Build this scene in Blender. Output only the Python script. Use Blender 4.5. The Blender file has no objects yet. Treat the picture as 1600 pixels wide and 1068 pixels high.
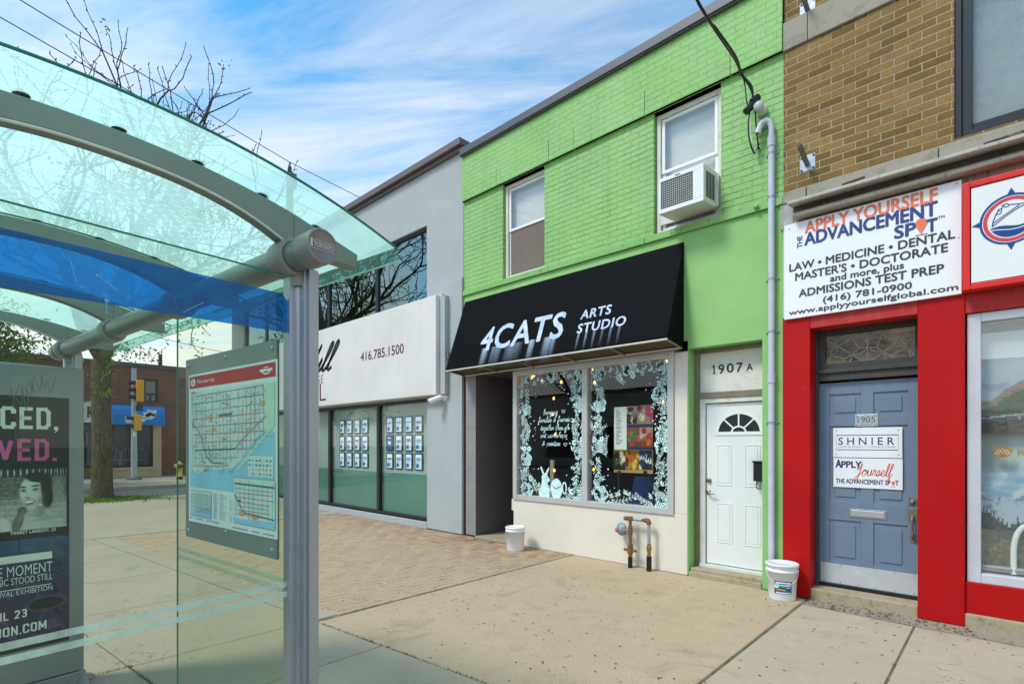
import bpy, math, random
from mathutils import Vector, Matrix, noise as mnoise
R = math.radians
rnd = random.Random(7)
sc = bpy.context.scene
COL = sc.collection

# ------------------------------------------------------------------ camera
FPX, CAMH, YAW = 823.0, 1.65, R(43.28)
cam = bpy.data.cameras.new('camera')
cam_o = bpy.data.objects.new('camera', cam)
COL.objects.link(cam_o)
cam_o.location = (0, 0, CAMH)
cam_o.rotation_euler = (R(90), 0, YAW)
cam.sensor_width = 36.0
cam.lens = 36.0 * FPX / 1600.0
cam.shift_y = 158.0 / 1600.0
cam.clip_start = 0.02
cam.clip_end = 2000
sc.camera = cam_o

# ------------------------------------------------------------------ light
SUN_EL, SUN_AZ = R(52), R(205)          # azimuth measured from +Y clockwise (sun behind the camera, a little left)
world = bpy.data.worlds.new('World')
sc.world = world
world.use_nodes = True
wt = world.node_tree
wt.nodes.clear()
def wn(t, **k):
    n = wt.nodes.new(t)
    for a, b in k.items():
        setattr(n, a, b)
    return n
wo = wn('ShaderNodeOutputWorld'); wb = wn('ShaderNodeBackground')
sky = wn('ShaderNodeTexSky', sky_type='NISHITA', sun_disc=False, sun_elevation=SUN_EL, sun_rotation=SUN_AZ,
         air_density=1.0, dust_density=0.6, ozone_density=1.6)
tc = wn('ShaderNodeTexCoord'); sep = wn('ShaderNodeSeparateXYZ')
wt.links.new(tc.outputs['Generated'], sep.inputs[0])
zadd = wn('ShaderNodeMath', operation='ADD'); zadd.inputs[1].default_value = 0.10
wt.links.new(sep.outputs[2], zadd.inputs[0])
dx = wn('ShaderNodeMath', operation='DIVIDE'); dy = wn('ShaderNodeMath', operation='DIVIDE')
wt.links.new(sep.outputs[0], dx.inputs[0]); wt.links.new(zadd.outputs[0], dx.inputs[1])
wt.links.new(sep.outputs[1], dy.inputs[0]); wt.links.new(zadd.outputs[0], dy.inputs[1])
cmb = wn('ShaderNodeCombineXYZ')
wt.links.new(dx.outputs[0], cmb.inputs[0]); wt.links.new(dy.outputs[0], cmb.inputs[1])
mp = wn('ShaderNodeMapping'); mp.inputs['Scale'].default_value = (0.42, 2.0, 1)
mp0 = wn('ShaderNodeMapping'); mp0.inputs['Rotation'].default_value = (0, 0, R(-36))
wt.links.new(cmb.outputs[0], mp0.inputs[0]); wt.links.new(mp0.outputs[0], mp.inputs[0])
nz = wn('ShaderNodeTexNoise'); nz.inputs['Scale'].default_value = 1.5; nz.inputs['Detail'].default_value = 12
nz.inputs['Roughness'].default_value = 0.62; nz.inputs['Distortion'].default_value = 0.5
wt.links.new(mp.outputs[0], nz.inputs['Vector'])
ramp = wn('ShaderNodeValToRGB')
ramp.color_ramp.elements[0].position = 0.415; ramp.color_ramp.elements[0].color = (0, 0, 0, 1)
ramp.color_ramp.elements[1].position = 0.80; ramp.color_ramp.elements[1].color = (1, 1, 1, 1)
wt.links.new(nz.outputs['Fac'], ramp.inputs[0])
# whiter towards the horizon: more cloud layers in line there
hz = wn('ShaderNodeMapRange'); hz.inputs['From Min'].default_value = 0.58; hz.inputs['From Max'].default_value = 0.05
hz.inputs['To Min'].default_value = 0.0; hz.inputs['To Max'].default_value = 0.9
wt.links.new(sep.outputs[2], hz.inputs['Value'])
cmax = wn('ShaderNodeMath', operation='ADD', use_clamp=True)
wt.links.new(ramp.outputs[0], cmax.inputs[0]); wt.links.new(hz.outputs[0], cmax.inputs[1])
cm2 = wn('ShaderNodeMath', operation='MULTIPLY'); cm2.inputs[1].default_value = 0.92
wt.links.new(cmax.outputs[0], cm2.inputs[0])
tint = wn('ShaderNodeMix', data_type='RGBA', blend_type='MULTIPLY'); tint.inputs['Factor'].default_value = 1.0
tint.inputs['B'].default_value = (0.80, 1.85, 2.05, 1)
wt.links.new(sky.outputs[0], tint.inputs['A'])
mixc = wn('ShaderNodeMix', data_type='RGBA'); mixc.inputs['B'].default_value = (8.6, 8.3, 8.0, 1)
wt.links.new(cm2.outputs[0], mixc.inputs['Factor']); wt.links.new(tint.outputs['Result'], mixc.inputs['A'])
wt.links.new(mixc.outputs['Result'], wb.inputs['Color'])
wb.inputs['Strength'].default_value = 0.10
wt.links.new(wb.outputs[0], wo.inputs['Surface'])

sun = bpy.data.lights.new('sun', 'SUN'); sun.energy = 1.9; sun.angle = R(14); sun.color = (1, 0.93, 0.83)
sun_o = bpy.data.objects.new('sun', sun); COL.objects.link(sun_o)
sd = Vector((math.sin(SUN_AZ) * math.cos(SUN_EL), math.cos(SUN_AZ) * math.cos(SUN_EL), math.sin(SUN_EL)))
sun_o.rotation_euler = (-sd).to_track_quat('-Z', 'Y').to_euler()
sun_o.location = sd * 60

sc.view_settings.view_transform = 'Standard'
sc.view_settings.look = 'None'
sc.view_settings.gamma = 1
sc.view_settings.exposure = 0.46
sc.cycles.transparent_max_bounces = 24
sc.cycles.max_bounces = 10

# ------------------------------------------------------------------ pixels to planes
FW = Vector((-math.sin(YAW), math.cos(YAW), 0)); RT = Vector((math.cos(YAW), math.sin(YAW), 0)); UP = Vector((0, 0, 1))
EYE = Vector((0, 0, CAMH))
def ray(u, v):
    return FW + RT * ((u - 800) / FPX) + UP * ((692 - v) / FPX)
class Plane:
    def __init__(s, o, ex, ez):
        s.o = Vector(o); s.ex = Vector(ex).normalized(); s.ez = Vector(ez).normalized(); s.n = s.ex.cross(s.ez)
    def pix(s, u, v):
        d = ray(u, v); k = (s.o - EYE).dot(s.n) / d.dot(s.n); p = EYE + d * k - s.o
        return p.dot(s.ex), p.dot(s.ez)
    def pt(s, a, b, d=0.0):
        return s.o + s.ex * a + s.ez * b + s.n * d
    def off(s, d):
        return Plane(s.o + s.n * d, s.ex, s.ez)
def ground_at(u, v, z=0.0):
    d = ray(u, v); k = (z - CAMH) / d.z
    return EYE + d * k
def at_depth(u, v, k):
    return EYE + ray(u, v) * k
def wallp(y):
    return Plane((0, y, 0), (1, 0, 0), (0, 0, 1))

# ------------------------------------------------------------------ materials
MATS = {}
class NT:
    def __init__(s, name):
        s.m = bpy.data.materials.new(name); s.m.use_nodes = True; s.t = s.m.node_tree; s.t.nodes.clear()
        s.out = s.n('ShaderNodeOutputMaterial')
    def n(s, t, ins=None, **k):
        n = s.t.nodes.new(t)
        for a, b in k.items(): setattr(n, a, b)
        for a, b in (ins or {}).items():
            if isinstance(b, bpy.types.NodeSocket): s.t.links.new(b, n.inputs[a])
            else: n.inputs[a].default_value = b
        return n
    def l(s, a, b): s.t.links.new(a, b)
    def pos(s, scale=(1, 1, 1), rot=(0, 0, 0)):
        g = s.n('ShaderNodeNewGeometry')
        mp = s.n('ShaderNodeMapping', {'Vector': g.outputs['Position'], 'Scale': scale, 'Rotation': rot})
        return mp.outputs[0]
    def noise(s, scale, detail=4, rough=0.55, vec=None, dist=0.0):
        return s.n('ShaderNodeTexNoise', {'Vector': vec if vec is not None else s.pos(), 'Scale': scale, 'Detail': detail, 'Roughness': rough, 'Distortion': dist}).outputs['Fac']
    def ramp(s, fac, p0, p1, c0=(0, 0, 0, 1), c1=(1, 1, 1, 1)):
        r = s.n('ShaderNodeValToRGB', {'Fac': fac}); e = r.color_ramp.elements
        e[0].position = p0; e[1].position = p1; e[0].color = c0; e[1].color = c1
        return r.outputs[0]
    def mix(s, fac, a, b, mode='MIX'):
        m = s.n('ShaderNodeMix', data_type='RGBA', blend_type=mode)
        for k, v in (('Factor', fac), ('A', a), ('B', b)):
            if isinstance(v, bpy.types.NodeSocket): s.l(v, m.inputs[k])
            elif k != 'Factor': m.inputs[k].default_value = c4(v)
            else: m.inputs[k].default_value = v
        return m.outputs['Result']
    def math(s, op, a, b=0.0, clamp=False):
        m = s.n('ShaderNodeMath', operation=op, use_clamp=clamp)
        for i, v in enumerate((a, b)):
            if isinstance(v, bpy.types.NodeSocket): s.l(v, m.inputs[i])
            else: m.inputs[i].default_value = v
        return m.outputs[0]
    def bump(s, h, dist=0.01, strength=1.0, normal=None):
        d = {'Height': h, 'Distance': dist, 'Strength': strength}
        if normal is not None: d['Normal'] = normal
        return s.n('ShaderNodeBump', d).outputs[0]
    def principled(s, color, rough=0.6, metal=0.0, normal=None, spec=0.4, **k):
        p = s.n('ShaderNodeBsdfPrincipled')
        for nm, v in (('Base Color', color), ('Roughness', rough), ('Metallic', metal), ('Specular IOR Level', spec)):
            if isinstance(v, bpy.types.NodeSocket): s.l(v, p.inputs[nm])
            else: p.inputs[nm].default_value = c4(v) if nm == 'Base Color' else v
        if normal is not None: s.l(normal, p.inputs['Normal'])
        for nm, v in k.items(): p.inputs[nm.replace('_', ' ')].default_value = v
        s.l(p.outputs[0], s.out.inputs['Surface'])
        return s.m
def c4(c):
    return (c[0], c[1], c[2], 1.0) if len(c) == 3 else tuple(c)
def srgb(r, g, b, k=1.0):
    f = lambda x: (x / 255 / 12.92) if x / 255 <= 0.04045 else ((x / 255 + 0.055) / 1.055) ** 2.4
    return (f(r) * k, f(g) * k, f(b) * k)

def flat(name, col, rough=0.6, metal=0.0, var=0.06, scale=6.0, bump=0.0, bscale=60, spec=0.4):
    if name in MATS: return MATS[name]
    t = NT(name)
    n1 = t.noise(scale, 5, 0.6)
    dark = tuple(max(0, x * (1 - var * 2)) for x in col); lite = tuple(min(1, x * (1 + var)) for x in col)
    c = t.mix(t.ramp(n1, 0.3, 0.7), dark, lite)
    nm = t.bump(t.noise(bscale, 3), 0.01, bump) if bump else None
    MATS[name] = t.principled(c, rough, metal, nm, spec)
    return MATS[name]
def emit(name, col, strength):
    if name in MATS: return MATS[name]
    t = NT(name)
    p = t.n('ShaderNodeBsdfPrincipled', {'Base Color': c4(col), 'Roughness': 0.4, 'Emission Color': c4(col), 'Emission Strength': strength})
    t.l(p.outputs[0], t.out.inputs['Surface']); MATS[name] = t.m
    return t.m
def glass(name, tint=(0.93, 0.97, 0.95), refl=1.0, milk=0.0, milkcol=(0.8, 0.9, 0.85), wav=0.0, base=0.0, rcol=(1, 1, 1)):
    if name in MATS: return MATS[name]
    t = NT(name)
    tr = t.n('ShaderNodeBsdfTransparent', {'Color': c4(tint)})
    sh = tr.outputs[0]
    if milk:
        df = t.n('ShaderNodeBsdfTranslucent', {'Color': c4(milkcol)}); d2 = t.n('ShaderNodeBsdfDiffuse', {'Color': c4(milkcol)})
        mm = t.n('ShaderNodeMixShader', {0: 0.5, 1: df.outputs[0], 2: d2.outputs[0]})
        f = t.math('MULTIPLY', t.ramp(t.noise(9, 6, 0.7), 0.3, 0.75, (0.6, 0.6, 0.6, 1), (1.3, 1.3, 1.3, 1)), milk, True)
        sh = t.n('ShaderNodeMixShader', {0: f, 1: sh, 2: mm.outputs[0]}).outputs[0]
    gl = t.n('ShaderNodeBsdfGlossy', {'Color': c4(rcol), 'Roughness': 0.0})
    if wav: t.l(t.bump(t.noise(1.3, 2), 0.02, wav), gl.inputs['Normal'])
    ng = t.n('ShaderNodeNewGeometry'); fr = t.n('ShaderNodeFresnel', {'IOR': t.math('SUBTRACT', 1.5, t.math('MULTIPLY', ng.outputs['Backfacing'], .8333))})
    fac = t.math('ADD', t.math('MULTIPLY', fr.outputs[0], refl), base, True)
    mx = t.n('ShaderNodeMixShader', {0: fac, 1: sh, 2: gl.outputs[0]})
    t.l(mx.outputs[0], t.out.inputs['Surface']); MATS[name] = t.m
    return t.m

def brick_vec(t):
    g = t.n('ShaderNodeNewGeometry'); s = t.n('ShaderNodeSeparateXYZ', {0: g.outputs['Position']})
    u = t.math('ADD', s.outputs[0], s.outputs[1])
    wob = t.math('MULTIPLY', t.math('SUBTRACT', t.noise(2.2, 3), 0.5), 0.02)
    return t.n('ShaderNodeCombineXYZ', {0: u, 1: t.math('ADD', s.outputs[2], wob), 2: 0.0}).outputs[0]
def brick_mat(name, c1, c2, mort, w=0.215, h=0.0735, m=0.009, bump=0.008, var=0.5):
    t = NT(name); v = brick_vec(t)
    b = t.n('ShaderNodeTexBrick', {'Vector': v, 'Color1': c4(c1), 'Color2': c4(c2), 'Mortar': c4(mort), 'Scale': 1.0, 'Mortar Size': t.math('ADD', m * .55, t.math('MULTIPLY', t.noise(4, 4, .6), m * .9)), 'Mortar Smooth': 0.35, 'Bias': 0.0, 'Brick Width': w, 'Row Height': h})
    fine = t.noise(1.0, 5, 0.7, t.pos((95, 95, 22)))
    col = t.mix(t.math('MULTIPLY', t.ramp(fine, 0.3, 0.75), var), b.outputs['Color'], (0.10, 0.075, 0.045), 'MULTIPLY')
    col = t.mix(t.math('MULTIPLY', t.ramp(t.noise(1.1, 5, 0.6), 0.42, 0.75), 0.35), col, tuple(x * 0.55 for x in c2))
    hgt = t.math('ADD', t.math('MULTIPLY', b.outputs['Fac'], -1.0), t.math('MULTIPLY', fine, 0.35))
    MATS[name] = t.principled(col, 0.88, 0, t.bump(hgt, bump, 0.9), 0.25)
    return MATS[name]

tan_brick = brick_mat('tan_brick', (0.385, 0.232, 0.080), (0.215, 0.124, 0.040), (0.46, 0.38, 0.25), h=0.076, m=0.008, var=0.45)
far_brick = brick_mat('red_brick', (0.34, 0.12, 0.07), (0.22, 0.08, 0.05), (0.30, 0.20, 0.16), var=0.4)

def green_brick():
    t = NT('green_painted_brick'); v = brick_vec(t)
    b = t.n('ShaderNodeTexBrick', {'Vector': v, 'Color1': (1, 1, 1, 1), 'Color2': (.8, .8, .8, 1), 'Mortar': (0, 0, 0, 1), 'Scale': 1.0, 'Mortar Size': 0.0075, 'Mortar Smooth': 0.4, 'Brick Width': 0.225, 'Row Height': 0.0765})
    big = t.ramp(t.noise(1.4, 5, 0.6), 0.3, 0.72)
    c = t.mix(big, (0.232, 0.475, 0.135), (0.308, 0.565, 0.188))
    fine = t.noise(26, 5, 0.7)
    c = t.mix(t.math('MULTIPLY', t.ramp(fine, 0.42, 0.75), 0.45), c, (0.40, 0.62, 0.28))
    patch = t.math('MULTIPLY', t.ramp(t.noise(5, 5, 0.7), 0.54, 0.68), 0.34)
    run_ = t.math('MULTIPLY', t.ramp(t.noise(1.0, 6, 0.7, t.pos((6, 6, .55))), 0.55, 0.72), 0.30); c = t.mix(run_, c, (0.16, 0.33, 0.09))
    c = t.mix(patch, c, (0.30, 0.36, 0.13))
    sz_ = t.n('ShaderNodeSeparateXYZ', {0: v}); fr_ = t.math('FRACT', t.math('DIVIDE', sz_.outputs[1], 0.0765)); line = t.ramp(t.math('ABSOLUTE', t.math('SUBTRACT', fr_, .5)), .40, .47)
    pz_ = t.n('ShaderNodeNewGeometry'); pz_ = t.n('ShaderNodeSeparateXYZ', {0: pz_.outputs['Position']}); low = t.math('LESS_THAN', pz_.outputs[2], 5.955)
    line = t.math('MULTIPLY', t.math('MAXIMUM', line, t.math('MULTIPLY', b.outputs['Fac'], .25)), t.math('ADD', t.math('MULTIPLY', low, .85), .15))
    gap = t.math('MULTIPLY', line, t.ramp(t.noise(3.0, 4, 0.7), 0.42, 0.62, (0.08, 0.08, 0.08, 1), (0.75, 0.75, 0.75, 1)))
    c = t.mix(gap, c, (0.055, 0.16, 0.04))
    h = t.math('ADD', t.math('MULTIPLY', b.outputs['Fac'], -1.0), t.math('MULTIPLY', fine, 0.6))
    MATS['green_brick'] = t.principled(c, 0.62, 0, t.bump(h, 0.010, 0.9), 0.35)
    return MATS['green_brick']
green_brick_m = green_brick()
def green_smooth():
    t = NT('green_paint')
    c = t.mix(t.ramp(t.noise(1.2, 5, 0.6), 0.3, 0.7), (0.24, 0.48, 0.148), (0.315, 0.57, 0.20))
    drip = t.ramp(t.noise(3.2, 6, 0.75, t.pos((3, 3, 0.5))), 0.62, 0.75)
    c = t.mix(t.math('MULTIPLY', drip, 0.40), c, (0.14, 0.22, 0.07))
    c = t.mix(t.math('MULTIPLY', t.ramp(t.noise(9, 6, .75), .6, .7), .3), c, (0.36, 0.58, 0.26))
    MATS['green'] = t.principled(c, 0.6, 0, t.bump(t.noise(40, 4), 0.004, 0.5), 0.35)
    return MATS['green']
green_m = green_smooth()
def ledge_mat():
    t = NT('worn_green_ledge')
    c = t.mix(t.ramp(t.noise(2, 5, 0.6), 0.3, 0.7), (0.22, 0.45, 0.14), (0.27, 0.52, 0.18))
    chip = t.ramp(t.noise(7, 6, 0.75), 0.57, 0.66)
    c = t.mix(chip, c, (0.16, 0.19, 0.075))
    MATS['ledge'] = t.principled(c, 0.75, 0, t.bump(t.noise(30, 4), 0.006, 0.7), 0.3)
    return MATS['ledge']
ledge_m = ledge_mat()

def stained(name, col, stain, amt=0.5, scale=2.5, rough=0.8, bump=0.4, bs=90, streak=False):
    t = NT(name)
    c = t.mix(t.ramp(t.noise(scale, 6, 0.6), 0.3, 0.75), tuple(x * 0.88 for x in col), col)
    vec = t.pos((2.5, 2.5, 0.35)) if streak else None
    s = t.ramp(t.noise(scale * 1.7, 7, 0.72, vec), 0.52, 0.72)
    c = t.mix(t.math('MULTIPLY', s, amt), c, stain)
    MATS[name] = t.principled(c, rough, 0, t.bump(t.noise(bs, 4, 0.6), 0.004, bump), 0.3)
    return MATS[name]
def bark_mat():
    t = NT('furrowed_bark'); f = t.noise(1.0, 6, .7, t.pos((26, 26, 4.5)), 1.2); g = t.noise(2.0, 5, .6)
    c = t.mix(t.ramp(f, .32, .62), srgb(52, 44, 32), srgb(128, 114, 86)); c = t.mix(t.math('MULTIPLY', t.ramp(g, .5, .7), .4), c, srgb(96, 104, 66))
    return t.principled(c, .95, 0, t.bump(f, .06, 1.0), .15)
grey_stucco = stained('grey_stucco', srgb(180, 184, 184), srgb(164, 168, 168), 0.4, 1.5, 0.9, 0.9, 140)
cream_m = stained('cream_paint', srgb(232, 222, 206), srgb(205, 192, 170), 0.35, 1.6, 0.7, 0.4, 60)
stone_m = stained('limestone', srgb(166, 157, 142), srgb(105, 96, 82), 0.7, 3.0, 0.85, 0.5, 90)
oldwood = stained('weathered_wood', srgb(176, 166, 154), srgb(84, 72, 60), 0.9, 5.0, 0.85, 0.8, 60, True)
oldwood_shaded = stained('weathered_wood_shaded', srgb(112, 98, 84), srgb(34, 27, 21), 1.0, 5.0, 0.85, 0.8, 60, True)  # darker copy: shade under the cornice shelf and dark streaks put into the colour
step_m = stained('old_concrete', srgb(176, 160, 132), srgb(96, 84, 64), 0.7, 6.0, 0.9, 0.9, 60)
t = NT('red_paint')
c_ = t.mix(t.ramp(t.noise(1.2, 5, .6), .3, .7), (.40, .002, .003), (.50, .004, .004))
c_ = t.mix(t.math('MULTIPLY', t.ramp(t.noise(1, 6, .7, t.pos((7, 7, .8))), .54, .74), .35), c_, (.30, .004, .006))
c_ = t.mix(t.math('MULTIPLY', t.ramp(t.noise(11, 7, .78), .63, .70), .45), c_, (.52, .07, .06))
c_ = t.mix(t.math('MULTIPLY', t.ramp(t.noise(26, 6, .75), .68, .73), .5), c_, (.12, .02, .02))
red_m = t.principled(c_, t.ramp(t.noise(4, 4), .3, .7, (.42, .42, .42, 1), (.62, .62, .62, 1)), 0, t.bump(t.noise(24, 5, .6, t.pos((1, 1, .4))), .004, .5), .22)
red_faded = stained('faded_red_paint', (0.50, 0.03, 0.03), (0.60, 0.13, 0.11), 0.5, 3, 0.6, 0.2, 40, True)
white_m = flat('white_paint', srgb(236, 236, 232), 0.45, 0, 0.02, 2)
offwhite = stained('old_white_paint', srgb(226, 222, 212), srgb(150, 132, 108), 0.35, 6, 0.55, 0.2, 40)
black_m = flat('black_paint', (0.015, 0.015, 0.017), 0.4)
dark_frame = flat('dark_bronze_frame', (0.022, 0.022, 0.025), 0.35)
flash_m = flat('grey_flashing', srgb(90, 89, 96), 0.45, 0.2, 0.06, 1.0)
brownflash = flat('brown_flashing', srgb(112, 98, 96), 0.45, 0.2, 0.06, 1.0)
silver = flat('brushed_aluminium', srgb(176, 180, 186), 0.38, 0.75, 0.04, 3)
alu_grey = flat('satin_grey_metal', srgb(150, 154, 160), 0.4, 0.5, 0.06, 3)
galv = flat('galvanised_steel', srgb(172, 180, 186), 0.5, 0.5, 0.12, 14)
shelter_grey = flat('shelter_grey_paint', srgb(130, 138, 131), 0.42, 0.25, 0.06, 3)
shelter_dark = flat('shelter_warm_grey', srgb(150, 148, 140), 0.5, 0.2, 0.08, 6)
plastic_w = flat('white_plastic', srgb(235, 236, 238), 0.35, 0, 0.02, 4)
pipe_w = flat('pale_grey_conduit', srgb(196, 200, 208), 0.45, 0, 0.05, 5)
rust = stained('rusty_pipe', srgb(132, 100, 62), srgb(92, 52, 22), 0.8, 22, 0.7, 0.6, 120)
brass = flat('brass', srgb(164, 128, 62), 0.45, 0.6, 0.15, 20)
bluegrey = flat('blue_grey_door_paint', srgb(112, 130, 150), 0.5, 0, 0.05, 4, 0.12, 50)
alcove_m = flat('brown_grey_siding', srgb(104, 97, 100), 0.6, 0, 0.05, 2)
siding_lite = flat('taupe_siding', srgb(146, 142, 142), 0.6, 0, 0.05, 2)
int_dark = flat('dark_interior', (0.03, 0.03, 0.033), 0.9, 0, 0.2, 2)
int_grey = flat('interior_wall_paint', (0.10, 0.105, 0.11), 0.9, 0, 0.15, 1)
bark = bark_mat()
twig_m = flat('twig_bark', srgb(78, 62, 52), 0.9, 0, 0.15, 5)
def leaf_mat(name, c):
    t = NT(name)
    col = t.mix(t.ramp(t.noise(1.2, 3), 0.3, 0.7), tuple(x * 0.55 for x in c), c)
    d = t.n('ShaderNodeBsdfDiffuse', {'Color': col}); tr = t.n('ShaderNodeBsdfTranslucent', {'Color': col})
    m = t.n('ShaderNodeMixShader', {0: 0.4, 1: d.outputs[0], 2: tr.outputs[0]}); t.l(m.outputs[0], t.out.inputs['Surface'])
    MATS[name] = t.m; return t.m
leaf_m = leaf_mat('spring_leaves', (0.20, 0.30, 0.035))
grass_m = leaf_mat('grass_blades', (0.20, 0.34, 0.05))
weed_m = leaf_mat('moss_weeds', (0.22, 0.18, 0.055))
win_glass = glass('window_glass', (0.80, 0.86, 0.84), 1.5, wav=0.03, base=0.04)
dark_glass = glass('reflective_glass', (0.55, 0.66, 0.64), 1.4, wav=0.05, base=0.26, rcol=(.52, .74, .76))
shop_glass = glass('shop_glass', (0.90, 0.94, 0.92), 1.0, base=0.02, wav=.03)
shelter_glass = glass('shelter_glass', (0.87, 0.92, 0.84), 0.22, milk=0.028, milkcol=(0.60, 0.72, 0.62), base=0.0)
blue_film = glass('blue_film', (0.004, 0.26, 0.80), 0.5, milk=0.42, milkcol=(0.006, 0.22, 0.68))
stripe_film = glass('frosted_stripe', (0.75, 0.92, 0.86), 0.8, milk=0.70, milkcol=(0.72, 0.90, 0.84))
teal_film = glass('frosted_teal_film', (0.28, 0.52, 0.44), 1.6, milk=0.55, milkcol=(0.10, 0.20, 0.165), base=0.05)

def roof_glass_mat():
    t = NT('green_roof_glass')
    tcn = t.n('ShaderNodeTexCoord'); s = t.n('ShaderNodeSeparateXYZ', {0: tcn.outputs['Object']})
    v = t.n('ShaderNodeCombineXYZ', {0: s.outputs[1], 1: s.outputs[0], 2: 0.0})
    b = t.n('ShaderNodeTexBrick', {'Vector': v.outputs[0], 'Scale': 1.0, 'Mortar Size': 0.0155, 'Mortar Smooth': 0.25, 'Brick Width': 0.050, 'Row Height': 0.031})
    dash = t.math('SUBTRACT', 1.0, b.outputs['Fac'])
    nz = t.noise(0.9, 3, 0.5)
    dash = t.math('MULTIPLY', dash, t.ramp(nz, 0.38, 0.62, (0.15, 0.15, 0.15, 1), (0.95, 0.95, 0.95, 1)))
    tint = t.mix(dash, (0.60, 0.92, 0.79), (0.86, 1.0, 0.95))
    tr = t.n('ShaderNodeBsdfTransparent', {'Color': tint})
    tl = t.n('ShaderNodeBsdfTranslucent', {'Color': t.mix(dash, (0.69, 1.0, 0.875), (0.95, 1.0, 1.0))})
    df = t.n('ShaderNodeBsdfDiffuse', {'Color': t.mix(dash, (0.66, 0.88, 0.78), (0.9, 1.0, 0.96))})
    mm = t.n('ShaderNodeMixShader', {0: 0.15, 1: tl.outputs[0], 2: df.outputs[0]})
    milk = t.math('ADD', t.math('MULTIPLY', t.ramp(t.noise(3.5, 6, 0.65, t.pos((1, 1, 1))), 0.3, 0.75), 0.26), 0.54)
    milk = t.math('ADD', milk, t.math('MULTIPLY', dash, 0.45), True)
    sh = t.n('ShaderNodeMixShader', {0: milk, 1: tr.outputs[0], 2: mm.outputs[0]})
    gl = t.n('ShaderNodeBsdfGlossy', {'Color': (1, 1, 1, 1), 'Roughness': 0.02}); ng = t.n('ShaderNodeNewGeometry'); fr = t.n('ShaderNodeFresnel', {'IOR': t.math('SUBTRACT', 1.5, t.math('MULTIPLY', ng.outputs['Backfacing'], .8333))})
    f = t.math('MULTIPLY', fr.outputs[0], 0.22)
    mx = t.n('ShaderNodeMixShader', {0: f, 1: sh.outputs[0], 2: gl.outputs[0]})
    t.l(mx.outputs[0], t.out.inputs['Surface']); return t.m
roof_glass = roof_glass_mat()
glass_edge = flat('green_glass_edge', (0.02, 0.24, 0.16), 0.15, 0, 0.1, 3)
rim_glass = glass('green_glass_rim', (0.45, 0.90, 0.74), 0.9, milk=0.35, milkcol=(0.45, 0.85, 0.70))

def ground_mat(name, col, dark, spk, scale=220, blotch=0.7, amt=0.5, bump=0.4, crack=True):
    t = NT(name)
    c = t.mix(t.ramp(t.noise(blotch, 6, 0.6), 0.3, 0.72), tuple(x * 0.84 for x in col), col)
    c = t.mix(t.math('MULTIPLY', t.ramp(t.noise(blotch * 4.5, 6, 0.7), 0.5, 0.75), 0.3), c, dark)
    sp = t.noise(scale, 3, 0.7)
    c = t.mix(t.math('MULTIPLY', t.ramp(sp, 0.52, 0.64), amt), c, spk)
    c = t.mix(t.math('MULTIPLY', t.ramp(t.noise(scale * 0.8, 3, 0.7, t.pos((1, 1, 1), (0, 0, 1))), 0.55, 0.66), amt), c, dark)
    c = t.mix(t.math('MULTIPLY', t.ramp(t.noise(13, 2, 0.5), 0.71, 0.75), 0.55), c, tuple(x * 0.35 for x in dark))
    c = t.mix(t.math('MULTIPLY', t.ramp(t.noise(1.6, 7, 0.68, None, 0.8), 0.56, 0.66), 0.22), c, tuple(x * 0.6 for x in dark))
    if crack:
        wv_ = t.n('ShaderNodeVectorMath', {0: t.pos(), 1: t.n('ShaderNodeTexNoise', {'Vector': t.pos(), 'Scale': 3.0, 'Detail': 4.0}).outputs['Color']}, operation='ADD')
        vo = t.n('ShaderNodeTexVoronoi', {'Vector': wv_.outputs[0], 'Scale': 0.42}, feature='DISTANCE_TO_EDGE')
        ck = t.math('MULTIPLY', t.math('LESS_THAN', vo.outputs['Distance'], 0.0016), t.math('GREATER_THAN', t.noise(0.35, 2), 0.53))
        c = t.mix(t.math('MULTIPLY', ck, 0.6), c, tuple(x * 0.4 for x in dark))
    MATS[name] = t.principled(c, 0.92, 0, t.bump(sp, 0.003, bump), 0.25)
    return MATS[name]
apron_m = ground_mat('exposed_aggregate', srgb(192, 169, 137), srgb(128, 104, 77), srgb(222, 203, 174), 120, 0.8, 0.7, 0.9)
slab_m = ground_mat('sidewalk_concrete', srgb(178, 164, 140), srgb(140, 130, 110), srgb(196, 188, 172), 300, 0.6, 0.3, 0.3)
slab2_m = ground_mat('pale_concrete', srgb(190, 173, 148), srgb(134, 116, 94), srgb(210, 195, 172), 190, 0.7, 0.5, 0.5)
asph_m = ground_mat('asphalt', srgb(104, 103, 102), srgb(70, 70, 70), srgb(140, 138, 134), 180, 0.5, 0.5, 0.6)
patch_m = ground_mat('asphalt_patch', srgb(158, 147, 128), srgb(104, 94, 80), srgb(190, 180, 164), 120, 2.0, 0.6, 0.9)
dirt_m = flat('joint_dirt', (0.20, 0.165, 0.12), 0.95, 0, 0.3, 8)
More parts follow.
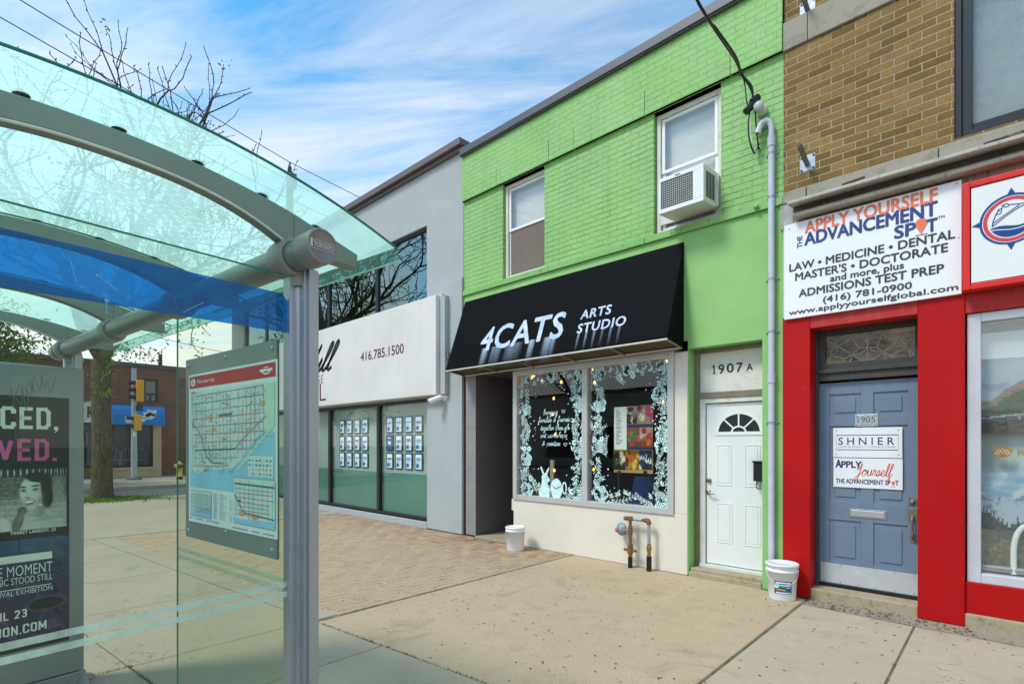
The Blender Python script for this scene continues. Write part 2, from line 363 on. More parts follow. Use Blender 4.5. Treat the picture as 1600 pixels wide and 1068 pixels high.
def paver_mat():
    t = NT('brick_pavers')
    a = t.n('ShaderNodeAttribute', attribute_name='tone')
    c = t.mix(a.outputs['Fac'], srgb(142, 112, 90), srgb(184, 157, 128))
    g = t.n('ShaderNodeNewGeometry'); sp_ = t.n('ShaderNodeSeparateXYZ', {0: g.outputs['Position']})
    worn = t.n('ShaderNodeMapRange', {'Value': t.math('ADD', sp_.outputs[1], t.math('MULTIPLY', t.noise(0.6, 4, 0.6), 1.6)), 'From Min': 6.9, 'From Max': 5.6, 'To Min': 0.1, 'To Max': 0.95})
    big = t.math('MULTIPLY', t.ramp(t.noise(0.5, 4, 0.6), 0.25, 0.6, (.75, .75, .75, 1)), worn.outputs[0])
    c = t.mix(t.math('MULTIPLY', big, 0.8), c, srgb(182, 162, 132))
    c = t.mix(t.math('MULTIPLY', t.ramp(t.noise(20, 4, 0.7), 0.5, 0.75), 0.3), c, srgb(134, 112, 88))
    return t.principled(c, 0.92, 0, t.bump(t.noise(150, 3), 0.003, 0.5), 0.2)
paver_m = paver_mat()

# ------------------------------------------------------------------ mesh helper
_tc = {}
def text_geo(body, bold=0.0, shear=0.0, space=1.0):
    key = (body, bold, shear, space)
    if key in _tc: return _tc[key]
    cu = bpy.data.curves.new('lettering_source', 'FONT'); cu.body = body; cu.offset = bold; cu.shear = shear; cu.space_character = space
    cu.resolution_u = 3; cu.fill_mode = 'FRONT'
    o = bpy.data.objects.new('lettering_source', cu); COL.objects.link(o)
    dg = bpy.context.evaluated_depsgraph_get()
    me = bpy.data.meshes.new_from_object(o.evaluated_get(dg))
    vs = [(v.co.x, v.co.y) for v in me.vertices]; fs = [tuple(p.vertices) for p in me.polygons]
    bpy.data.objects.remove(o); bpy.data.curves.remove(cu); bpy.data.meshes.remove(me)
    # orient all faces counter-clockwise
    out = []
    for f in fs:
        ar = sum(vs[f[i]][0] * vs[f[(i + 1) % len(f)]][1] - vs[f[(i + 1) % len(f)]][0] * vs[f[i]][1] for i in range(len(f)))
        out.append(f if ar > 0 else f[::-1])
    _tc[key] = (vs, out)
    return _tc[key]
_cap = []
def cap_height():
    if not _cap:
        vs, _ = text_geo('H'); _cap.append(max(v[1] for v in vs))
    return _cap[0]

def smooth_pts(pts, n=6, closed=False):
    P = [Vector(p) for p in pts]; out = []; N = len(P)
    rng = range(N if closed else N - 1)
    for i in rng:
        if closed: p0, p1, p2, p3 = P[(i - 1) % N], P[i], P[(i + 1) % N], P[(i + 2) % N]
        else: p0, p1, p2, p3 = P[max(i - 1, 0)], P[i], P[i + 1], P[min(i + 2, N - 1)]
        for k in range(n):
            t = k / n
            out.append(0.5 * ((2 * p1) + (p2 - p0) * t + (2 * p0 - 5 * p1 + 4 * p2 - p3) * t * t + (3 * p1 - p0 - 3 * p2 + p3) * t ** 3))
    if not closed: out.append(P[-1].copy())
    return out

class MB:
    def __init__(s): s.v = []; s.f = []; s.mi = []; s.sm = []
    def add(s, vs, fs, mi=0, sm=False):
        b = len(s.v); s.v += [Vector(v) for v in vs]
        for f in fs: s.f.append(tuple(i + b for i in f)); s.mi.append(mi); s.sm.append(sm)
        return s
    def hexa(s, p, mi=0):      # p: 4 bottom ccw (seen from above), 4 top
        return s.add(p, [(3, 2, 1, 0), (4, 5, 6, 7), (0, 1, 5, 4), (1, 2, 6, 5), (2, 3, 7, 6), (3, 0, 4, 7)], mi)
    def box(s, x0, x1, y0, y1, z0, z1, mi=0):
        return s.hexa([(x0, y0, z0), (x1, y0, z0), (x1, y1, z0), (x0, y1, z0), (x0, y0, z1), (x1, y0, z1), (x1, y1, z1), (x0, y1, z1)], mi)
    def pbox(s, pl, a0, a1, b0, b1, d0, d1, mi=0):   # d grows towards the viewer
        P = pl.pt
        return s.hexa([P(a0, b0, d1), P(a1, b0, d1), P(a1, b0, d0), P(a0, b0, d0), P(a0, b1, d1), P(a1, b1, d1), P(a1, b1, d0), P(a0, b1, d0)], mi)
    def quad(s, a, b, c, d, mi=0): return s.add([a, b, c, d], [(0, 1, 2, 3)], mi)
    def fill(s, pl, pts, d=0.0, mi=0):
        ar = sum(pts[i][0] * pts[(i + 1) % len(pts)][1] - pts[(i + 1) % len(pts)][0] * pts[i][1] for i in range(len(pts)))
        if ar < 0: pts = list(pts)[::-1]
        return s.add([pl.pt(p[0], p[1], d) for p in pts], [tuple(range(len(pts)))], mi)
    def prism(s, pl, pts, d0, d1, mi=0):
        ar = sum(pts[i][0] * pts[(i + 1) % len(pts)][1] - pts[(i + 1) % len(pts)][0] * pts[i][1] for i in range(len(pts)))
        if ar < 0: pts = list(pts)[::-1]
        n = len(pts)
        vs = [pl.pt(p[0], p[1], d0) for p in pts] + [pl.pt(p[0], p[1], d1) for p in pts]
        fs = [tuple(range(n - 1, -1, -1)), tuple(range(n, 2 * n))] + [(i, (i + 1) % n, n + (i + 1) % n, n + i) for i in range(n)]
        return s.add(vs, fs, mi)
    def rect(s, pl, a0, a1, b0, b1, d=0.0, mi=0): return s.fill(pl, [(a0, b0), (a1, b0), (a1, b1), (a0, b1)], d, mi)
    def ell(s, pl, a, b, ra, rb, d=0.0, mi=0, n=24, rot=0.0, t0=0.0, t1=2 * math.pi):
        c, q = math.cos(rot), math.sin(rot)
        pts = []
        m = n if abs(t1 - t0 - 2 * math.pi) < 1e-6 else n + 1
        for i in range(m):
            t = t0 + (t1 - t0) * i / n; x, y = ra * math.cos(t), rb * math.sin(t); pts.append((a + x * c - y * q, b + x * q + y * c))
        return s.fill(pl, pts, d, mi)
    def stroke(s, pl, pts, w, d=0.0, mi=0, closed=False, taper=False):
        P = [Vector((p[0], p[1])) for p in pts]; N = len(P)
        if N < 2: return s
        L = []; Rr = []
        for i in range(N):
            if closed: t = P[(i + 1) % N] - P[i - 1]
            else: t = P[min(i + 1, N - 1)] - P[max(i - 1, 0)]
            if t.length < 1e-9: t = Vector((1, 0))
            t.normalize(); nn = Vector((-t.y, t.x)) * w * 0.5
            if taper: nn *= max(0.15, 1 - i / (N - 1))
            L.append(P[i] + nn); Rr.append(P[i] - nn)
        vs = [pl.pt(p.x, p.y, d) for p in Rr] + [pl.pt(p.x, p.y, d) for p in L]
        fs = []
        for i in range(N if closed else N - 1):
            j = (i + 1) % N; fs.append((i, j, N + j, N + i))
        return s.add(vs, fs, mi)
    def ring(s, pl, a, b, ra, rb, w, d=0.0, mi=0, n=32, t0=0.0, t1=2 * math.pi):
        full = abs(t1 - t0 - 2 * math.pi) < 1e-6
        pts = [(a + ra * math.cos(t0 + (t1 - t0) * i / n), b + rb * math.sin(t0 + (t1 - t0) * i / n)) for i in range(n if full else n + 1)]
        return s.stroke(pl, pts, w, d, mi, closed=full)
    def text(s, pl, body, a0, a1, b, cap, d=0.003, mi=0, bold=0.0, shear=0.0, space=1.0, slope=0.0, depth=0.0):
        vs, fs = text_geo(body, min(bold, 0.0), shear, space)
        if not vs: return s
        x0 = min(v[0] for v in vs); x1 = max(v[0] for v in vs); k = cap / cap_height()
        kx = (a1 - a0) / (x1 - x0) if a1 is not None else k
        offs = [(0.0, 0.0)]
        if bold > 0: offs += [(math.cos(i * math.pi / 4), math.sin(i * math.pi / 4)) for i in range(8)]
        for i, (ox, oy) in enumerate(offs):      # heavier strokes: copies set a hair apart
            s.add([pl.pt(a0 + (v[0] - x0) * kx + ox * bold * k, b + v[1] * k + oy * bold * k, d + i * .00006) for v in vs], fs, mi)
        return s
    def ptext(s, pl, body, L, Rr, cap, d=0.003, mi=0, **k):   # L, Rr: pixels of the baseline ends, cap in pixels at the left end
        a0, b0 = pl.pix(*L); a1, b1 = pl.pix(*Rr); _, bt = pl.pix(L[0], L[1] - cap)
        return s.text(pl, body, a0, a1, (b0 + b1) / 2, bt - b0, d, mi, **k)
    def tube(s, pts, r, seg=8, mi=0, cap=True, sm=True):
        P = [Vector(p) for p in pts]; N = len(P)
        rs = r if isinstance(r, (list, tuple)) else [r] * N
        up = None; rings = []
        for i in range(N):
            t = (P[min(i + 1, N - 1)] - P[max(i - 1, 0)])
            if t.length < 1e-9: t = Vector((0, 0, 1))
            t.normalize()
            if up is None:
                up = t.orthogonal().normalized()
            else:
                up = (up - t * up.dot(t))
                if up.length < 1e-6: up = t.orthogonal()
                up.normalize()
            w = t.cross(up)
            rings.append([P[i] + (up * math.cos(2 * math.pi * k / seg) + w * math.sin(2 * math.pi * k / seg)) * rs[i] for k in range(seg)])
        vs = [p for rr in rings for p in rr]; fs = []
        for i in range(N - 1):
            for k in range(seg):
                fs.append((i * seg + k, i * seg + (k + 1) % seg, (i + 1) * seg + (k + 1) % seg, (i + 1) * seg + k))
        s.add(vs, fs, mi, sm)
        if cap:
            s.add(rings[0], [tuple(range(seg - 1, -1, -1))], mi); s.add(rings[-1], [tuple(range(seg))], mi)
        return s
    def lathe(s, c, prof, seg=32, mi=0, axis=None, sm=True):    # prof: (radius, height)
        c = Vector(c); az = Vector(axis or (0, 0, 1)).normalized(); ax = az.orthogonal().normalized(); ay = az.cross(ax)
        vs = []; fs = []; n = len(prof)
        for (r, h) in prof:
            for k in range(seg):
                t = 2 * math.pi * k / seg; vs.append(c + az * h + (ax * math.cos(t) + ay * math.sin(t)) * r)
        for i in range(n - 1):
            for k in range(seg):
                fs.append((i * seg + k, i * seg + (k + 1) % seg, (i + 1) * seg + (k + 1) % seg, (i + 1) * seg + k))
        return s.add(vs, fs, mi, sm)
    def wall(s, pl, a0, a1, b0, b1, holes, depth, mi=0, d=0.0):
        xs = sorted({a0, a1, *[h[0] for h in holes], *[h[1] for h in holes]}); zs = sorted({b0, b1, *[h[2] for h in holes], *[h[3] for h in holes]})
        xs = [x for x in xs if a0 <= x <= a1]; zs = [z for z in zs if b0 <= z <= b1]
        for i in range(len(xs) - 1):
            for j in range(len(zs) - 1):
                cx, cz = (xs[i] + xs[i + 1]) / 2, (zs[j] + zs[j + 1]) / 2
                if any(h[0] < cx < h[1] and h[2] < cz < h[3] for h in holes): continue
                s.rect(pl, xs[i], xs[i + 1], zs[j], zs[j + 1], d, mi)
        P = pl.pt
        for (x0, x1, z0, z1) in holes:
            x0, x1, z0, z1 = max(x0, a0), min(x1, a1), max(z0, b0), min(z1, b1)
            s.quad(P(x0, z0, d), P(x0, z1, d), P(x0, z1, d - depth), P(x0, z0, d - depth), mi)
            s.quad(P(x1, z0, d), P(x1, z0, d - depth), P(x1, z1, d - depth), P(x1, z1, d), mi)
            if z1 < b1: s.quad(P(x0, z1, d), P(x1, z1, d), P(x1, z1, d - depth), P(x0, z1, d - depth), mi)
            if z0 > b0: s.quad(P(x0, z0, d), P(x0, z0, d - depth), P(x1, z0, d - depth), P(x1, z0, d), mi)
        return s

WM = {}
def link(name, mb, mats, parent=None, bevel=0.0, tone=None):
    me = bpy.data.meshes.new(name)
    inv = WM[parent.name].inverted() if parent is not None else Matrix.Identity(4)
    me.from_pydata([tuple(inv @ v) for v in mb.v], [], mb.f)
    if not isinstance(mats, (list, tuple)): mats = [mats]
    for m in mats: me.materials.append(m)
    me.polygons.foreach_set('material_index', mb.mi); me.polygons.foreach_set('use_smooth', mb.sm)
    if tone is not None:
        at = me.attributes.new('tone', 'FLOAT', 'FACE'); at.data.foreach_set('value', tone)
    me.update()
    o = bpy.data.objects.new(name, me); COL.objects.link(o)
    WM[o.name] = WM[parent.name] if parent is not None else Matrix.Identity(4)
    if parent is not None: o.parent = parent
    if bevel:
        b = o.modifiers.new('bevel', 'BEVEL'); b.width = bevel; b.segments = 2; b.limit_method = 'ANGLE'; b.angle_limit = R(40); b.harden_normals = False
    return o
def thing(name, label, cat, loc=(0, 0, 0), group=None, rotz=0.0):
    o = bpy.data.objects.new(name, None); COL.objects.link(o); o.empty_display_size = 0.2
    o.location = loc; o.rotation_euler = (0, 0, rotz)
    WM[o.name] = Matrix.Translation(Vector(loc)) @ Matrix.Rotation(rotz, 4, 'Z')
    o['label'] = label; o['category'] = cat; o['kind'] = 'thing'
    if group: o['group'] = group
    return o
def tag(o, label, cat, group=None, kind='thing'):
    o['label'] = label; o['category'] = cat; o['kind'] = kind
    if group: o['group'] = group
    return o
def struct(name, mb, mats, label=None, **k):
    o = link(name, mb, mats, **k); o['kind'] = 'structure'
    o['label'] = label or name.replace('_', ' '); o['category'] = 'ground'
    return o
def fnoise(x, y, z=0.0, o=4):
    return mnoise.fractal(Vector((x, y, z)), 1.0, 2.0, o)          # about -1..1
def sm(x, a, b):
    t_ = min(1, max(0, (x - a) / (b - a))) if a != b else float(x > a); return t_ * t_ * (3 - 2 * t_)
def lerp3(a, b, t_): return (a[0] + (b[0] - a[0]) * t_, a[1] + (b[1] - a[1]) * t_, a[2] + (b[2] - a[2]) * t_)
_ink = []
def ink_mat():
    if not _ink:
        t = NT('printed_picture'); a = t.n('ShaderNodeAttribute', attribute_name='ink'); _ink.append(t.principled(a.outputs['Color'], .45, 0, None, .3))
    return _ink[0]
def printed(name, pl, a0, a1, b0, b1, d, nx, ny, fn, parent):   # a flat printed picture: one quad per dot, colours from fn(x, y)
    mb_ = MB(); cols = []
    for j in range(ny):
        for i in range(nx):
            x0, x1, y0, y1 = i / nx, (i + 1) / nx, j / ny, (j + 1) / ny
            mb_.rect(pl, a0 + (a1 - a0) * x0, a0 + (a1 - a0) * x1, b0 + (b1 - b0) * y0, b0 + (b1 - b0) * y1, d)
            c = fn((x0 + x1) / 2, (y0 + y1) / 2); cols.extend((c[0], c[1], c[2], 1.0))
    o = link(name, mb_, ink_mat(), parent)
    at = o.data.attributes.new('ink', 'FLOAT_COLOR', 'FACE'); at.data.foreach_set('color', cols)
    return o
BLK = {'C': (.46, [[(1, .72), (1, .88), (.82, 1), (.18, 1), (0, .88), (0, .12), (.18, 0), (.82, 0), (1, .12), (1, .28)]]), 'E': (.40, [[(1, 1), (0, 1), (0, 0), (1, 0)], [(0, .5), (.85, .5)]]), 'D': (.46, [[(0, 0), (0, 1), (.72, 1), (1, .84), (1, .16), (.72, 0), (0, 0)]]),
       'V': (.50, [[(0, 1), (.5, 0), (1, 1)]]), 'O': (.46, [[(.18, 0), (0, .12), (0, .88), (.18, 1), (.82, 1), (1, .88), (1, .12), (.82, 0), (.18, 0)]]), 'N': (.48, [[(0, 0), (0, 1), (1, 0), (1, 1)]]), 'M': (.64, [[(0, 0), (0, 1), (.5, .25), (1, 1), (1, 0)]]), 'I': (.0, [[(0, 0), (0, 1)]]), 'L': (.36, [[(0, 1), (0, 0), (1, 0)]]),
       '2': (.42, [[(0, .78), (.1, .96), (.5, 1), (.92, .9), (.95, .66), (0, 0), (1, 0)]]), '3': (.42, [[(0, .84), (.3, 1), (.8, .98), (.96, .76), (.8, .54), (.4, .52), (.8, .5), (1, .26), (.82, .04), (.3, 0), (0, .16)]]), ',': (.0, [[(0, 0), (-.4, -.12)]]), '.': (.0, [[(0, 0), (0, .02)]]), ' ': (.15, [])}
def block(mb_, pl, s_, a0, a1, b, cap, d, mi, sw=.2):
    gap = .16; tot = sum(BLK[c][0] + sw for c in s_) + gap * (len(s_) - 1); kx = (a1 - a0) / tot; x = 0; w_ = sw * min(cap, kx)
    for ci, c in enumerate(s_):
        gw, runs = BLK[c]
        for ri, r_ in enumerate(runs):
            pts = [(a0 + (x + sw / 2 + (p[0] * gw if gw else p[0] * .3)) * kx, b + sw * cap / 2 + p[1] * cap * (1 - sw)) for p in r_]
            if c == '.': mb_.rect(pl, pts[0][0] - w_ / 2, pts[0][0] + w_ / 2, b, b + w_, d, mi); continue
            if c == ',': mb_.fill(pl, [(pts[0][0] - w_ / 2, b), (pts[0][0] + w_ / 2, b), (pts[0][0] + w_ / 2, b + w_), (pts[0][0] - w_ / 2, b + w_)], d, mi); mb_.fill(pl, [(pts[0][0] + w_ * .1, b), (pts[0][0] + w_ / 2, b), (pts[0][0] - w_ * .1, b - w_ * .8), (pts[0][0] - w_ * .4, b - w_ * .8)], d, mi); continue
            for k in range(len(pts) - 1):       # straight bars with square ends, lapped at the corners
                p, q = Vector(pts[k]), Vector(pts[k + 1]); e = (q - p).normalized() * w_ * .5
                ext0 = e if k or c in 'ELDNMI' else e * 0; ext1 = e if k < len(pts) - 2 or c in 'ELDNMI' else e * 0
                if c in 'EI' or c == 'L': pass
                mb_.stroke(pl, [tuple(p - ext0 * (.98 if c not in 'V' else 0)), tuple(q + ext1 * (.98 if c not in 'V' else 0))], w_, d + .00005 * ((k + ri) % 4), mi)
        x += gw + sw + gap
def zp(x0, y0, k):      # pixel of a zoomed crop -> pixel of the photograph
    return lambda X, Y: (x0 + X / k, y0 + Y / k)

# ================================================================== GROUND
YF = 6.3
PF = wallp(YF)
SL = 0.1                                         # the street runs about six degrees off the shop fronts
def jl(x): return 2.78 + SL * x                  # sidewalk / forecourt line
def kerb_y(x): return -0.95 + SL * x             # edge of the main street
mb = MB(); mb.box(-260, 260, -260, 260, -0.6, -0.16); struct('ground', mb, asph_m, 'far grey asphalt ground reaching the horizon')
mb = MB(); mb.hexa([(-120, kerb_y(-120) - 14, -.16), (60, kerb_y(60) - 14, -.16), (60, kerb_y(60), -.16), (-120, kerb_y(-120), -.16),
                    (-120, kerb_y(-120) - 14, -.13), (60, kerb_y(60) - 14, -.13), (60, kerb_y(60), -.13), (-120, kerb_y(-120), -.13)])
mb.box(-24.4, -19.2, -2.5, 90, -.16, -.126)
struct('road', mb, asph_m, 'grey asphalt roadway of the main street and the side street')
def slab(mb, pts, z0=-.1, z1=0.0, mi=0, gap=0.006, wob=0.0):
    c = Vector((sum(p[0] for p in pts) / len(pts), sum(p[1] for p in pts) / len(pts)))
    q = []
    for p in pts:
        d = Vector(p) - c; q.append(c + d * (1 - gap / max(d.length, .1)))
    n = len(q); dz = [rnd.uniform(-wob, wob) for _ in q]
    # small chamfered edge
    top = []
    for p in q:
        d = p - c; top.append(c + d * (1 - 0.008 / max(d.length, .1)))
    vs = [(p.x, p.y, z0) for p in q] + [(p.x, p.y, z1 - .006 + dz[i]) for i, p in enumerate(q)] + [(p.x, p.y, z1 + dz[i]) for i, p in enumerate(top)]
    fs = [(i, (i + 1) % n, n + (i + 1) % n, n + i) for i in range(n)] + [(n + i, n + (i + 1) % n, 2 * n + (i + 1) % n, 2 * n + i) for i in range(n)] + [tuple(range(2 * n, 3 * n))]
    mb.add(vs, fs, mi)
# dark bedding that shows in the joints
mb = MB(); mb.hexa([(-19.05, kerb_y(-19) + .1, -.15), (14, kerb_y(14) + .1, -.15), (14, 20, -.15), (-19.05, 20, -.15),
                    (-19.05, kerb_y(-19) + .1, -.009), (14, kerb_y(14) + .1, -.009), (14, 20, -.009), (-19.05, 20, -.009)])
struct('joint_bedding_ground', mb, dirt_m, 'dark soil showing in the pavement joints')
mb = MB()
xs = [-19.0, -16.9, -14.9, -13.2, -11.45, -9.6, -7.9, -6.4, -4.72, -3.72, -1.9, -0.1, 1.7, 3.5, 5.4, 7.4, 9.4, 11.6, 14]
for i in range(len(xs) - 1):
    x0, x1 = xs[i], xs[i + 1]
    cuts = [(kerb_y, 0.18), (kerb_y, 1.82 + 0.02), (jl, 0.0)]
    y = [(kerb_y(x0) + .18, kerb_y(x1) + .18), (kerb_y(x0) + 2.32, kerb_y(x1) + 2.32), (jl(x0), jl(x1))]
    for k in range(2):
        slab(mb, [(x0, y[k][0]), (x1, y[k][1]), (x1, y[k + 1][1]), (x0, y[k + 1][0])], wob=.002, gap=.008)
struct('sidewalk', mb, slab_m, 'grey poured concrete sidewalk slabs')
mb = MB()
for i in range(len(xs) - 1):
    x0, x1 = xs[i], xs[i + 1]
    slab(mb, [(x0, kerb_y(x0)), (x1, kerb_y(x1)), (x1, kerb_y(x1) + .175), (x0, kerb_y(x0) + .175)], z0=-.16)
for y in range(-2, 40, 3): slab(mb, [(-19.2, y), (-19.03, y), (-19.03, y + 3), (-19.2, y + 3)], z0=-.16)
for y in range(-12, 60, 3): slab(mb, [(-24.57, y), (-24.4, y), (-24.4, y + 3), (-24.57, y + 3)], z0=-.16)
struct('kerb', mb, slab2_m, 'pale concrete kerb along the streets')
# forecourt of exposed aggregate in front of the green shop, cut once along its middle
mb = MB()
slab(mb, [(-4.65, jl(-4.65)), (-1.55, jl(-1.55)), (-1.56, 6.2), (-2.12, 6.3), (-2.9, 6.3), (-4.68, 6.3)], gap=.008)
struct('forecourt', mb, apron_m, 'beige exposed aggregate forecourt slab')
mb = MB()
for (a, b) in ((-1.535, -.62), (-.61, 1.3), (1.31, 3.2), (3.21, 5.2), (5.21, 9)):
    slab(mb, [(a, jl(a)), (b, jl(b)), (b, 5.95), (a, 5.98 if a < -1 else 5.95)], wob=.001)
mb2 = MB(); slab(mb2, [(-1.535, 5.99), (9, 5.96), (9, 6.5), (-1.535, 6.5)], z1=-.004)
struct('pale_sidewalk', mb, slab2_m, 'pale concrete slabs in front of the brown brick building')
struct('asphalt_patch', mb2, patch_m, 'narrow worn asphalt strip along the red shop base')
mb = MB()
for (a, b) in ((-19.0, -16.4), (-16.39, -13.9), (-13.89, -11.5)):
    for (y0, y1) in ((None, 4.1), (4.11, 6.4)):
        slab(mb, [(a, jl(a) if y0 is None else y0), (b, jl(b) if y0 is None else y0), (b, y1), (a, y1)], wob=.001)
slab(mb, [(-19.0, 6.41), (-18.7, 6.41), (-18.7, 20), (-19.0, 20)])
slab(mb, [(-31.6, -12), (-24.58, -12), (-24.58, 60), (-31.6, 60)])
for i in range(len(xs) - 1):
    if -11.5 < xs[i] and xs[i + 1] < -4.6: slab(mb, [(xs[i], jl(xs[i]) + .012), (xs[i + 1], jl(xs[i + 1]) + .012), (xs[i + 1], jl(xs[i + 1]) + .25), (xs[i], jl(xs[i]) + .25)], gap=.004)
struct('corner_sidewalk', mb, slab_m, 'concrete sidewalk at the street corner')
# alcove floor
mb = MB(); slab(mb, [(-6.8, 6.27), (-5.9, 6.27), (-5.9, 8.6), (-6.8, 8.6)], z1=.03); struct('alcove_floor', mb, step_m, 'worn concrete floor of the entrance alcove')
# herringbone pavers, every brick its own block
mb = MB(); tone = []
Lb, Wb = .205, .1
def paver(x, y, w, h):
    if x + w < -11.45 or x > -4.7 or y + h < jl(x) + .26 or y > 6.34: return
    if x < -11.45 or x + w > -4.7 or y < jl(x) + .26 or y + h > 6.34:
        x0, x1, y0, y1 = max(x, -11.45), min(x + w, -4.7), max(y, jl(x) + .26), min(y + h, 6.34)
    else: x0, x1, y0, y1 = x, x + w, y, y + h
    if x1 - x0 < .02 or y1 - y0 < .02: return
    if (-5.9 > x0 > -6.8) and y1 > 6.27: return
    z = rnd.uniform(-.003, .002); e = .004; g = .002
    b = len(mb.v)
    mb.add([(x0 + g, y0 + g, -.03), (x1 - g, y0 + g, -.03), (x1 - g, y1 - g, -.03), (x0 + g, y1 - g, -.03),
            (x0 + g, y0 + g, z - e), (x1 - g, y0 + g, z - e), (x1 - g, y1 - g, z - e), (x0 + g, y1 - g, z - e),
            (x0 + g + e, y0 + g + e, z), (x1 - g - e, y0 + g + e, z), (x1 - g - e, y1 - g - e, z), (x0 + g + e, y1 - g - e, z)],
           [(0, 1, 5, 4), (1, 2, 6, 5), (2, 3, 7, 6), (3, 0, 4, 7), (4, 5, 9, 8), (5, 6, 10, 9), (6, 7, 11, 10), (7, 4, 8, 11), (8, 9, 10, 11)])
    t = min(1, max(0, rnd.gauss(.55, .25))); tone.extend([t] * 9)
m_ = Wb * 1.0
for i in range(-10, 150):
    for j in range(-60, 90):
        # herringbone cell: horizontal brick then vertical brick stepping diagonally
        x = -11.6 + (i * 4 + ((-j) % 4)) * m_ ; y = 1.2 + j * m_
        if x > -4.5 or y > 6.5 or x < -12: continue
        paver(x, y, 2 * m_, m_)
        paver(x + 2 * m_, y, m_, 2 * m_) if True else None
struct('brick_paving', mb, paver_m, 'worn herringbone brick paving in front of the grey office', tone=tone)

# small litter and weeds in the joints
mb = MB()
def blade(x, y, z, h, mi=0, lean=.5):
    a = rnd.uniform(0, 6.28); w = h * rnd.uniform(.12, .25); l = rnd.uniform(0, lean) * h
    dxx, dyy = math.cos(a), math.sin(a)
    mb.add([(x - dyy * w, y + dxx * w, z), (x + dyy * w, y - dxx * w, z), (x + dxx * l, y + dyy * l, z + h)], [(0, 1, 2)], mi)
def weedline(p, q, n, h=.02, spread=.015, clump=.5):
    cl = [rnd.random() for _ in range(max(3, int(n / 14)))]
    for _ in range(n):
        t = rnd.random() if rnd.random() > clump else min(1, max(0, rnd.choice(cl) + rnd.gauss(0, .012)))
        blade(p[0] + (q[0] - p[0]) * t + rnd.gauss(0, spread), p[1] + (q[1] - p[1]) * t + rnd.gauss(0, spread), -.004, h * rnd.uniform(.3, 1.2))
weedline((-4.65, jl(-4.65)), (-1.6, jl(-1.6)), 900, .016, .008)
weedline((-4.70, 2.4), (-4.70, 6.2), 260, .010, .006)
weedline((-1.545, 2.7), (-1.55, 6.1), 350, .010, .006)
weedline((-4.8, .3), (-4.72, .9), 300, .016, .010)
weedline((-4.8, .88), (-3.7, .99), 350, .016, .010)
weedline((-1.5, 6.0), (-.6, 5.95), 200, .012, .02)
weedline((-5.8, 6.2), (-2.95, 6.24), 260, .010, .008)
weedline((-11, 6.2), (-7.1, 6.2), 260, .012, .012)
o = link('weeds', mb, weed_m); tag(o, 'brown and green weeds growing in the pavement joints', 'weeds', kind='stuff')
mb = MB()
for _ in range(420):
    x = rnd.uniform(-5.5, 0.5); y = rnd.uniform(2.5, 6.15); s_ = rnd.uniform(.003, .010); a = rnd.uniform(0, 6.28)
    c_, q_ = math.cos(a) * s_, math.sin(a) * s_
    mb.add([(x + c_ * 1.5, y + q_ * 1.5, .003), (x - q_, y + c_, .006), (x - c_ * 1.5, y - q_ * 1.5, .003), (x + q_, y - c_, .004)], [(0, 1, 2, 3)])
for _ in range(160):
    x = rnd.uniform(-1.5, -.2); y = rnd.uniform(6.0, 6.24); s_ = rnd.uniform(.004, .016); a = rnd.uniform(0, 6.28)
    c_, q_ = math.cos(a) * s_, math.sin(a) * s_
    mb.add([(x + c_, y + q_, .003), (x - q_, y + c_, .008), (x - c_, y - q_, .003), (x + q_, y - c_, .005)], [(0, 1, 2, 3)])
o = link('debris', mb, flat('dry_debris', srgb(112, 92, 66), .95, 0, .4, 40)); tag(o, 'dry leaf crumbs and grit scattered on the pavement', 'debris', kind='stuff')

# ================================================================== GREEN BUILDING
GX0, GX1 = -7.12, -1.805
green = thing('green_shop_building', 'two storey green painted brick shop building with dark roof edge', 'building', (-4.46, 6.3, 0))
x_l0, x_l1 = PF.pix(785.5, 300)[0], PF.pix(850.8, 300)[0]
x_r0, x_r1 = PF.pix(1021.5, 300)[0], PF.pix(1126.5, 300)[0]
WZ0, WZ1 = 4.36, 5.96
mb = MB(); mb.wall(PF, GX0, GX1, 4.28, 5.96, [(x_l0, x_l1, WZ0, WZ1), (x_r0, x_r1, WZ0, WZ1)], .12)
PU = wallp(6.25)
mb.rect(PU, GX0, GX1, 6.28, 6.76); mb.quad(PU.pt(GX0, 5.96, 0), PU.pt(GX0, 5.96, -.05), PU.pt(GX1, 5.96, -.05), PU.pt(GX1, 5.96, 0))
link('wall', mb, green_brick_m, green)
mb = MB()      # lintel course: stones butted with open joints
jx = [GX0] + [PU.pix(u, 300)[0] for u in (775.5, 857.3, 896.5)] + [PU.pix(u, 200)[0] for u in (1007.5, 1141)] + [GX1]
for i in range(len(jx) - 1): mb.pbox(PU, jx[i] + .003, jx[i + 1] - .003, 5.96, 6.283, -.04, .004 + .002 * (i % 2))
link('lintel_course', mb, green_brick_m, green, bevel=.004)
mb = MB()      # sill course
jx = [GX0] + [PF.pix(u, 430)[0] for u in (858,)] + [PF.pix(u, 370)[0] for u in (1009,)] + [GX1]
for i in range(len(jx) - 1): mb.pbox(PF, jx[i] + .003, jx[i + 1] - .003, 4.285, 4.37, -.1, .035 + .003 * (i % 2))
link('sill_course', mb, ledge_m, green, bevel=.004)
mb = MB(); mb.box(GX0 - .0, GX1, 6.19, 6.34, 6.765, 6.885); mb.box(GX0, GX1, 6.205, 6.235, 6.745, 6.7649)
link('coping', mb, flash_m, green, bevel=.006)
